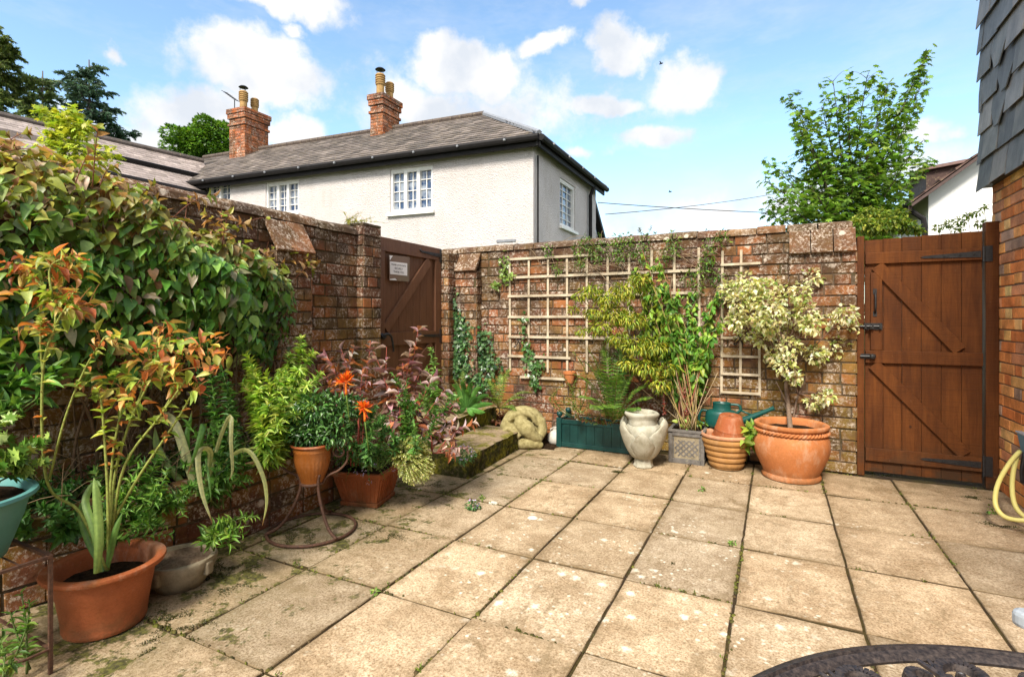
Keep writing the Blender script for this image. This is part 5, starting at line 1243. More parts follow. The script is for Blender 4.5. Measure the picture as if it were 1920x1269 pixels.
    for (x, y) in ((x0, y0), (x1, y0), (x1, y1), (x0, y1)): m = MB(); m.box((x, y, .2), (.011, .011, .40)); m.build('leg', MT['rust_iron'], t)
    c = Vector((-2.40, .69, .404)); t = thing('plastic_tub', 'pale teal plastic plant tub standing on the rusty rack', 'plant pot', tuple(c))
    m = MB(); m.lathe([(.14, 0), (.15, .004), (.17, .06), (.19, .12), (.192, .123), (.203, .17), (.208, .195)], c, 56); m.build('body', MT['teal_plastic'], t, smooth=True, angle=50)
    m = MB(); m.lathe([(.207, .193), (.226, .196), (.232, .204), (.229, .214), (.214, .216), (.206, .208), (.20, .18), (.001, .17)], c, 56, cap=(False, False)); m.build('rim', MT['teal_plastic'], t, smooth=True, angle=50); soil_disc(t, c, .198, c.z+.19)
near_pots()
def small_orange_pot():
    p = onY(1068, 712, YB-.09); c = Vector((p.x, p.y, p.z-.03)); t = thing('wall_pot', 'small bright orange clay pot hooked on the bottom of the wide trellis', 'plant pot', tuple(c))
    m = MB(); m.lathe([(.035, 0), (.05, .06), (.055, .085), (.062, .088), (.063, .11), (.055, .112), (.05, .09), (.001, .08)], c, 28); m.build('body', MT['terracotta'], t, smooth=True, angle=40)
    m = MB(); m.tube([c+Vector((0, .045, .10)), c+Vector((0, .06, .15)), c+Vector((0, .085, .15))], .003, 5); m.build('hook', MT['rust_iron'], t)
small_orange_pot()

# ------------------------------------------------------------------ cast iron table, garden chair, hose
def table():
    q = cw(.51*1.2, .21*1.2, 0); c = Vector((q.x, q.y, 0)); z = .70; t = thing('garden_table', 'round cast iron table with pierced scroll top, spattered white, at the bottom right corner', 'table', tuple(c)); RR = .558
    m = MB(); m.lathe([(RR-.033, z-.010), (RR-.014, z-.016), (RR-.002, z-.012), (RR, z-.004), (RR-.003, z), (RR-.014, z+.003), (RR-.017, z-.004), (RR-.020, z+.002), (RR-.031, z-.001), (RR-.035, z-.005), (RR-.033, z-.010)], c, 160, cap=(False, False)); rim = m.build('rim', MT['cast_iron'], t, smooth=True, angle=60)
    sc = MB(); n = 20
    def P(r_, a, dz=0): return c+Vector((r_*math.cos(a), r_*math.sin(a), z-.006+dz))
    def scroll(r0, a0, rad, turn, sgn, w0):
        # a tapering ribbon curling into itself
        pts, ws = [], []
        for i in range(30):
            f = i/29; ph = sgn*f*turn; rr = rad*(1-.80*f)
            u, v = rr*math.cos(ph)*sgn, rr*math.sin(ph)
            pts.append(P(r0+v, a0+u/r0)); ws.append(w0*(.55+.6*math.sin(math.pi*min(1, f*1.2)))*(1-.25*f)+(.006 if f > .95 else 0))
        for i in range(29):
            d = (pts[i+1]-pts[i]).normalized(); s_ = Vector((-d.y, d.x, 0)); e = Vector((0, 0, .005))
            a, b = pts[i], pts[i+1]; wa, wb = ws[i]/2, ws[i+1]/2
            sc.add([a-s_*wa-e, a+s_*wa-e, b+s_*wb-e, b-s_*wb-e, a-s_*wa*.7+e, a+s_*wa*.7+e, b+s_*wb*.7+e, b-s_*wb*.7+e], MB.BF)
    for k in range(n):
        a = 2*math.pi*(k+.5)/n
        scroll(RR-.068, a-.070, .034, 6.6, 1, .020); scroll(RR-.070, a+.055, .034, 6.2, -1, .020); scroll(RR-.122, a+.02, .032, 6.0, 1, .018); scroll(RR-.112, a+.13, .024, 6.0, -1, .015); scroll(RR-.165, a, .048, 6.4, 1 if k % 2 else -1, .016)
        for s_ in (-1, 1):  # leaf blades
            pts = [P(RR-.26, a+.16*s_), P(RR-.19, a+.11*s_), P(RR-.12, a+.03*s_), P(RR-.022, a-.02*s_)]
            sc.tube(poly(pts), [.003+.006*math.sin(math.pi*i/12) for i in range(13)], 6)
    for r_ in (RR-.27, RR-.40): sc.tube([P(r_, 2*math.pi*i/96) for i in range(96)], .009, 6, closed=True)
    for k in range(10):
        a = 2*math.pi*k/10; sc.tube([P(.04, a), P(RR-.27, a)], .010, 6); scroll(.21, a+.3, .045, 6.4, 1, .024)
    sc.lathe([(.001, z-.012), (.05, z-.012), (.055, z-.005), (.05, z+.0), (.001, z+.003)], c, 32)
    sc.build('pierced_top', MT['cast_iron'], t)
    for k in range(4):
        a = R(45+90*k+20); u = Vector((math.cos(a), math.sin(a), 0)); m = MB(); m.tube(poly([c+u*.33+Vector((0, 0, z-.02)), c+u*.36+Vector((0, 0, .5)), c+u*.24+Vector((0, 0, .28)), c+u*.27+Vector((0, 0, .1)), c+u*.37+Vector((0, 0, .012))]), [.014]*16+[.018], 8); m.build('leg', MT['cast_iron'], t, smooth=True)
    m = MB(); m.tube([c+Vector((.245*math.cos(a), .245*math.sin(a), .27)) for a in [2*math.pi*i/48 for i in range(48)]], .009, 6, closed=True); m.build('stretcher', MT['cast_iron'], t, smooth=True)
table()
def chair():
    q = at(1897, 1150, .98); c = Vector((q.x+.27, q.y-.13, 0)); t = thing('garden_chair', 'grey plastic garden chair whose arm tip pokes in at the right edge', 'chair', tuple(c))
    rx = Vector((1, 0, 0)); az = q.z-.02
    # faces -Y (towards the table); arms along Y
    def bar(nm, pts, w_, th):
        m = MB()
        P = poly(pts, 5)
        for a, b in zip(P[:-1], P[1:]): m.beam(a, b, w_, th, (0, 0, 1) if abs((b-a).normalized().z) < .8 else (0, 1, 0))
        m.build(nm, MT['grey_plastic'], t, bevel=.004)
    tip = Vector((q.x+.01, q.y, az))
    m = MB(); pr = [(.0, -.018), (.05, -.028), (.30, -.03), (.48, -.02), (.48, .02), (.30, .03), (.05, .028), (.0, .018), (-.012, 0)]
    ax = Vector((.999, .03, 0)).normalized(); ay = Vector((-ax.y, ax.x, 0))
    for nm, off in (('armrest', 0), ('armrest', -.48)):
        m = MB(); m.prism([tip+ay*off+ax*p[0]+ay*p[1] for p in pr], (0, 0, .03)); m.build(nm, MT['grey_plastic'], t, bevel=.008)
        b = tip+ay*off+ax*.08; m = MB(); m.beam(b, Vector((b.x-.03, b.y, 0)), .035, .03, (0, 1, 0)); m.build('leg', MT['grey_plastic'], t, bevel=.005)
        b = tip+ay*off+ax*.44; m = MB(); m.beam(b, Vector((b.x+.06, b.y, 0)), .035, .03, (0, 1, 0)); m.build('leg', MT['grey_plastic'], t, bevel=.005)
    s0 = tip+ax*.25+ay*-.24; m = MB(); m.box(Vector((s0.x, s0.y, .42)), (.42, .44, .03)); m.build('seat', MT['grey_plastic'], t, bevel=.01)
    m = MB(); b0 = tip+ax*.47+ay*-.24
    for k in range(7): yy = -.19+.063*k; m.beam((b0.x, b0.y+yy, .43), (b0.x+.12, b0.y+yy, .95), .04, .012, (1, 0, 0))
    m.box((b0.x+.12, b0.y, .95), (.03, .46, .06)); m.build('backrest', MT['grey_plastic'], t, bevel=.004)
chair()
def hose():
    w = XR-.005; t = thing('hose_hanger', 'pale blue-grey plastic hose hanger fixed low on the orange brick wall', 'hose hanger', (w-.06, 3.4, .3))
    a = at(1906, 806, 3.34); x = a.x; y = a.y; z0, z1 = .31, .475
    m = MB(); m.add([(x, y+.0, z1), (x+.11, y+.0, z1), (x+.11, y-.28, z1), (x, y-.28, z1), (x+.025, y-.01, z0), (x+.11, y-.01, z0), (x+.11, y-.26, z0), (x+.025, y-.26, z0)], [(0, 1, 5, 4), (1, 2, 6, 5), (2, 3, 7, 6), (3, 0, 4, 7), (4, 5, 6, 7), (0, 3, 2, 1)]); m.build('cradle', MT['blue_plastic'], t, bevel=.006)
    m = MB(); m.bbox(x-.006, x+.116, y-.286, y+.006, z1, z1+.012); m.build('lip', MT['grey_plastic'], t, bevel=.004)
    m = MB(); m.bbox(x+.105, w, y-.2, y-.08, z0-.03, z1-.02); m.build('bracket', MT['blue_plastic'], t)
    m = MB()
    cps = [at(1912, 846, 3.2), at(1893, 868, 3.15), at(1872, 905, 3.08), at(1866, 940, 3.02), at(1876, 962, 2.98), at(1898, 973, 2.93), at(1935, 973, 2.88), at(1965, 950, 2.9), at(1960, 900, 3.0), at(1930, 850, 3.1)]
    m.tube(poly(cps, 6), .0125, 8)
    cps = [at(1908, 850, 3.22), at(1899, 890, 3.16), at(1899, 930, 3.08), at(1910, 958, 3.02), at(1938, 975, 2.95), at(1970, 960, 2.95), at(1975, 900, 3.05), at(1940, 850, 3.15)]
    m.tube(poly(cps, 6), .0125, 8)
    tag(m.build('garden_hose', MT['hose_yellow'], smooth=True), 'pale yellow garden hose looped down from the blue hanger to the paving', 'hose')
    m = MB(); m.tube(poly([at(1921, 848, 3.2), at(1916, 880, 3.2), at(1917, 905, 3.2)]), .011, 8); tag(m.build('black_pipe', MT['black_iron'], smooth=True), 'short black pipe end hanging beside the yellow hose', 'pipe')
hose()
# overhead wires, birds
for (a, b, sag, lb) in ((at(1121, 380, 14), at(1900, 395, 22), .25, 'upper thin overhead wire running right from the white house'), (at(1135, 402, 15), at(1500, 354, 24), .12, 'lower overhead wire rising right behind the maple')):
    m = MB(); m.tube(arc(a, b, (0, 0, -sag), 24), .011, 5); tag(m.build('overhead_wire', MT['wire'], smooth=True), lb, 'wire', 'overhead wires beyond the wall')
for (px, py, d, lb) in ((1240, 120, 22, 'tiny dark bird flying high in front of the clouds'), (1257, 360, 26, 'tiny dark bird flying low above the overhead wire')):
    p = at(px, py, d); b = MB(); b.tube([p-Vector((.10, 0, .0)), p-Vector((.04, 0, -.005)), p+Vector((.05, 0, .015)), p+Vector((.08, 0, .02))], [.008, .03, .025, .006], 6)
    for sg in (-1, 1): b.add([p+Vector((.03, 0, .01)), p+Vector((-.04, 0, .01)), p+Vector((-.06, sg*.10, .07)), p+Vector((-.04+.02, sg*.16, .05))], [(0, 1, 2, 3)])
    tag(b.build('bird', MT['bird_dark']), lb, 'bird', 'birds in flight')
# ------------------------------------------------------------------ planting
G_DK, G_MD, G_LT, G_LM, G_YL = (.030, .075, .016), (.060, .14, .024), (.12, .24, .035), (.22, .36, .045), (.40, .46, .06)
def stems_obj(t, paths, name='stem', mat='stem', col=(.10, .12, .03), n=6):
    m = MB()
    for p in paths:
        pts, r0, r1 = p[0], p[1], p[2]; c = p[3] if len(p) > 3 else col; k = len(pts)
        m.tube(pts, [r0+(r1-r0)*i/(k-1) for i in range(k)], n, c)
    return m.build(name, MT[mat], t, smooth=True)
def plant(name, label, cat, base, group=None): return thing(name, label, cat, tuple(base), 0, group)

# --- climbing vine over the left wall
def vine():
    t = plant('climbing_vine', 'dense leafy climbing vine spilling over the left brick wall, bronze-tinted on top', 'climbing plant', (XL+.1, 1.5, .35))
    lv = LV(11); r = lv.rng
    def surf(n, layer):
        y = r.uniform(.15, 2.56, n); a = r.uniform(-.55, 1.0, n)      # a: -.55 bottom .. 0 middle .. 1 over the top
        env = np.clip((2.58-y)/.7, 0, 1)**.6
        lump = .5+.5*np.sin(y*5.1+1.3)*np.cos(a*4+y*2.3)+.35*np.sin(y*11+a*7)
        top = 1.95+.04*np.sin(y*6)+.03*np.sin(y*13)-.36*np.clip((y-1.35)/1.1, 0, 1)
        th = a*math.pi/2
        rad = (.27+.19*lump)*env+.05
        x = XL+.02+np.cos(th)*rad*np.where(a < 0, .95, 1)+np.where(a > .6, -(a-.6)*.35, 0)
        zc = 1.42+.05*np.sin(y*4)-.08*np.clip((y-1.6), 0, 1)
        z = np.where(a >= 0, zc+np.sin(th)*(top-zc), zc+np.sin(th)*(.62+.10*np.sin(y*9+1)))
        z = np.where((a < 0), np.maximum(z, .80+.12*np.sin(y*7.3)+.06*np.sin(y*17)), z)
        N = np.stack([np.cos(th)+.2, np.zeros(n)-.15, np.sin(th)+.1], 1)
        P = np.stack([x, y, z], 1)-norm(N)*(layer+r.uniform(0, .05, n))[:, None]
        return P, norm(N), a, y
    for n, layer, L in ((3300, 0, .072), (2100, .07, .074), (1700, .15, .070)):
        P, N, a, y = surf(n, layer); n = len(P)
        D = N*.55+r.normal(0, .42, (n, 3))+np.array([.1, -.15, -.8])
        D[a > .7] += np.array([.2, 0, .7]); Nn = N+r.normal(0, .38, (n, 3))+np.array([0, 0, .5])
        warm = np.clip((a-.15)/.55+np.clip((y-2.0)*.5, 0, .4)+r.normal(0, .25, n), 0, 1)[:, None]
        g = lv.pal(n, [(.05, .13, .025), (.10, .24, .035), (.14, .31, .05), (.20, .36, .08), (.30, .45, .09)], [1.5, 3, 3, 2.5, 1], .35); b = lv.pal(n, [(.44, .40, .06), (.42, .22, .07), (.28, .34, .05), (.46, .28, .16), (.56, .40, .28)], [3, 1.6, 3, 1.6, 1.4])
        pale = (r.random(n) < .08)[:, None]*lv.pal(n, [(.42, .40, .24), (.30, .17, .08)]); col = g*(1-warm)+b*warm; col = np.where(pale > 0, pale, col)
        l = L*r.uniform(.38, 1.32, n)*(1-.25*np.clip(y-1.9, 0, 1)); wd_ = l*.52*r.uniform(.75, 1.25, n); m1 = r.random(n) < .5
        lv.add(P[m1], D[m1], Nn[m1], l[m1], wd_[m1], T_OV, col[m1]); m2 = ~m1; lv.add(P[m2], D[m2], Nn[m2], l[m2], wd_[m2]*1.12, tmpl([.1, .3, .55, .8], [.62, 1., .82, .36], .08, .42), col[m2])
    # loose shoots standing above the top and reaching past the end
    st = []
    for i in range(46):
        y = r.uniform(.3, 2.75); x = XL+r.uniform(-.1, .35)*(1 if y < 2.2 else .4); z = 1.90-.34*max(0, min(1, (y-1.35)/1.1))
        p = arc((x, y, z-.1), (x+r.normal(0, .12), y+r.normal(.03, .14), z+r.uniform(.0, .17)), (0, 0, .03)); st.append((p, .003, .0015, (.20, .08, .05)))
        lv.along(p, 9, .06, .55, T_OV, [(.36, .19, .06), (.34, .32, .05), (.22, .26, .04), (.42, .26, .14)], t0=.3, pitch=65, droop=.35, taper=.3)
    for i in range(16):
        z = r.uniform(.9, 1.75); p = arc((XL+.06, 2.45, z), (XL+.05+r.uniform(0, .05), 2.62+r.uniform(0, .12), z+r.normal(0, .06)), (.03, 0, .02)); st.append((p, .003, .0015, (.14, .08, .04)))
        lv.along(p, 12, .04, .6, T_OV, [G_MD, (.09, .14, .04), (.16, .17, .04)], t0=.2, droop=.5)
    lv.build('foliage', MT['leaf'], t)
    # old stems and hanging twigs under the canopy
    for i in range(26):
        y = r.uniform(.4, 2.3); b = Vector((XL+r.uniform(.04, .12), y+r.normal(0, .25), .34)); e = Vector((XL+r.uniform(.05, .25), y, r.uniform(1.0, 1.5)))
        st.append((arc(b, e, (r.uniform(-.02, .1), r.normal(0, .08), 0), 10), r.uniform(.004, .011), .003, (.17, .11, .065)))
    for i in range(190):
        y = r.uniform(.2, 2.6); p0 = Vector((XL+r.uniform(.04, .3), y, r.uniform(.75, 1.3))); p1 = p0+Vector((r.normal(0, .06), r.normal(0, .17), -r.uniform(.08, .45)))
        st.append((arc(p0, p1, (r.normal(0, .03), r.normal(0, .05), r.normal(0, .04)), 7), .0022, .001, (.22, .15, .09)))
    stems_obj(t, st, 'woody_stem', n=5)
vine()

def shoot_plant(name, label, cat, base, tips, L, wr, T, cols, per=40, stem_r=.004, stem_col=(.10, .15, .04), t0=.15, pitch=60, droop=.15, whorl=0, wts=None, seed=1, bend=.06, mat='leaf', group=None, taper=.45, jit=.22, up=None):
    t = plant(name, label, cat, base, group); lv = LV(seed); st = []; r = lv.rng; b0 = Vector(base)
    for tp in tips:
        tp = Vector(tp); b = b0+Vector((r.normal(0, .02), r.normal(0, .02), 0)); mid = Vector((r.normal(0, bend), r.normal(0, bend), bend*.5))
        if up: mid = Vector((-(tp.x-b.x)*up, -(tp.y-b.y)*up, 0))+mid*.5
        p = arc(b, tp, mid, 9); st.append((p, stem_r, stem_r*.4))
        n = max(6, int(per*(tp-b).length/.3)); lv.along(p, n, L, wr, T, cols, wts, t0, 1, pitch, droop, jit, whorl, taper)
    lv.build('foliage', MT[mat], t); stems_obj(t, st, col=stem_col); return t

# --- roses in the big pot
def roses():
    RC = [(.60, .21, .06), (.66, .32, .10), (.42, .11, .04), (.62, .42, .12), (.38, .16, .07)]; GC = [(.36, .46, .07), (.24, .36, .05), (.52, .56, .16)]
    for k, (lb, stems, heads) in enumerate((
        ('tall rose bush with orange new leaves, left of the two in the wide pot', [[(200, 1068, 1.98), (150, 960, 1.97), (88, 903, 1.94), (80, 700, 1.90), (105, 610, 1.88), (125, 575, 1.86)], [(92, 900, 1.94), (122, 784, 1.92), (160, 690, 1.90), (196, 632, 1.88)], [(80, 700, 1.9), (76, 640, 1.88), (78, 600, 1.86)], [(105, 610, 1.88), (98, 560, 1.87), (60, 520, 1.85)], [(110, 600, 1.88), (140, 545, 1.9)], [(98, 560, 1.87), (95, 500, 1.87), (140, 478, 1.88)]],
         [(55, 480, .06), (95, 488, .06), (135, 482, .055), (70, 515, .07), (110, 520, .07), (95, 550, .075), (145, 570, .07), (65, 560, .06), (52, 620, .035), (130, 590, .06), (160, 560, .05), (205, 625, .04), (35, 515, .05), (95, 580, .06), (225, 640, .035), (120, 667, .02)]),
        ('lower spreading rose bush with copper new leaves, right of the two in the wide pot', [[(203, 1068, 2.0), (202, 930, 2.0), (197, 839, 1.98), (190, 755, 1.97), (180, 730, 1.97)], [(203, 1060, 2.02), (210, 870, 2.03), (232, 744, 2.03)], [(205, 1050, 2.04), (214, 900, 2.05), (240, 800, 2.06), (262, 745, 2.06), (275, 690, 2.06)], [(207, 1000, 2.04), (235, 870, 2.05), (300, 780, 2.06), (348, 712, 2.05)], [(207, 985, 2.06), (262, 890, 2.08), (330, 790, 2.09), (360, 738, 2.08)], [(250, 775, 2.05), (285, 700, 2.06), (298, 620, 2.06)], [(300, 780, 2.06), (325, 730, 2.06), (330, 660, 2.06)]],
         [(200, 712, .065), (225, 720, .06), (180, 722, .035), (250, 700, .055), (280, 660, .07), (300, 640, .07), (275, 690, .07), (325, 650, .07), (300, 612, .035), (345, 680, .065), (390, 665, .06), (385, 640, .05), (420, 662, .03), (360, 720, .05), (255, 735, .05), (300, 700, .07), (410, 690, .035)]))):
        t = plant('rose_bush', lb, 'rose', (-2.36+.02*k, 1.13, .18)); lv = LV(50+k); r = lv.rng; st = []
        for i, pl in enumerate(stems):
            P = poly([at(*q) for q in pl], 5); r0 = .0058 if i == 0 or (k and i < 5) else .0042
            st.append((P, r0, r0*.55, (.26, .30, .07))); lv.along(P, int(16+10*r.random()), .045, .5, T_OV, GC+RC[:1], t0=.45, t1=1, pitch=60, droop=.3)
            for j in range(len(P)*3):   # thorns
                q = r.uniform(0, len(P)-1.01); a = P[int(q)].lerp(P[int(q)+1], q % 1); d = Vector(r.normal(size=3)).normalized(); st.append(([a, a+d*r0*1.0, a+d*(r0+.006)-Vector((0, 0, .002))], .0018, .0003, (.24, .14, .05)))
        for (px, py, rad) in heads:
            c = at(px, py, 1.93 if k == 0 else 2.05); c += Vector(r.normal(0, .02, 3)); n = max(5, int(rad*230))
            low = (py > 555 and k == 0) or (py > 690 and k == 1)
            lv.tuft(c, (rad*1.15, rad*1.1, rad*.75), n, .052, .50, T_OV, RC+GC, [3, 2.5, 1.5, 2, 1.2, 1.8 if not low else 4, 1.2 if not low else 3, 1.2 if not low else 3], droop=.25, up=.9, shell=.15)
            for j in range(4):
                e = c+Vector(r.normal(size=3)*rad*.6); st.append((arc(c-Vector((0, 0, rad*.5)), e, (0, 0, .01), 4), .0018, .0009, (.35, .16, .05)))
        lv.build('foliage', MT['leaf'], t); stems_obj(t, st)
roses()

# --- strap leaves
def strap_plant(name, label, base, leaves, seed, cols, cat='plant', w=.035, brown=0):
    t = plant(name, label, cat, base); m = MB(); r = random.Random(seed)
    for (pts, ww) in leaves:
        P = poly([Vector(p) for p in pts], 5); n = len(P); c = r.choice(cols); b = len(m.v)
        for i, p in enumerate(P):
            d = (P[min(i+1, n-1)]-P[max(0, i-1)]).normalized(); v = Vector((p.x, p.y, 0)); v.normalize(); s_ = d.cross(v)
            if s_.length < .05: s_ = Vector((CS, SN, 0))
            s_.normalize(); f = i/(n-1); q = ww*(min(1, .55+f*2)*(1-max(0, (f-.45)/.55)**2*.93))/2; nn = s_.cross(d)
            for k, (u, h) in enumerate(((-1, .25), (-.5, .05), (0, -.12), (.5, .05), (1, .25))):
                m.v.append(tuple(p+s_*u*q+nn*h*q*.9)); z = r.uniform(.92, 1.08); st_ = 1.25 if k in (1, 3) else .9
                m.c.append(tuple(x*z*st_ for x in c) if f < .93 or not brown else (.30, .17, .06))
        for i in range(n-1):
            for k in range(4): a = b+i*5+k; m.f.append((a, a+1, a+6, a+5)); m.mi.append(0)
    m.build('foliage', MT['leaf'], t, smooth=True)
strap_plant('iris_plant', 'upright green strap leaves standing in the wide rose pot', (-2.34, 1.10, .18), [
    ([at(188, 1072, 1.93), at(178, 1000, 1.93), at(160, 940, 1.96), at(178, 905, 2.0), at(190, 912, 2.0)], .024), ([at(180, 1075, 1.92), at(186, 1010, 1.9), at(181, 930, 1.9), at(176, 895, 1.91)], .028),
    ([at(195, 1070, 1.98), at(165, 1010, 2.0), at(152, 960, 2.02), at(160, 930, 2.03)], .026), ([at(200, 1070, 1.98), at(215, 1000, 2.0), at(230, 960, 2.03)], .022)], 3, [(.17, .28, .07), (.24, .36, .10), (.12, .24, .05)], 'plant')
strap_plant('iris_plant', 'withered cream and green strap leaves drooping over the bed wall', (-2.72, 1.75, .36), [
    ([at(372, 930, 2.62), at(372, 850, 2.6), at(382, 795, 2.55), at(372, 830, 2.45), at(352, 890, 2.42)], 0.028), ([at(380, 930, 2.62), at(395, 850, 2.55), at(372, 850, 2.45), at(378, 920, 2.4), at(400, 985, 2.38)], 0.025),
    ([at(385, 930, 2.62), at(410, 830, 2.6), at(432, 780, 2.55), at(433, 830, 2.5), at(436, 880, 2.5), at(430, 900, 2.5)], 0.019), ([at(380, 930, 2.62), at(430, 860, 2.6), at(465, 845, 2.55), at(492, 890, 2.5), at(500, 940, 2.48), at(492, 985, 2.47)], 0.021),
    ([at(370, 930, 2.62), at(330, 800, 2.7), at(300, 770, 2.75)], 0.043), ([at(360, 930, 2.65), at(300, 850, 2.7), at(290, 800, 2.75)], 0.037), ([at(380, 930, 2.65), at(350, 840, 2.7), at(360, 770, 2.75)], 0.031), ([at(372, 850, 2.5), at(376, 900, 2.44), at(390, 950, 2.42)], 0.012), ([at(385, 860, 2.5), at(392, 900, 2.44), at(396, 940, 2.42)], 0.010)],
    5, [(.40, .42, .16), (.26, .36, .09), (.12, .26, .05), (.46, .46, .22)], 'plant', brown=1)

LAN_CO = [(.18, .38, .06), (.28, .48, .09), (.11, .25, .05)]
def herb(name, label, cat, base_px, tips_px, seed, cols=LAN_CO, L=.055, wr=.26, per=46, T=T_LAN, whorl=0, **kw):
    return shoot_plant(name, label, cat, at(*base_px), [at(*q) for q in tips_px], L, wr, T, cols, per, seed=seed, whorl=whorl, **kw)
herb('leafy_herb', 'bushy green narrow-leaved herb behind the wide rose pot', 'plant', (255, 985, 2.40), [(180, 880, 2.35), (205, 925, 2.25), (225, 855, 2.4), (250, 900, 2.3), (270, 865, 2.4), (290, 910, 2.3), (315, 880, 2.4), (330, 935, 2.3), (345, 965, 2.3), (235, 960, 2.2), (280, 985, 2.2), (310, 985, 2.25), (200, 975, 2.25), (355, 910, 2.4), (300, 850, 2.45), (240, 1000, 2.2), (190, 1005, 2.2), (325, 1000, 2.3)], 61, per=60)
herb('leafy_herb', 'bright green herb sprawling out over the stone bowl', 'plant', (395, 1030, 2.38), [(440, 975, 2.36), (480, 968, 2.34), (420, 1000, 2.3), (400, 1015, 2.25), (455, 1000, 2.34), (395, 1000, 2.3), (470, 985, 2.32)], 62, [(.20, .36, .06), (.28, .44, .08), (.10, .22, .03)], per=52)
BR = [(.32, .50, .06), (.42, .58, .09), (.18, .34, .045), (.52, .62, .15)]
herb('leafy_herb', 'tall pale green spires of narrow leaves in front of the bare brick wall', 'plant', (555, 850, 3.2), [(566, 635, 3.25), (545, 665, 3.2), (586, 660, 3.25), (560, 690, 3.1), (525, 690, 3.1), (600, 700, 3.1), (575, 720, 3.0), (540, 730, 3.0), (610, 740, 3.1), (520, 735, 3.05), (580, 760, 2.95), (550, 775, 2.9)], 63, BR, L=.075, wr=.28, per=95, pitch=72, up=.25)
herb('leafy_herb', 'loose light green herb leaning left of the fluted pot', 'plant', (515, 880, 2.95), [(462, 665, 3.0), (475, 690, 2.9), (500, 700, 2.95), (485, 730, 2.85), (455, 715, 2.95), (505, 745, 2.8), (480, 775, 2.8), (520, 790, 2.75), (495, 820, 2.75), (530, 745, 2.8), (465, 750, 2.9), (500, 850, 2.75), (535, 700, 2.95)], 64, BR, L=.078, wr=.30, per=70, up=.2)
herb('leafy_herb', 'dark narrow-leaved herb clump under the drooping strap leaves', 'plant', (420, 900, 2.75), [(395, 800, 2.75), (420, 800, 2.7), (440, 820, 2.7), (400, 850, 2.6), (430, 865, 2.6), (385, 600, 2.75), (395, 640, 2.75), (370, 690, 2.75), (410, 700, 2.75), (450, 850, 2.7)], 65, [(.07, .19, .05), (.12, .27, .06), (.05, .13, .03)], L=.055)
herb('leafy_herb', 'mid-green leafy herb tangled among the withered strap leaves', 'plant', (410, 950, 2.68), [(350, 790, 2.7), (365, 830, 2.6), (395, 760, 2.7), (415, 850, 2.6), (445, 790, 2.7), (460, 850, 2.65), (380, 880, 2.55), (430, 890, 2.55), (345, 870, 2.6), (405, 800, 2.65), (470, 900, 2.6)], 166, [(.13, .29, .05), (.20, .40, .08), (.08, .19, .04)], L=.06, wr=.34, T=T_OV3, per=44)
herb('leafy_herb', 'dark leafy clump filling the bed at the left edge behind the teal tub', 'plant', (110, 1010, 2.30), [(60, 880, 2.3), (90, 900, 2.2), (120, 920, 2.2), (150, 900, 2.25), (75, 950, 2.1), (110, 960, 2.1), (40, 970, 2.1), (140, 960, 2.15), (95, 990, 2.05), (60, 1000, 2.0)], 66, [(.04, .12, .03), (.07, .19, .04), (.10, .24, .05)], L=.06, wr=.42, T=T_OV3)
herb('leafy_herb', 'broad-leaved green shoot at the far left below the vine', 'plant', (5, 800, 2.05), [(5, 585, 2.1), (20, 620, 2.05), (10, 660, 2.0), (30, 700, 2.0), (15, 750, 1.98), (35, 760, 2.0)], 67, [(.10, .24, .04), (.16, .32, .06)], L=.085, wr=.42, T=T_OV, per=28)
shoot_plant('young_seedling', 'small green sprig growing out beneath the metal rack', 'plant', at(28, 1262, 1.75), [at(40, 1110, 1.78), at(20, 1150, 1.75), at(55, 1130, 1.78), at(15, 1190, 1.74)], .05, .32, T_LAN, [(.20, .36, .07), (.13, .26, .05)], 22, seed=68, bend=.02)
shoot_plant('young_seedling', 'second small sprig beneath the metal rack, nearest the bottom left corner', 'plant', at(-5, 1290, 1.62), [at(10, 1215, 1.65), at(25, 1235, 1.63), at(2, 1200, 1.62)], .05, .35, T_LAN, [(.18, .34, .07), (.24, .38, .08)], 26, seed=69, bend=.02)
shoot_plant('maple_seedling', 'lime green plant with jagged leaves growing in the teal tub', 'plant', (-2.40, .70, .60), [at(20, 815, 1.85), at(60, 835, 1.85), at(90, 820, 1.87), at(40, 860, 1.8), at(10, 870, 1.75), at(80, 865, 1.85), at(-10, 840, 1.75), at(25, 780, 1.82)], .06, .9, T_MAPLE, [(.22, .36, .06), (.30, .42, .10), (.12, .24, .04)], 26, seed=70, bend=.03, t0=.4, droop=.1)

# --- undergrowth between the plants in the bed
def under():
    t = plant('bed_undergrowth', 'mixed low leaves, twigs and dry stalks filling the raised bed', 'plants', (-2.85, 1.9, .35)); t['kind'] = 'stuff'; del t['category']
    lv = LV(71); r = lv.rng; st = []
    for i in range(230):
        y = r.uniform(.3, 3.35); x = r.uniform(XL+.06, -2.68 if y > 1.5 else -2.85); h = r.uniform(.04, .20); p = arc((x, y, .34), (x+r.normal(.03, .06), y+r.normal(0, .07), .34+h), (0, 0, .02), 5)
        st.append((p, .0018, .001, (.12, .10, .04))); lv.along(p, 9, .038, .5, T_OV3, [G_DK, G_MD, (.07, .13, .025), (.12, .20, .03)], t0=.2, droop=.2)
    for i in range(150):
        y = r.uniform(.2, 3.3); p0 = Vector((r.uniform(XL+.05, -2.66), y, .37)); p1 = p0+Vector((r.normal(0.05, .10), r.normal(0, .2), r.uniform(0, .25))); st.append((arc(p0, p1, (0, 0, r.uniform(0, .07)), 6), .002, .001, (.30, .21, .12)))
    lv.build('foliage', MT['leaf'], t); stems_obj(t, st, 'twigs', n=4)
under()
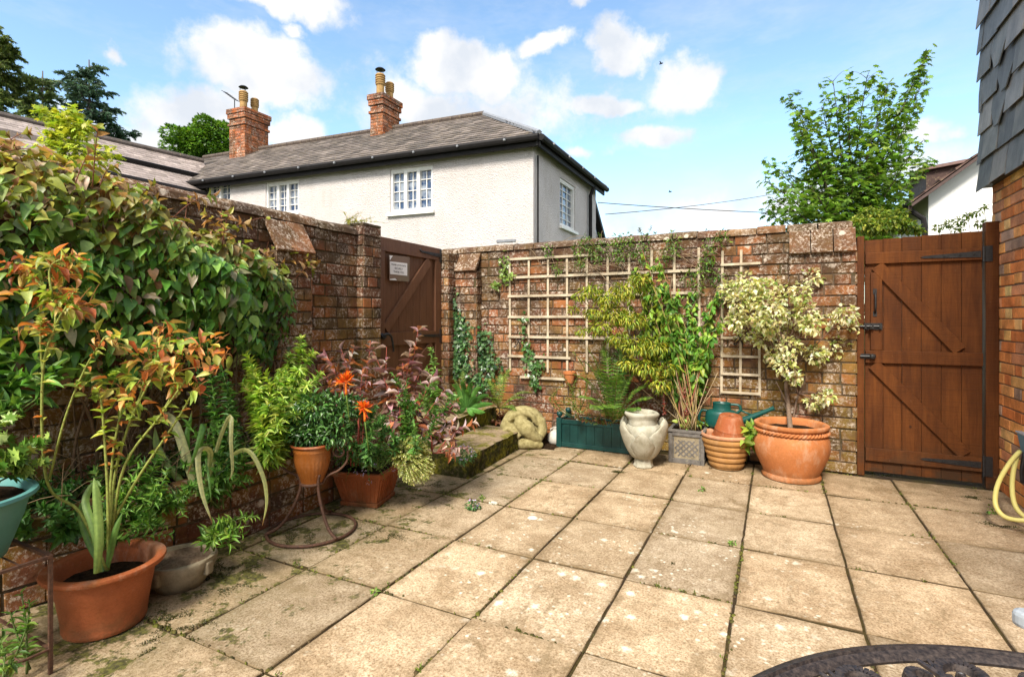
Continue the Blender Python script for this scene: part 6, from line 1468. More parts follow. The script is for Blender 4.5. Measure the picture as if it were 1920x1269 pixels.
def litter():
    lv = LV(72); r = lv.rng; n = 520; P = np.stack([r.uniform(-3.0, -2.1, n), r.uniform(4.5, 4.83, n), r.uniform(.0, .1, n)], 1); P[:, 2] = .24*np.clip(1-((P[:, 0]+3.05)/1.25)**1.5, 0, 1)+r.uniform(.0, .05, n)
    lv.add(P, r.normal(0, 1, (n, 3))*[1, 1, .3], r.normal(0, .5, (n, 3))+[0, 0, 1], .045*r.uniform(.6, 1.2, n), .028, T_OV3, lv.pal(n, [(.13, .05, .03), (.22, .09, .05), (.08, .035, .025), (.28, .13, .08)]))
    n = 150; P = np.stack([r.uniform(-1.8, -.2, n), r.uniform(4.45, 4.84, n), np.full(n, .006)], 1)
    lv.add(P, r.normal(0, 1, (n, 3))*[1, 1, .1], r.normal(0, .3, (n, 3))+[0, 0, 1], .022*r.uniform(.5, 1.2, n), .012, T_LITE, lv.pal(n, [(.16, .08, .04), (.10, .05, .03), (.25, .15, .07)]))
    tag(lv.build('leaf_litter', MT['leaf'], None), 'dead brown leaves heaped in the far corner and along the wall foot', kind='stuff')
litter()
def moss():
    m = MB(); r = random.Random(5); xs = [-.155+.4645*i for i in range(-6, 4)]; ys = [1.806+.5905*j for j in range(-3, 6)]; lv = LV(73); g = lv.rng; pts = []
    def dome(x, y, q, h):
        b = len(m.v); n = 8; c = r.choice([(.07, .065, .016), (.10, .085, .02), (.05, .045, .014), (.09, .06, .025), (.12, .12, .02)])
        for k in range(n): a = 2*math.pi*k/n; rr = q*r.uniform(.6, 1.2); m.v.append((x+rr*math.cos(a), y+rr*math.sin(a), -.004)); m.c.append(c)
        for k in range(n): a = 2*math.pi*k/n; rr = q*.55*r.uniform(.6, 1.2); m.v.append((x+rr*math.cos(a), y+rr*math.sin(a), h*r.uniform(.7, 1))); m.c.append(c)
        m.v.append((x, y, h)); m.c.append(c)
        for k in range(n): k2 = (k+1) % n; m.f += [(b+k, b+k2, b+n+k2, b+n+k), (b+n+k, b+n+k2, b+2*n)]; m.mi += [0, 0]
    def dens(x, y): return max(0, mnoise.noise(Vector((x*1.7+5, y*1.7, 2)))*1.4+.12+.35*max(0, -1.0-x)+.25*max(0, y-4.0))
    for _ in range(5200):
        if r.random() < .5: x = r.choice(xs)+r.gauss(0, .004); y = r.uniform(.6, 4.8)
        else: y = r.choice(ys)+r.gauss(0, .004); x = r.uniform(-2.6, 1.38)
        d = dens(x, y)
        if r.random() < d*1.1: dome(x, y, r.uniform(.003, .009)*(1+d*.6), r.uniform(.002, .006))
        if r.random() < d*.16 : pts.append((x, y, 0))
    mos = []
    for (cx, cy, n, s_) in ((gp(735, 1005).x, gp(735, 1005).y, 90, .09), (gp(560, 1010).x, gp(560, 1010).y, 60, .12), (gp(400, 1090).x, gp(400, 1090).y, 80, .10), (gp(330, 1170).x, gp(330, 1170).y, 70, .10), (gp(1255, 1055).x, gp(1255, 1055).y, 7, .012), (gp(700, 935).x, gp(700, 935).y, 70, .12), (gp(1160, 885).x, gp(1160, 885).y, 22, .03), (gp(820, 915).x, gp(820, 915).y, 60, .12), (gp(1120, 862).x, gp(1120, 862).y, 30, .06), (gp(1640, 888).x, gp(1640, 888).y, 25, .05), (gp(430, 1060).x, gp(430, 1060).y, 50, .07), (gp(300, 1215).x, gp(300, 1215).y, 45, .06), (gp(1835, 935).x, gp(1835, 935).y, 60, .05), (gp(1875, 985).x, gp(1875, 985).y, 40, .05)):
        mos.append((cx, cy, n, s_))
    m.build('moss', MT['stem'], None, smooth=True); o = C.objects['moss']; tag(o, 'dark green moss in the joints and on the damp slabs', kind='stuff')
    for (cx, cy, n, s_) in mos:
        n *= 26; P = np.stack([g.normal(0, s_*.9, n), g.normal(0, s_*.42, n), np.zeros(n)], 1); keep = np.array([mnoise.noise(Vector((q[0]*14+cx*9, q[1]*14+cy*9, 4))) for q in P]) > .02; P = P[keep]+[cx, cy, 0]; n = len(P)
        lv.add(P, g.normal(0, .6, (n, 3))+[0, 0, .8], g.normal(0, 1, (n, 3))+[0, 0, .5], .0075*g.uniform(.5, 1.4, n), .004, T_LITE, lv.pal(n, [(.07, .08, .014), (.11, .10, .025), (.045, .045, .012)]))
    P = np.array(pts); k = 7; P = np.repeat(P, k, 0)+g.normal(0, .006, (len(P)*k, 3))*[1, 1, 0]; n = len(P)
    lv.add(P, g.normal(0, .8, (n, 3))+[0, 0, .8], g.normal(0, 1, (n, 3))+[0, 0, .5], .014*g.uniform(.5, 1.5, n), .006, T_LITE, lv.pal(n, [(.16, .22, .03), (.22, .26, .05), (.10, .12, .02)]))
    tag(lv.build('joint_weeds', MT['leaf'], None), 'tiny yellow-green weeds sprouting from the paving joints', kind='stuff')
moss()
for i, (px, py, s_, lb) in enumerate(((1440, 1068, .0, ''), (1316, 920, 1, 'small green weed on the slab in front of the ribbed pot'), (1374, 1021, .8, 'small green weed at a joint in the middle of the patio'), (1862, 900, 1.3, 'pale broad-leaved weed at the foot of the right gate post'), (1858, 962, 1.2, 'green weed beside the yellow hose loop'), (702, 1112, .9, 'small green weed in the joint near the left front slabs'), (905, 935, .9, 'green weed tuft in the joint below the stone step'))):
    if not lb: continue
    b = gp(px, py); t = plant('weed', lb, 'weed', b); lv = LV(80+i); lv.tuft(b+Vector((0, 0, .008*s_)), (.018*s_, .018*s_, .012*s_), 26, .022*s_, .5, T_OV3, [(.20, .34, .06), (.28, .42, .10), (.12, .24, .04)], shell=.1, up=1.2); lv.build('foliage', MT['leaf'], t)

# --- plants around the iron stand
def stand_plant():
    b = Vector((-2.325, 2.16, .49)); t = plant('bushy_plant', 'mound of small glossy green leaves filling the fluted pot', 'plant', b); lv = LV(90)
    for (px, py, d, q, n) in ((588, 800, 3.0, .11, 420), (600, 765, 3.0, .12, 420), (635, 770, 3.0, .10, 300), (570, 815, 2.95, .09, 220), (625, 810, 2.95, .10, 300), (560, 780, 3.0, .07, 140), (660, 760, 3.05, .08, 200)):
        lv.tuft(at(px, py, d), (q, q, q*.8), n, .034, .42, T_LAN, [(.05, .13, .03), (.09, .22, .05), (.16, .32, .09), (.03, .08, .02)], [3, 3, 1.4, 2], shell=.3, up=.6, droop=.0)
    lv.build('foliage', MT['leaf_gloss'], t); stems_obj(t, [(arc(b, at(px, py, 3.0), (0, 0, 0), 5), .003, .001) for (px, py) in ((600, 770), (640, 770), (570, 790), (660, 760), (590, 740))])
stand_plant()
for i, (px, py, s_, lb) in enumerate(((648, 714, 1.0, 'upper of the two spiky orange flowers rising by the fluted pot'), (683, 764, .9, 'lower of the two spiky orange flowers rising by the fluted pot'))):
    b = at(px+8, py+80, 2.95); c = at(px, py, 2.9); t = plant('orange_flower', lb, 'flower', b, 'spiky orange flowers'); lv = LV(95+i); r = lv.rng; n = 46
    u = norm(r.normal(size=(n, 3))+[0, 0, .5]); lv.add(np.array(c)+u*.004, u+[0, 0, .12], r.normal(size=(n, 3)), .056*s_*r.uniform(.6, 1.1, n), .010, tmpl([.2, .5, .8], [.7, 1, .7], .1, .3), lv.pal(n, [(.85, .16, .015), (.90, .26, .02), (.75, .09, .015)], jit=.1))
    lv.build('petals', MT['petal'], t); P = arc(c, c+Vector((.005, 0, -.075)), (0, 0, 0), 4); stems_obj(t, [(P, .005, .007, (.75, .18, .02)), (arc(c+Vector((.005, 0, -.075)), b, (0, 0, 0), 4), .004, .004, (.12, .2, .04))])
def side_plants():
    herb('leafy_herb', 'green herb clump between the orange flowers and the purple-leaved plant', 'plant', (700, 880, 3.15), [(660, 800, 3.0), (690, 790, 3.0), (720, 800, 3.05), (690, 830, 2.95), (720, 780, 3.1), (740, 820, 3.1), (705, 760, 3.1), (655, 835, 2.95), (735, 770, 3.1)], 97, [(.08, .21, .05), (.14, .30, .07), (.05, .13, .03)], L=.045, wr=.42, T=T_OV3, per=60)
    herb('leafy_herb', 'leafy green shoots growing up through the purple-leaved plant', 'plant', (770, 870, 3.25), [(745, 740, 3.2), (765, 710, 3.25), (790, 760, 3.2), (810, 720, 3.3), (775, 790, 3.15), (820, 770, 3.3), (735, 700, 3.3), (800, 820, 3.2), (850, 740, 3.4)], 99, [(.12, .28, .06), (.20, .38, .09), (.08, .18, .04)], L=.05, wr=.4, T=T_OV3, per=44)
    herb('leafy_herb', 'light green upright shoots beside the upper step', 'plant', (815, 790, 3.9), [(800, 690, 3.9), (808, 655, 3.9), (820, 720, 3.8), (790, 720, 3.8), (830, 740, 3.8), (800, 750, 3.7), (775, 760, 3.6)], 98, [(.15, .31, .06), (.24, .40, .09)], L=.06)
    # purple leaved plant
    PU = [(.30, .14, .15), (.42, .24, .26), (.60, .42, .43), (.52, .20, .10), (.74, .60, .58), (.18, .10, .09)]
    shoot_plant('purple_persicaria', 'purple and bronze pointed-leaf plant arching in front of the left gate', 'plant', at(745, 880, 3.35), [at(784, 618, 3.5), at(770, 650, 3.45), at(755, 680, 3.4), at(725, 650, 3.4), at(700, 660, 3.4), at(745, 720, 3.3), at(790, 690, 3.5), at(815, 700, 3.5), at(835, 730, 3.5), at(862, 745, 3.55), at(850, 760, 3.5), at(720, 710, 3.3), at(780, 740, 3.35), at(800, 780, 3.35), at(835, 800, 3.4)], .095, .44, T_OV, PU, 9, stem_col=(.30, .07, .05), seed=100, t0=.3, droop=.55, taper=.25, wts=[3, 3, 2.4, 2, 1.6, 1.5], bend=.05, mat='leaf_gloss', up=.15)
    shoot_plant('purple_persicaria', 'smaller bronze-leaved plant left of the purple one, against the brick', 'plant', at(670, 870, 3.3), [at(612, 665, 3.4), at(640, 655, 3.4), at(665, 650, 3.4), at(680, 690, 3.4), at(630, 690, 3.35), at(600, 690, 3.35), at(655, 700, 3.35), at(695, 640, 3.45)], .075, .42, T_OV, PU+[(.40, .14, .05)], 13, stem_col=(.30, .07, .05), seed=101, t0=.45, droop=.5, taper=.2, bend=.05, mat='leaf_gloss', up=.15)
    shoot_plant('purple_persicaria', 'low purple-leaved plant hanging over the corner of the lower step', 'plant', at(815, 850, 3.3), [at(850, 790, 3.35), at(870, 800, 3.35), at(890, 790, 3.4), at(845, 820, 3.25), at(800, 800, 3.3), at(845, 848, 3.2), at(870, 838, 3.25), at(825, 780, 3.35)], .07, .42, T_OV, PU, 18, stem_col=(.25, .07, .05), seed=102, t0=.3, droop=.4, taper=.2, bend=.03)
    # cream plumed plant and trailing bells in the square planter
    b = Vector((-2.33, 2.74, .225)); t = plant('cream_hebe', 'pale cream-yellow plumed plant tumbling over the right side of the square planter', 'plant', b); lv = LV(103); st = []; r = lv.rng
    for i in range(420):
        u = r.normal(size=3); u /= np.linalg.norm(u); c = at(772, 862, 3.22); e = c+Vector((u[0]*.12, u[1]*.12, u[2]*.145)); 
        if u[2] < -.1 : e.x += .03
        p = arc(b.lerp(c, .7), e, (0, 0, .02), 5); lv.along(p, 34, .017, .42, T_LITE, [(.72, .70, .34), (.82, .80, .50), (.55, .60, .20), (.38, .46, .10)], t0=.45, pitch=40, taper=.2); st.append((p, .0016, .001, (.30, .34, .10)))
    lv.build('foliage', MT['leaf'], t); stems_obj(t, st, n=4)
    b = Vector((-2.42, 2.65, .225)); t = plant('trailing_campanula', 'trailing small-leaved plant with violet bells in the square planter', 'plant', b); lv = LV(104); fl = LV(105); r = lv.rng; st = []
    for i in range(120):
        a = r.uniform(0, 6.28); q = r.uniform(.04, .25); e = b+Vector((math.cos(a)*q+.03, math.sin(a)*q, r.uniform(.02, .15)-max(0, q-.15)*.9)); p = arc(b+Vector((math.cos(a)*.05, math.sin(a)*.05, 0)), e, (0, 0, .06), 6); st.append((p, .0015, .0008, (.14, .20, .05)))
        lv.along(p, 13, .024, .75, T_OV3, [(.13, .28, .06), (.20, .36, .09), (.07, .17, .04)], t0=.2)
        if i % 4 == 0: fl.tuft(e, (.012,)*3, 6, .012, .6, T_OV3, [(.42, .36, .62), (.55, .48, .70)], up=1)
    lv.build('foliage', MT['leaf'], t); fl.build('flowers', MT['petal'], t); stems_obj(t, st, n=4)
    for k, (px, py, d, lb) in enumerate(((868, 805, 3.75, 'low pansy-like cushion with pale violet flowers on the lower step'), (886, 868, 3.30, 'tiny violet flowered weed at the front foot of the lower step'))):
        b = at(px, py+(12 if k == 0 else 18), d); b.z = .175 if k == 0 else .0; t = plant('violet_flowers', lb, 'flowers', b); lv = LV(106+k); q = .10 if k == 0 else .05
        lv.tuft(b+Vector((0, 0, q*.5)), (q, q, q*.55), 260 if k == 0 else 70, .022, .6, T_OV3, [(.08, .20, .06), (.14, .28, .10), (.05, .12, .04)], shell=.2, up=1); lv.build('foliage', MT['leaf'], t)
        fl = LV(108+k); fl.tuft(b+Vector((0, 0, q*.7)), (q*.9, q*.9, q*.5), 60 if k == 0 else 24, .014, .9, T_OV3, [(.45, .38, .62), (.62, .56, .72), (.30, .22, .50)], shell=.7, up=1.5); fl.build('flowers', MT['petal'], t)
side_plants()

# --- ferns
def frond(lv, pts, W, npin, cols, tcurl=.0):
    P = np.array([tuple(p) for p in poly(pts, 6)]); m = len(P)-1; r = lv.rng
    for side in (-1, 1):
        f = np.linspace(.12, .99, npin); x = f*m; i = np.minimum(x.astype(int), m-1); fr = (x-i)[:, None]; Q = P[i]*(1-fr)+P[i+1]*fr; A = norm(P[i+1]-P[i])
        up = np.array([[0, 0, 1.]])-A*A[:, 2:3]; up = norm(up+np.array([[.15*SN, -.15, 0]])); S = norm(np.cross(A, up))*side
        ln = W*np.sin(np.pi*(f*.86+.12))**.8*r.uniform(.9, 1.1, npin); D = S+A*.45+np.array([0, 0, -.18])
        lv.add(Q, D, np.cross(A, S)*side+r.normal(0, .15, (npin, 3)), ln, np.maximum(ln*.28, .007), T_FERN, lv.pal(npin, cols, jit=.12))
    return P
def fern_t():
    v = [(0, 0, 0)]; n = 7
    for i in range(1, n): t = i/n; w = .5*(1-t)**.6; v += [(-w, t-.03, 0), (-w*.45, t+.06, 0)]
    v.append((0, 1, -.08)); k = len(v)
    for i in range(n-1, 0, -1): t = i/n; w = .5*(1-t)**.6; v += [(w*.45, t+.06, 0), (w, t-.03, 0)]
    v.append((0, .4, .02)); c = len(v)-1; f = [(c, i, (i+1) % c) for i in range(c)]
    return np.array(v, float), np.array(f)
T_FERN = fern_t()
def fern(label, base, tips, W, npin, cols, seed, col=(.14, .12, .04)):
    t = plant('fern', label, 'fern', base); lv = LV(seed); st = []
    for tp in tips:
        b = Vector(base); e = Vector(tp); mid = b.lerp(e, .55)+Vector((0, 0, (e-b).length*.16)); pts = [b, mid, e+Vector((0, 0, -.0))]
        P = frond(lv, pts, W, npin, cols); st.append(([Vector(p) for p in P], .003, .001, col))
    lv.build('fronds', MT['leaf'], t); stems_obj(t, st, n=5)
FC = [(.13, .26, .035), (.20, .36, .05), (.08, .18, .03)]
fern('large feathery green fern growing in the dark green planter box', at(1150, 792, 4.55), [at(1098, 648, 4.5), at(1130, 640, 4.6), at(1165, 640, 4.6), at(1075, 700, 4.35), at(1085, 745, 4.25), at(1110, 768, 4.15), at(1145, 765, 4.1), at(1195, 690, 4.5), at(1215, 720, 4.45), at(1225, 745, 4.35), at(1180, 660, 4.6), at(1090, 670, 4.5), at(1200, 770, 4.2), at(1120, 690, 4.3), at(1160, 700, 4.25)], .085, 26, FC, 120)
fern('yellow-green fern standing behind the stone statue in the corner', at(935, 765, 5.05), [at(957, 688, 5.1), at(940, 700, 5.1), at(985, 745, 5.0), at(1000, 735, 5.0), at(915, 710, 5.1), at(970, 770, 4.9), at(905, 740, 5.0), at(925, 745, 4.9)], .055, 20, [(.20, .34, .05), (.28, .42, .07), (.11, .22, .03)], 121)
fern('small light green fern just left of the corner fern', at(868, 750, 4.9), [at(868, 695, 4.9), at(880, 720, 4.85), at(850, 710, 4.9), at(845, 735, 4.8), at(890, 745, 4.8)], .035, 18, [(.24, .38, .07), (.16, .30, .05)], 122)
strap_plant('hart_tongue_fern', 'glossy hart\'s tongue fern with broad strap fronds beside the upper step', at(875, 765, 4.75), [([at(875+dx*.1, 765, 4.75), at(875+dx*.6, 765+dy*.8, 4.7), at(875+dx, 765+dy, 4.62)], .045) for dx, dy in ((-40, -28), (-28, -45), (-10, -50), (10, -48), (28, -40), (42, -25), (50, -8), (-45, -8), (35, 8), (-20, 8), (15, 12), (0, -35), (22, -20), (-25, -22))], 7, [(.09, .24, .05), (.13, .32, .07), (.06, .16, .035)], 'fern')
# --- ivy
def ivy(label, pts, seed, n, cols=((.03, .085, .03), (.05, .13, .04), (.09, .20, .06), (.14, .25, .10))):
    base = Vector(pts[-1][0]); t = plant('ivy', label, 'ivy', (base.x, base.y, .1)); lv = LV(seed); r = lv.rng; st = []
    for (p, sx, sz, k) in pts:
        p = Vector(p); k = int(k*n); P = np.array(p)+np.stack([r.normal(0, sx, k), r.uniform(-.035, .02, k), r.normal(0, sz, k)], 1); P[:, 2] = np.maximum(P[:, 2], .05)
        lv.add(P, r.normal(0, .6, (k, 3))+[.1, -.3, -.5], r.normal(0, .35, (k, 3))+[.45, -1, .35], .042*r.uniform(.6, 1.3, k), .040*r.uniform(.6, 1.3, k), T_IVY, lv.pal(k, cols))
    for i in range(len(pts)-1): st.append((arc(pts[i][0], pts[i+1][0], (.03, -.01, 0), 6), .003, .003, (.10, .07, .04)))
    lv.build('foliage', MT['leaf_gloss'], t); stems_obj(t, st)
Yv = YB-.13
ivy('dark ivy climbing the corner buttress right of the left gate', [(onY(848, 540, Yv), .02, .10, .05), (onY(850, 585, Yv), .035, .08, .12), (onY(862, 618, Yv), .06, .08, .3), (onY(858, 655, Yv), .07, .08, .32), (onY(858, 690, Yv), .08, .07, .3)], 130, 900)
ivy('second ivy mass on the back wall between the buttress and the wide trellis', [(onY(886, 600, Yv+.1), .03, .06, .1), (onY(905, 640, Yv+.07), .05, .07, .3), (onY(915, 680, Yv+.07), .07, .06, .35), (onY(900, 715, Yv), .10, .05, .3)], 131, 520)
ivy('thin ivy strand growing up through the wide trellis at its lower left', [(onY(982, 610, YB-.05), .02, .07, .2), (onY(988, 660, YB-.05), .03, .05, .3), (onY(1003, 690, YB-.05), .05, .06, .6), (onY(1003, 720, YB-.05), .03, .03, .2)], 132, 150, ((.06, .15, .04), (.11, .24, .06)))
ivy('sparse pale creeper beside the wide trellis, below the wall top', [(onY(945, 497, YB-.04), .03, .05, .4), (onY(948, 520, YB-.04), .03, .04, .3), (onY(930, 535, YB-.04), .03, .02, .2), (onY(960, 515, YB-.04), .02, .02, .1)], 133, 110, ((.16, .26, .05), (.26, .36, .08)))
# --- climber along the top of the back wall
def climber():
    t = plant('honeysuckle', 'straggly honeysuckle trained along the top of the wide trellis and wall', 'climbing plant', onY(1180, 700, YB-.08)); lv = LV(140); r = lv.rng; st = []
    tufts = [(1083, 468), (1090, 490), (1100, 455), (1123, 480), (1128, 460), (1150, 470), (1160, 455), (1185, 470), (1208, 455), (1205, 480), (1250, 480), (1268, 465), (1330, 478), (1325, 495), (1315, 510), (1345, 520), (1028, 470), (1045, 502), (1330, 460), (1355, 445), (1260, 450), (1290, 520), (1310, 540), (1165, 480), (1110, 470), (1175, 450), (1365, 545), (1352, 560)]
    for (px, py) in tufts:
        c = onY(px, py, YB-.09); lv.tuft(c, (.06, .03, .08), 46, .034, .42, T_LAN, [(.13, .24, .04), (.22, .34, .06), (.07, .14, .03)], shell=.1)
    for _ in range(46):
        a = onY(r.uniform(1000, 1330), r.uniform(455, 520), YB-.06); b = a+Vector((r.normal(0, .28), r.uniform(-.05, .03), r.normal(0, .07))); st.append((arc(a, b, (0, -.02, .06), 7), .0025, .0012, (.36, .26, .16)))
    for (a, b) in (((1210, 690), (1190, 500)), ((1215, 690), (1260, 520)), ((1200, 600), (1100, 490)), ((1260, 640), (1330, 500))): st.append((arc(onY(*a, YB-.06), onY(*b, YB-.05), (.03, 0, 0), 8), .005, .003, (.26, .19, .12)))
    # sprays above the coping
    for (px, py, h) in ((1202, 425, .08), (1195, 420, .05), (1215, 420, .07), (1230, 425, .04), (1125, 428, .05), (1020, 450, .05), (1330, 420, .04)):
        b = onY(px, py+18, YB+.05); e = b+Vector((r.normal(0, .02), 0, h)); p = arc(b, e, (.01, 0, 0), 4); st.append((p, .0018, .001, (.15, .14, .06))); lv.along(p, 12, .026, .4, T_LAN, [(.10, .20, .04), (.06, .12, .03)], t0=.2)
    lv.build('foliage', MT['leaf'], t); stems_obj(t, st, n=4)
climber()
# --- yellow acer and tall shrub
def acer():
    b = at(1222, 800, 4.62); b.z = .25; t = plant('yellow_acer', 'airy yellow-green shrub with small narrow leaves in front of the wide trellis', 'shrub', b); lv = LV(150); r = lv.rng; st = []
    fork = at(1205, 720, 4.62); st.append((poly([b, at(1215, 760, 4.62), fork]), .012, .008, (.12, .08, .05)))
    for (px, py, d, q, n) in ((1110, 545, 4.55, .10, 170), (1085, 555, 4.55, .06, 60), (1140, 560, 4.5, .12, 260), (1170, 545, 4.5, .12, 260), (1150, 590, 4.5, .12, 260), (1115, 585, 4.5, .09, 130), (1180, 600, 4.45, .12, 260), (1125, 615, 4.5, .10, 200), (1160, 635, 4.45, .10, 200), (1190, 650, 4.4, .12, 240), (1210, 690, 4.4, .12, 200), (1235, 720, 4.4, .10, 160), (1175, 680, 4.45, .08, 110), (1225, 650, 4.4, .12, 200), (1250, 690, 4.4, .09, 120), (1200, 525, 4.5, .09, 160), (1090, 620, 4.5, .05, 40), (1075, 580, 4.55, .05, 34)):
        c = at(px, py, d); lv.tuft(c, (q, q*.8, q*.6), n, .046, .24, T_LAN, [(.42, .44, .04), (.30, .38, .045), (.52, .50, .07), (.18, .28, .03)], shell=.1, droop=.75, up=.6); e = arc(fork, c, (r.normal(0, .03), 0, .05), 7); st.append((e, .005, .0018, (.14, .09, .05)))
        for _ in range(4): st.append((arc(c, c+Vector(r.normal(0, q*.6, 3)), (0, 0, .01), 4), .0018, .0008, (.2, .14, .06)))
    lv.build('foliage', MT['leaf'], t); stems_obj(t, st)
acer()
def leyc():
    b = Vector((-.655, 4.65, .26)); t = plant('himalayan_honeysuckle', 'tall cane shrub with drooping heart-shaped green leaves rising from the lattice planter', 'shrub', b); lv = LV(160); r = lv.rng; st = []; tas = LV(161)
    tips = [(1205, 470), (1190, 520), (1225, 540), (1240, 500), (1255, 545), (1210, 590), (1270, 540), (1290, 560), (1262, 600), (1310, 540), (1335, 560), (1345, 540), (1350, 590), (1330, 610), (1300, 620), (1340, 640), (1320, 660), (1290, 680), (1250, 640), (1275, 700), (1225, 630), (1310, 700), (1200, 640), (1240, 690), (1215, 490), (1232, 478), (1195, 500), (1250, 515), (1218, 560), (1280, 600), (1312, 590), (1240, 580), (1258, 670), (1180, 560)]
    for i, (px, py) in enumerate(tips):
        bb = b+Vector((r.uniform(-.08, .08), r.uniform(-.05, .05), 0)); e = at(px, py, 4.55+r.normal(0, .08)); p = arc(bb, e, (r.normal(0, .04), 0, .06), 12); st.append((p, .006, .002, (.34, .26, .10) if i % 3 else (.30, .12, .07)))
        cols = [(.14, .32, .045), (.22, .42, .055), (.08, .20, .035), (.38, .50, .08)] if px > 1215 else [(.22, .34, .04), (.33, .40, .05), (.12, .22, .03)]
        lv.along(p, 40, .088, .52, T_OV, cols, t0=.38, pitch=55, droop=1.5, taper=.35)
        for _ in range(4): q = p[int(r.integers(6, 12))]; e2 = q+Vector((r.normal(0, .08), r.normal(0, .05), r.uniform(-.02, .08))); pp = arc(q, e2, (0, 0, .02), 4); st.append((pp, .002, .001, (.25, .22, .08))); lv.along(pp, 10, .07, .5, T_OV, cols, t0=.2, droop=1.3)
    for _ in range(16): e = b+Vector((r.normal(0, .16), r.normal(0, .08), r.uniform(.25, .55))); st.append((arc(b+Vector((r.uniform(-.09, .09), r.uniform(-.08, .08), 0)), e, (0, 0, 0), 5), .004, .0025, (.40, .30, .18)))
    for (px, py, l) in ((1238, 690, .22), (1245, 740, .16), (1283, 725, .10), (1288, 755, .12), (1300, 770, .1), (1222, 705, .1)):
        tas = LV(int(px)); c = at(px, py, 4.42); n = 40; P = np.array(c)+np.stack([r.normal(0, .006, n), r.normal(0, .006, n), -r.uniform(0, l, n)], 1); tas.add(P, r.normal(0, .5, (n, 3))+[0, 0, -.8], r.normal(size=(n, 3)), .02, .012, T_OV3, tas.pal(n, [(.26, .05, .04), (.38, .10, .08), (.20, .10, .05)])); tas.build('tassel', MT['leaf'], t); st.append(([c+Vector((0, 0, .05)), c-Vector((0, 0, l))], .002, .001, (.3, .1, .06)))
    for k in range(16): lv.tuft(at(1290+r.uniform(-20, 45), 790+r.uniform(-8, 12), 4.45), (.02, .02, .015), 5, .04, .7, T_OV, [(.20, .36, .06), (.34, .42, .07), (.10, .24, .05)], up=1)
    lv.build('foliage', MT['leaf'], t); stems_obj(t, st, 'cane')
leyc()
def pitto():
    b = Vector((.105, 4.50, .36)); t = plant('variegated_shrub', 'standard shrub with cream-edged leaves growing in the large terracotta pot', 'shrub', b); lv = LV(170); r = lv.rng; st = []
    d0 = 4.2; trunk = poly([b, at(1478, 760, d0), at(1474, 720, d0), at(1480, 690, d0)], 5); st.append((trunk, .020, .014, (.20, .14, .10)))
    st.append((poly([at(1486, 790, d0), at(1497, 740, d0), at(1520, 705, d0)], 4), .009, .004, (.2, .14, .1))); st.append((poly([at(1482, 770, d0), at(1465, 735, d0), at(1455, 715, d0)], 4), .007, .003, (.2, .14, .1)))
    VC = [(.74, .72, .42), (.84, .82, .60), (.56, .62, .24), (.26, .36, .09), (.62, .58, .36)]
    heads = [(1400, 530), (1420, 560), (1440, 540), (1465, 515), (1490, 510), (1520, 520), (1545, 540), (1565, 565), (1585, 590), (1595, 610), (1575, 620), (1555, 600), (1530, 570), (1500, 550), (1470, 560), (1450, 590), (1425, 600), (1405, 590), (1385, 570), (1380, 600), (1400, 625), (1430, 635), (1460, 625), (1490, 600), (1520, 610), (1545, 635), (1565, 650), (1510, 640), (1480, 650), (1450, 665), (1470, 685), (1500, 675), (1530, 665), (1515, 700), (1490, 710), (1540, 720), (1550, 745), (1525, 755), (1535, 690), (1555, 580), (1440, 570), (1480, 535), (1510, 585), (1415, 545), (1372, 545), (1600, 590), (1468, 700), (1540, 615), (1435, 610)]
    for (px, py) in heads:
        c = at(px, py, d0+r.normal(0, .13)); big = 1 if py < 690 else .6; q = .085*(.8+.3*r.random())*big
        lv.tuft(c, (q*1.15, q*1.15, q*.95), int(120*big), .037, .66, T_OV3, VC, [3.4, 3, 2, 1.2, 1.2], shell=.25, droop=.1, up=.5)
        f = trunk[-1].lerp(trunk[-4], r.random()) if py < 690 else at(1497, 740, d0); p = arc(f, c, (r.normal(0, .03), r.normal(0, .03), .03), 7); st.append((p, .006, .002, (.19, .12, .09)))
        for _ in range(5): st.append((arc(p[5], c+Vector(r.normal(0, q*.7, 3)), (0, 0, .01), 4), .002, .001, (.20, .12, .09)))
    lv.build('foliage', MT['leaf'], t); stems_obj(t, st, 'branch')
pitto()
shoot_plant('young_seedling', 'broad-leaved lime green sprig squeezed between the ribbed pot and the large pot', 'plant', gp(1398, 868), [at(1404, 800, 4.05), at(1418, 812, 4.0), at(1396, 825, 4.02), at(1412, 795, 4.1)], .075, .5, T_OV, [(.28, .42, .06), (.36, .46, .09), (.16, .30, .04)], 12, seed=180, bend=.01, t0=.6, droop=.1, taper=.1)
shoot_plant('low_rockery_plant', 'faded yellow-green rockery plant trailing at the left end of the green planter', 'plant', at(1078, 782, 4.62), [at(1045, 735, 4.6), at(1060, 745, 4.5), at(1085, 730, 4.6), at(1030, 750, 4.6), at(1100, 755, 4.45), at(1070, 765, 4.4), at(1050, 700, 4.7), at(1075, 660, 4.7), at(1090, 700, 4.65), at(1065, 720, 4.6)], .028, .4, T_OV3, [(.34, .36, .09), (.22, .28, .06), (.42, .26, .14)], 60, seed=181)
shoot_plant('low_rockery_plant', 'reddish low plant filling the soil of the green planter', 'plant', at(1120, 795, 4.5), [at(1100, 775, 4.45), at(1125, 778, 4.42), at(1150, 782, 4.42), at(1080, 782, 4.45), at(1165, 790, 4.42), at(1135, 790, 4.4)], .032, .8, T_OV3, [(.20, .09, .05), (.16, .20, .06), (.28, .20, .10)], 40, seed=182, bend=.01)
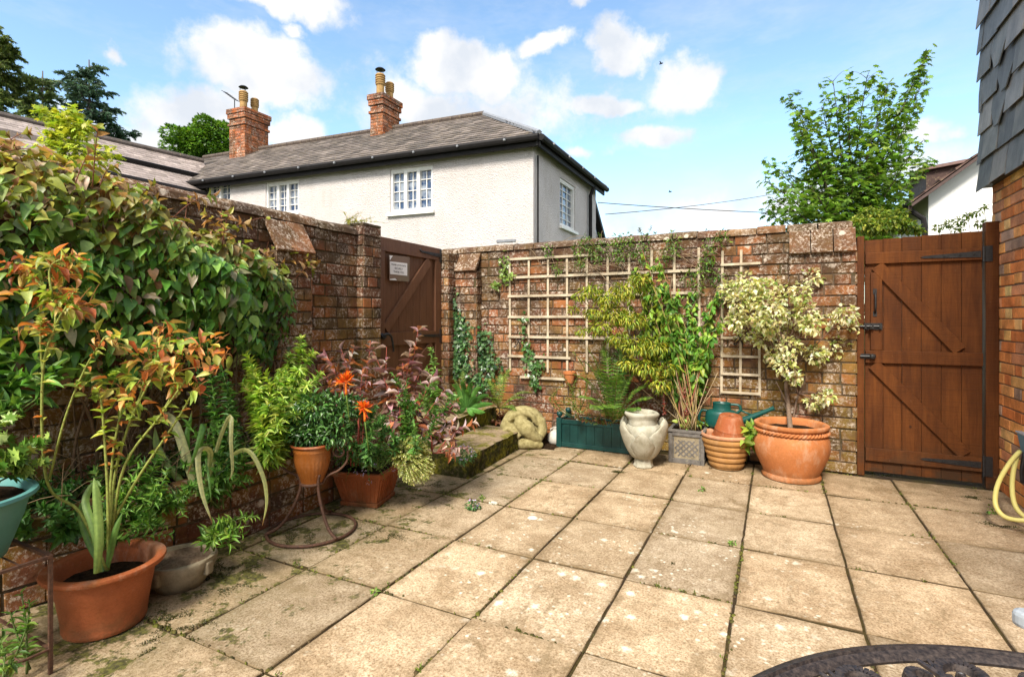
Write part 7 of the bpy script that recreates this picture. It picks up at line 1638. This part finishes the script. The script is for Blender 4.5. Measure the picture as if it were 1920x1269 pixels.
# --- on the wall tops
shoot_plant('yellow_grass', 'dry yellow grass tuft on top of the left gate pier', 'grass', (XL-.1, 3.3, 1.99), [at(665, 410, 4.3), at(645, 398, 4.3), at(680, 398, 4.3), at(700, 408, 4.4), at(655, 415, 4.2), at(690, 415, 4.4), at(720, 418, 4.5), at(676, 405, 4.3)], .026, .25, T_LAN, [(.50, .44, .10), (.36, .36, .08)], 46, seed=183, stem_r=.0015, bend=.02)
def lime():
    c = at(120, 250, 3.3); t = plant('lime_maple', 'bright lime maple sprouting up behind the left wall and vine', 'tree', (c.x-.2, c.y, 0)); lv = LV(190); r = lv.rng; st = []
    st.append((arc((c.x-.2, c.y, 0), c-Vector((0, 0, .1)), (0, 0, 0), 6), .02, .008, (.2, .18, .08)))
    for (px, py, q, n) in ((85, 215, .05, 70), (110, 220, .05, 70), (135, 212, .05, 70), (130, 235, .07, 110), (150, 245, .06, 90), (110, 245, .06, 80), (120, 265, .09, 130), (160, 235, .03, 34), (145, 280, .10, 120), (105, 290, .10, 100), (200, 290, .08, 60), (60, 290, .10, 80), (95, 262, .06, 60), (170, 300, .09, 80)):
        p = at(px, py, 3.3); lv.tuft(p, (q, q, q*.8), n, .038, .9, T_MAPLE, [(.46, .52, .05), (.56, .60, .09), (.34, .44, .04)], shell=.1, up=.8); st.append((arc(c-Vector((0, 0, .1)), p, (0, 0, .02), 4), .005, .002, (.3, .3, .08)))
    lv.build('foliage', MT['leaf'], t); stems_obj(t, st, 'branch')
lime()

# --- trees beyond
def maple():
    d = 7.2; b = at(1592, 700, d); b.z = 0; t = plant('maple_tree', 'young maple with fanned-out stems rising behind the back wall', 'tree', b); lv = LV(200); r = lv.rng; st = []
    fork = at(1592, 560, d); st.append((arc(b, fork, (0, 0, 0), 5), .07, .05, (.10, .08, .06)))
    tips = [(1478, 178, 22), (1500, 215, 40), (1562, 152, 45), (1540, 200, 50), (1626, 142, 50), (1655, 190, 45), (1742, 100, 14), (1735, 150, 30), (1720, 190, 30), (1700, 235, 40), (1730, 265, 20), (1705, 300, 40), (1440, 305, 26), (1470, 320, 40), (1450, 375, 40), (1500, 280, 40), (1590, 230, 50), (1635, 260, 50), (1560, 290, 50), (1520, 350, 50), (1600, 340, 50), (1660, 330, 50), (1690, 370, 40), (1570, 390, 50), (1640, 390, 45), (1480, 400, 40), (1745, 300, 12), (1500, 245, 30), (1435, 340, 34), (1432, 400, 30), (1455, 430, 40), (1520, 420, 44), (1475, 350, 44), (1720, 330, 30), (1590, 175, 34), (1665, 160, 24), (1690, 200, 36), (1540, 430, 40)]
    for (px, py, w) in tips:
        dd = d+r.normal(0, .35); e = at(px, py, dd); P = arc(fork+Vector(r.normal(0, .05, 3)), e, ((e.x-fork.x)*-.12, 0, .12), 14); st.append((P, .018, .004, (.07, .055, .035)))
        L = (e-fork).length
        n = int(L*82); ff = r.uniform(.08, 1, n)**.85; wr = w/F*dd*1.25
        Pn = np.array([tuple(P[min(13, int(q*14))].lerp(P[min(14, int(q*14)+1)], (q*14) % 1)) for q in ff]); a = r.uniform(0, 6.283, n); rr = wr*(1.25-.85*ff)*r.uniform(.08, 1, n)**.6
        U = np.stack([np.cos(a), np.sin(a)*.9, np.zeros(n)], 1); Q = Pn+U*rr[:, None]+np.stack([np.zeros(n), np.zeros(n), r.normal(.02, .05, n)+rr*.25], 1)
        lv.add(Q, U*.8+r.normal(0, .35, (n, 3))+[0, 0, -.35], r.normal(0, .28, (n, 3))+[0, 0, 1.], r.uniform(.065, .125, n)*(1.05-.25*ff), r.uniform(.07, .125, n)*(1.05-.25*ff), T_MAPLE, lv.pal(n, [(.13, .25, .03), (.19, .34, .045), (.09, .18, .025), (.28, .42, .06)], [4, 3, 3, 1]))
        for q in range(0, n, 5): st.append((arc(Pn[q], Q[q], (0, 0, .02), 3), .004, .0015, (.12, .11, .05)))
    lv.build('crown', MT['leaf'], t); stems_obj(t, st, 'trunk', n=5)
maple()
def hedge():
    for i, (lb, spots, seed) in enumerate((('light yellow-green shrub showing over the wall beside the right gate', [(1615, 420, 5.6, .11), (1640, 425, 5.6, .12), (1670, 420, 5.6, .12), (1700, 425, 5.6, .10), (1650, 405, 5.7, .11), (1685, 402, 5.7, .08), (1720, 432, 5.6, .05), (1625, 400, 5.7, .08)], 210), ('wispy pale climber showing above the right gate', [(1780, 420, 5.6, .05), (1800, 415, 5.6, .06), (1815, 405, 5.6, .04), (1830, 400, 5.6, .05), (1845, 390, 5.6, .03), (1795, 428, 5.6, .06), (1838, 420, 5.6, .05), (1760, 428, 5.6, .04)], 211))):
        c = at(*spots[0][:3]); t = plant('hedge_shrub', lb, 'shrub', (c.x, c.y, 0)); lv = LV(seed); st = []
        for (px, py, d, q) in spots:
            p = at(px, py, d); lv.tuft(p, (q, q, q*.7), int(2600*q) if i == 0 else int(900*q), .045 if i == 0 else .035, .55, T_OV3, [(.26, .36, .05), (.40, .44, .07), (.14, .24, .04)], shell=.1, up=.7); st.append((arc((p.x, p.y+.1, 1.0), p, (.05, 0, 0), 6), .006, .002, (.14, .12, .05)))
        st.append((arc((c.x, c.y+.1, 0), (c.x, c.y+.1, 1.1), (0, 0, 0), 3), .02, .015, (.14, .12, .05)))
        lv.build('foliage', MT['leaf'], t); stems_obj(t, st, n=5)
hedge()
def far_trees():
    # round bright tree behind the chimney
    d = 27; b = at(378, 600, d); b.z = 0; t = plant('round_tree', 'round bright green tree between the roofs, left of the chimneys', 'tree', b); lv = LV(220); r = lv.rng; c = at(378, 262, d)
    lob = [(0, 0, -.1, 1.05)]+[(r.normal(0, .55), r.normal(0, .5), r.normal(-.1, .6), r.uniform(.42, .62)) for _ in range(26)]
    rx = Vector((CS, SN, 0))
    for (a, e, z, q) in lob:
        if math.hypot(a, z) > .95: a *= .62; z *= .75
        lv.tuft(c+rx*a+Vector((0, e, z)), (q, q, q*.75), int(760*q), .15, .8, T_MAPLE, [(.10, .22, .02), (.16, .31, .03), (.05, .12, .012)], shell=.55, up=.8, out=1.2)
    lv.build('crown', MT['leaf'], t); stems_obj(t, [(arc(b, c, (0, 0, 0), 5), .22, .08, (.1, .08, .05))], 'trunk')
    # cedar: layered flat branches with drooping tips
    def cedar(lb, px, pyt, d, hw, cols, seed, nb, lean=0, dens=1.0, pw=.5, rise=.55, zlo=3.5, leaf=.19):
        b = at(px, 600, d); b.z = 0; top = at(px+lean, pyt, d); t = plant('conifer_tree', lb, 'tree', b); lv = LV(seed); r = lv.rng; st = [(arc(b, top-Vector((0, 0, .5)), (0, 0, 0), 8), .3, .03, (.10, .08, .07))]
        H0 = top.z-.5
        for k in range(nb):
            f = (k+r.random())/nb; z = zlo+(H0-zlo)*f; reach = hw*(1.06-f)**pw*r.uniform(.4, 1.12); a = r.uniform(0, 6.28); u = Vector((math.cos(a), math.sin(a), 0)); p0 = b.lerp(Vector((top.x, top.y, 0)), f); p0.z = z-.4
            P = arc(p0, p0+u*reach+Vector((0, 0, reach*r.uniform(.1, rise))), (0, 0, .03*reach), 8); st.append((P, .045, .010, (.11, .09, .08)))
            for j in range(int(reach*8*dens)+3):
                q = .15+.85*r.random(); s0 = P[int(q*7.9)]; v = Vector((-u.y, u.x, 0))*r.choice([-1, 1])*(.25+reach*.26*(1.1-q))*r.uniform(.5, 1.3)+u*r.uniform(.1, .5); e2 = s0+v+Vector((0, 0, r.uniform(-.22, .22))); pp = arc(s0, e2, (0, 0, .06), 5); st.append((pp, .010, .004, (.10, .08, .07)))
                lv.along(pp, int(44*dens), leaf*1.1, .24, T_LITE, cols, t0=.05, pitch=50, droop=.7, taper=.2)
        lv.build('crown', MT['leaf'], t); stems_obj(t, st, 'trunk', n=4)
    cedar('dark blue-green cedar with spreading layered branches behind the left roof', 172, 96, 30, 4.0, [(.085, .17, .115), (.13, .22, .14), (.06, .12, .075)], 230, 115, -5, 1.0, .6, .4)
    cedar('tall olive-green conifer at the top left corner', -10, 22, 27, 3.3, [(.16, .22, .05), (.22, .28, .07), (.10, .15, .04)], 231, 110, -12, 1.2, .45, .1, 4, .22)
    cedar('smaller olive conifer between the tall corner one and the cedar', 80, 118, 32, 2.9, [(.13, .20, .065), (.19, .26, .08), (.08, .13, .045)], 232, 90, 0, 1.2, .45, .25)
far_trees()
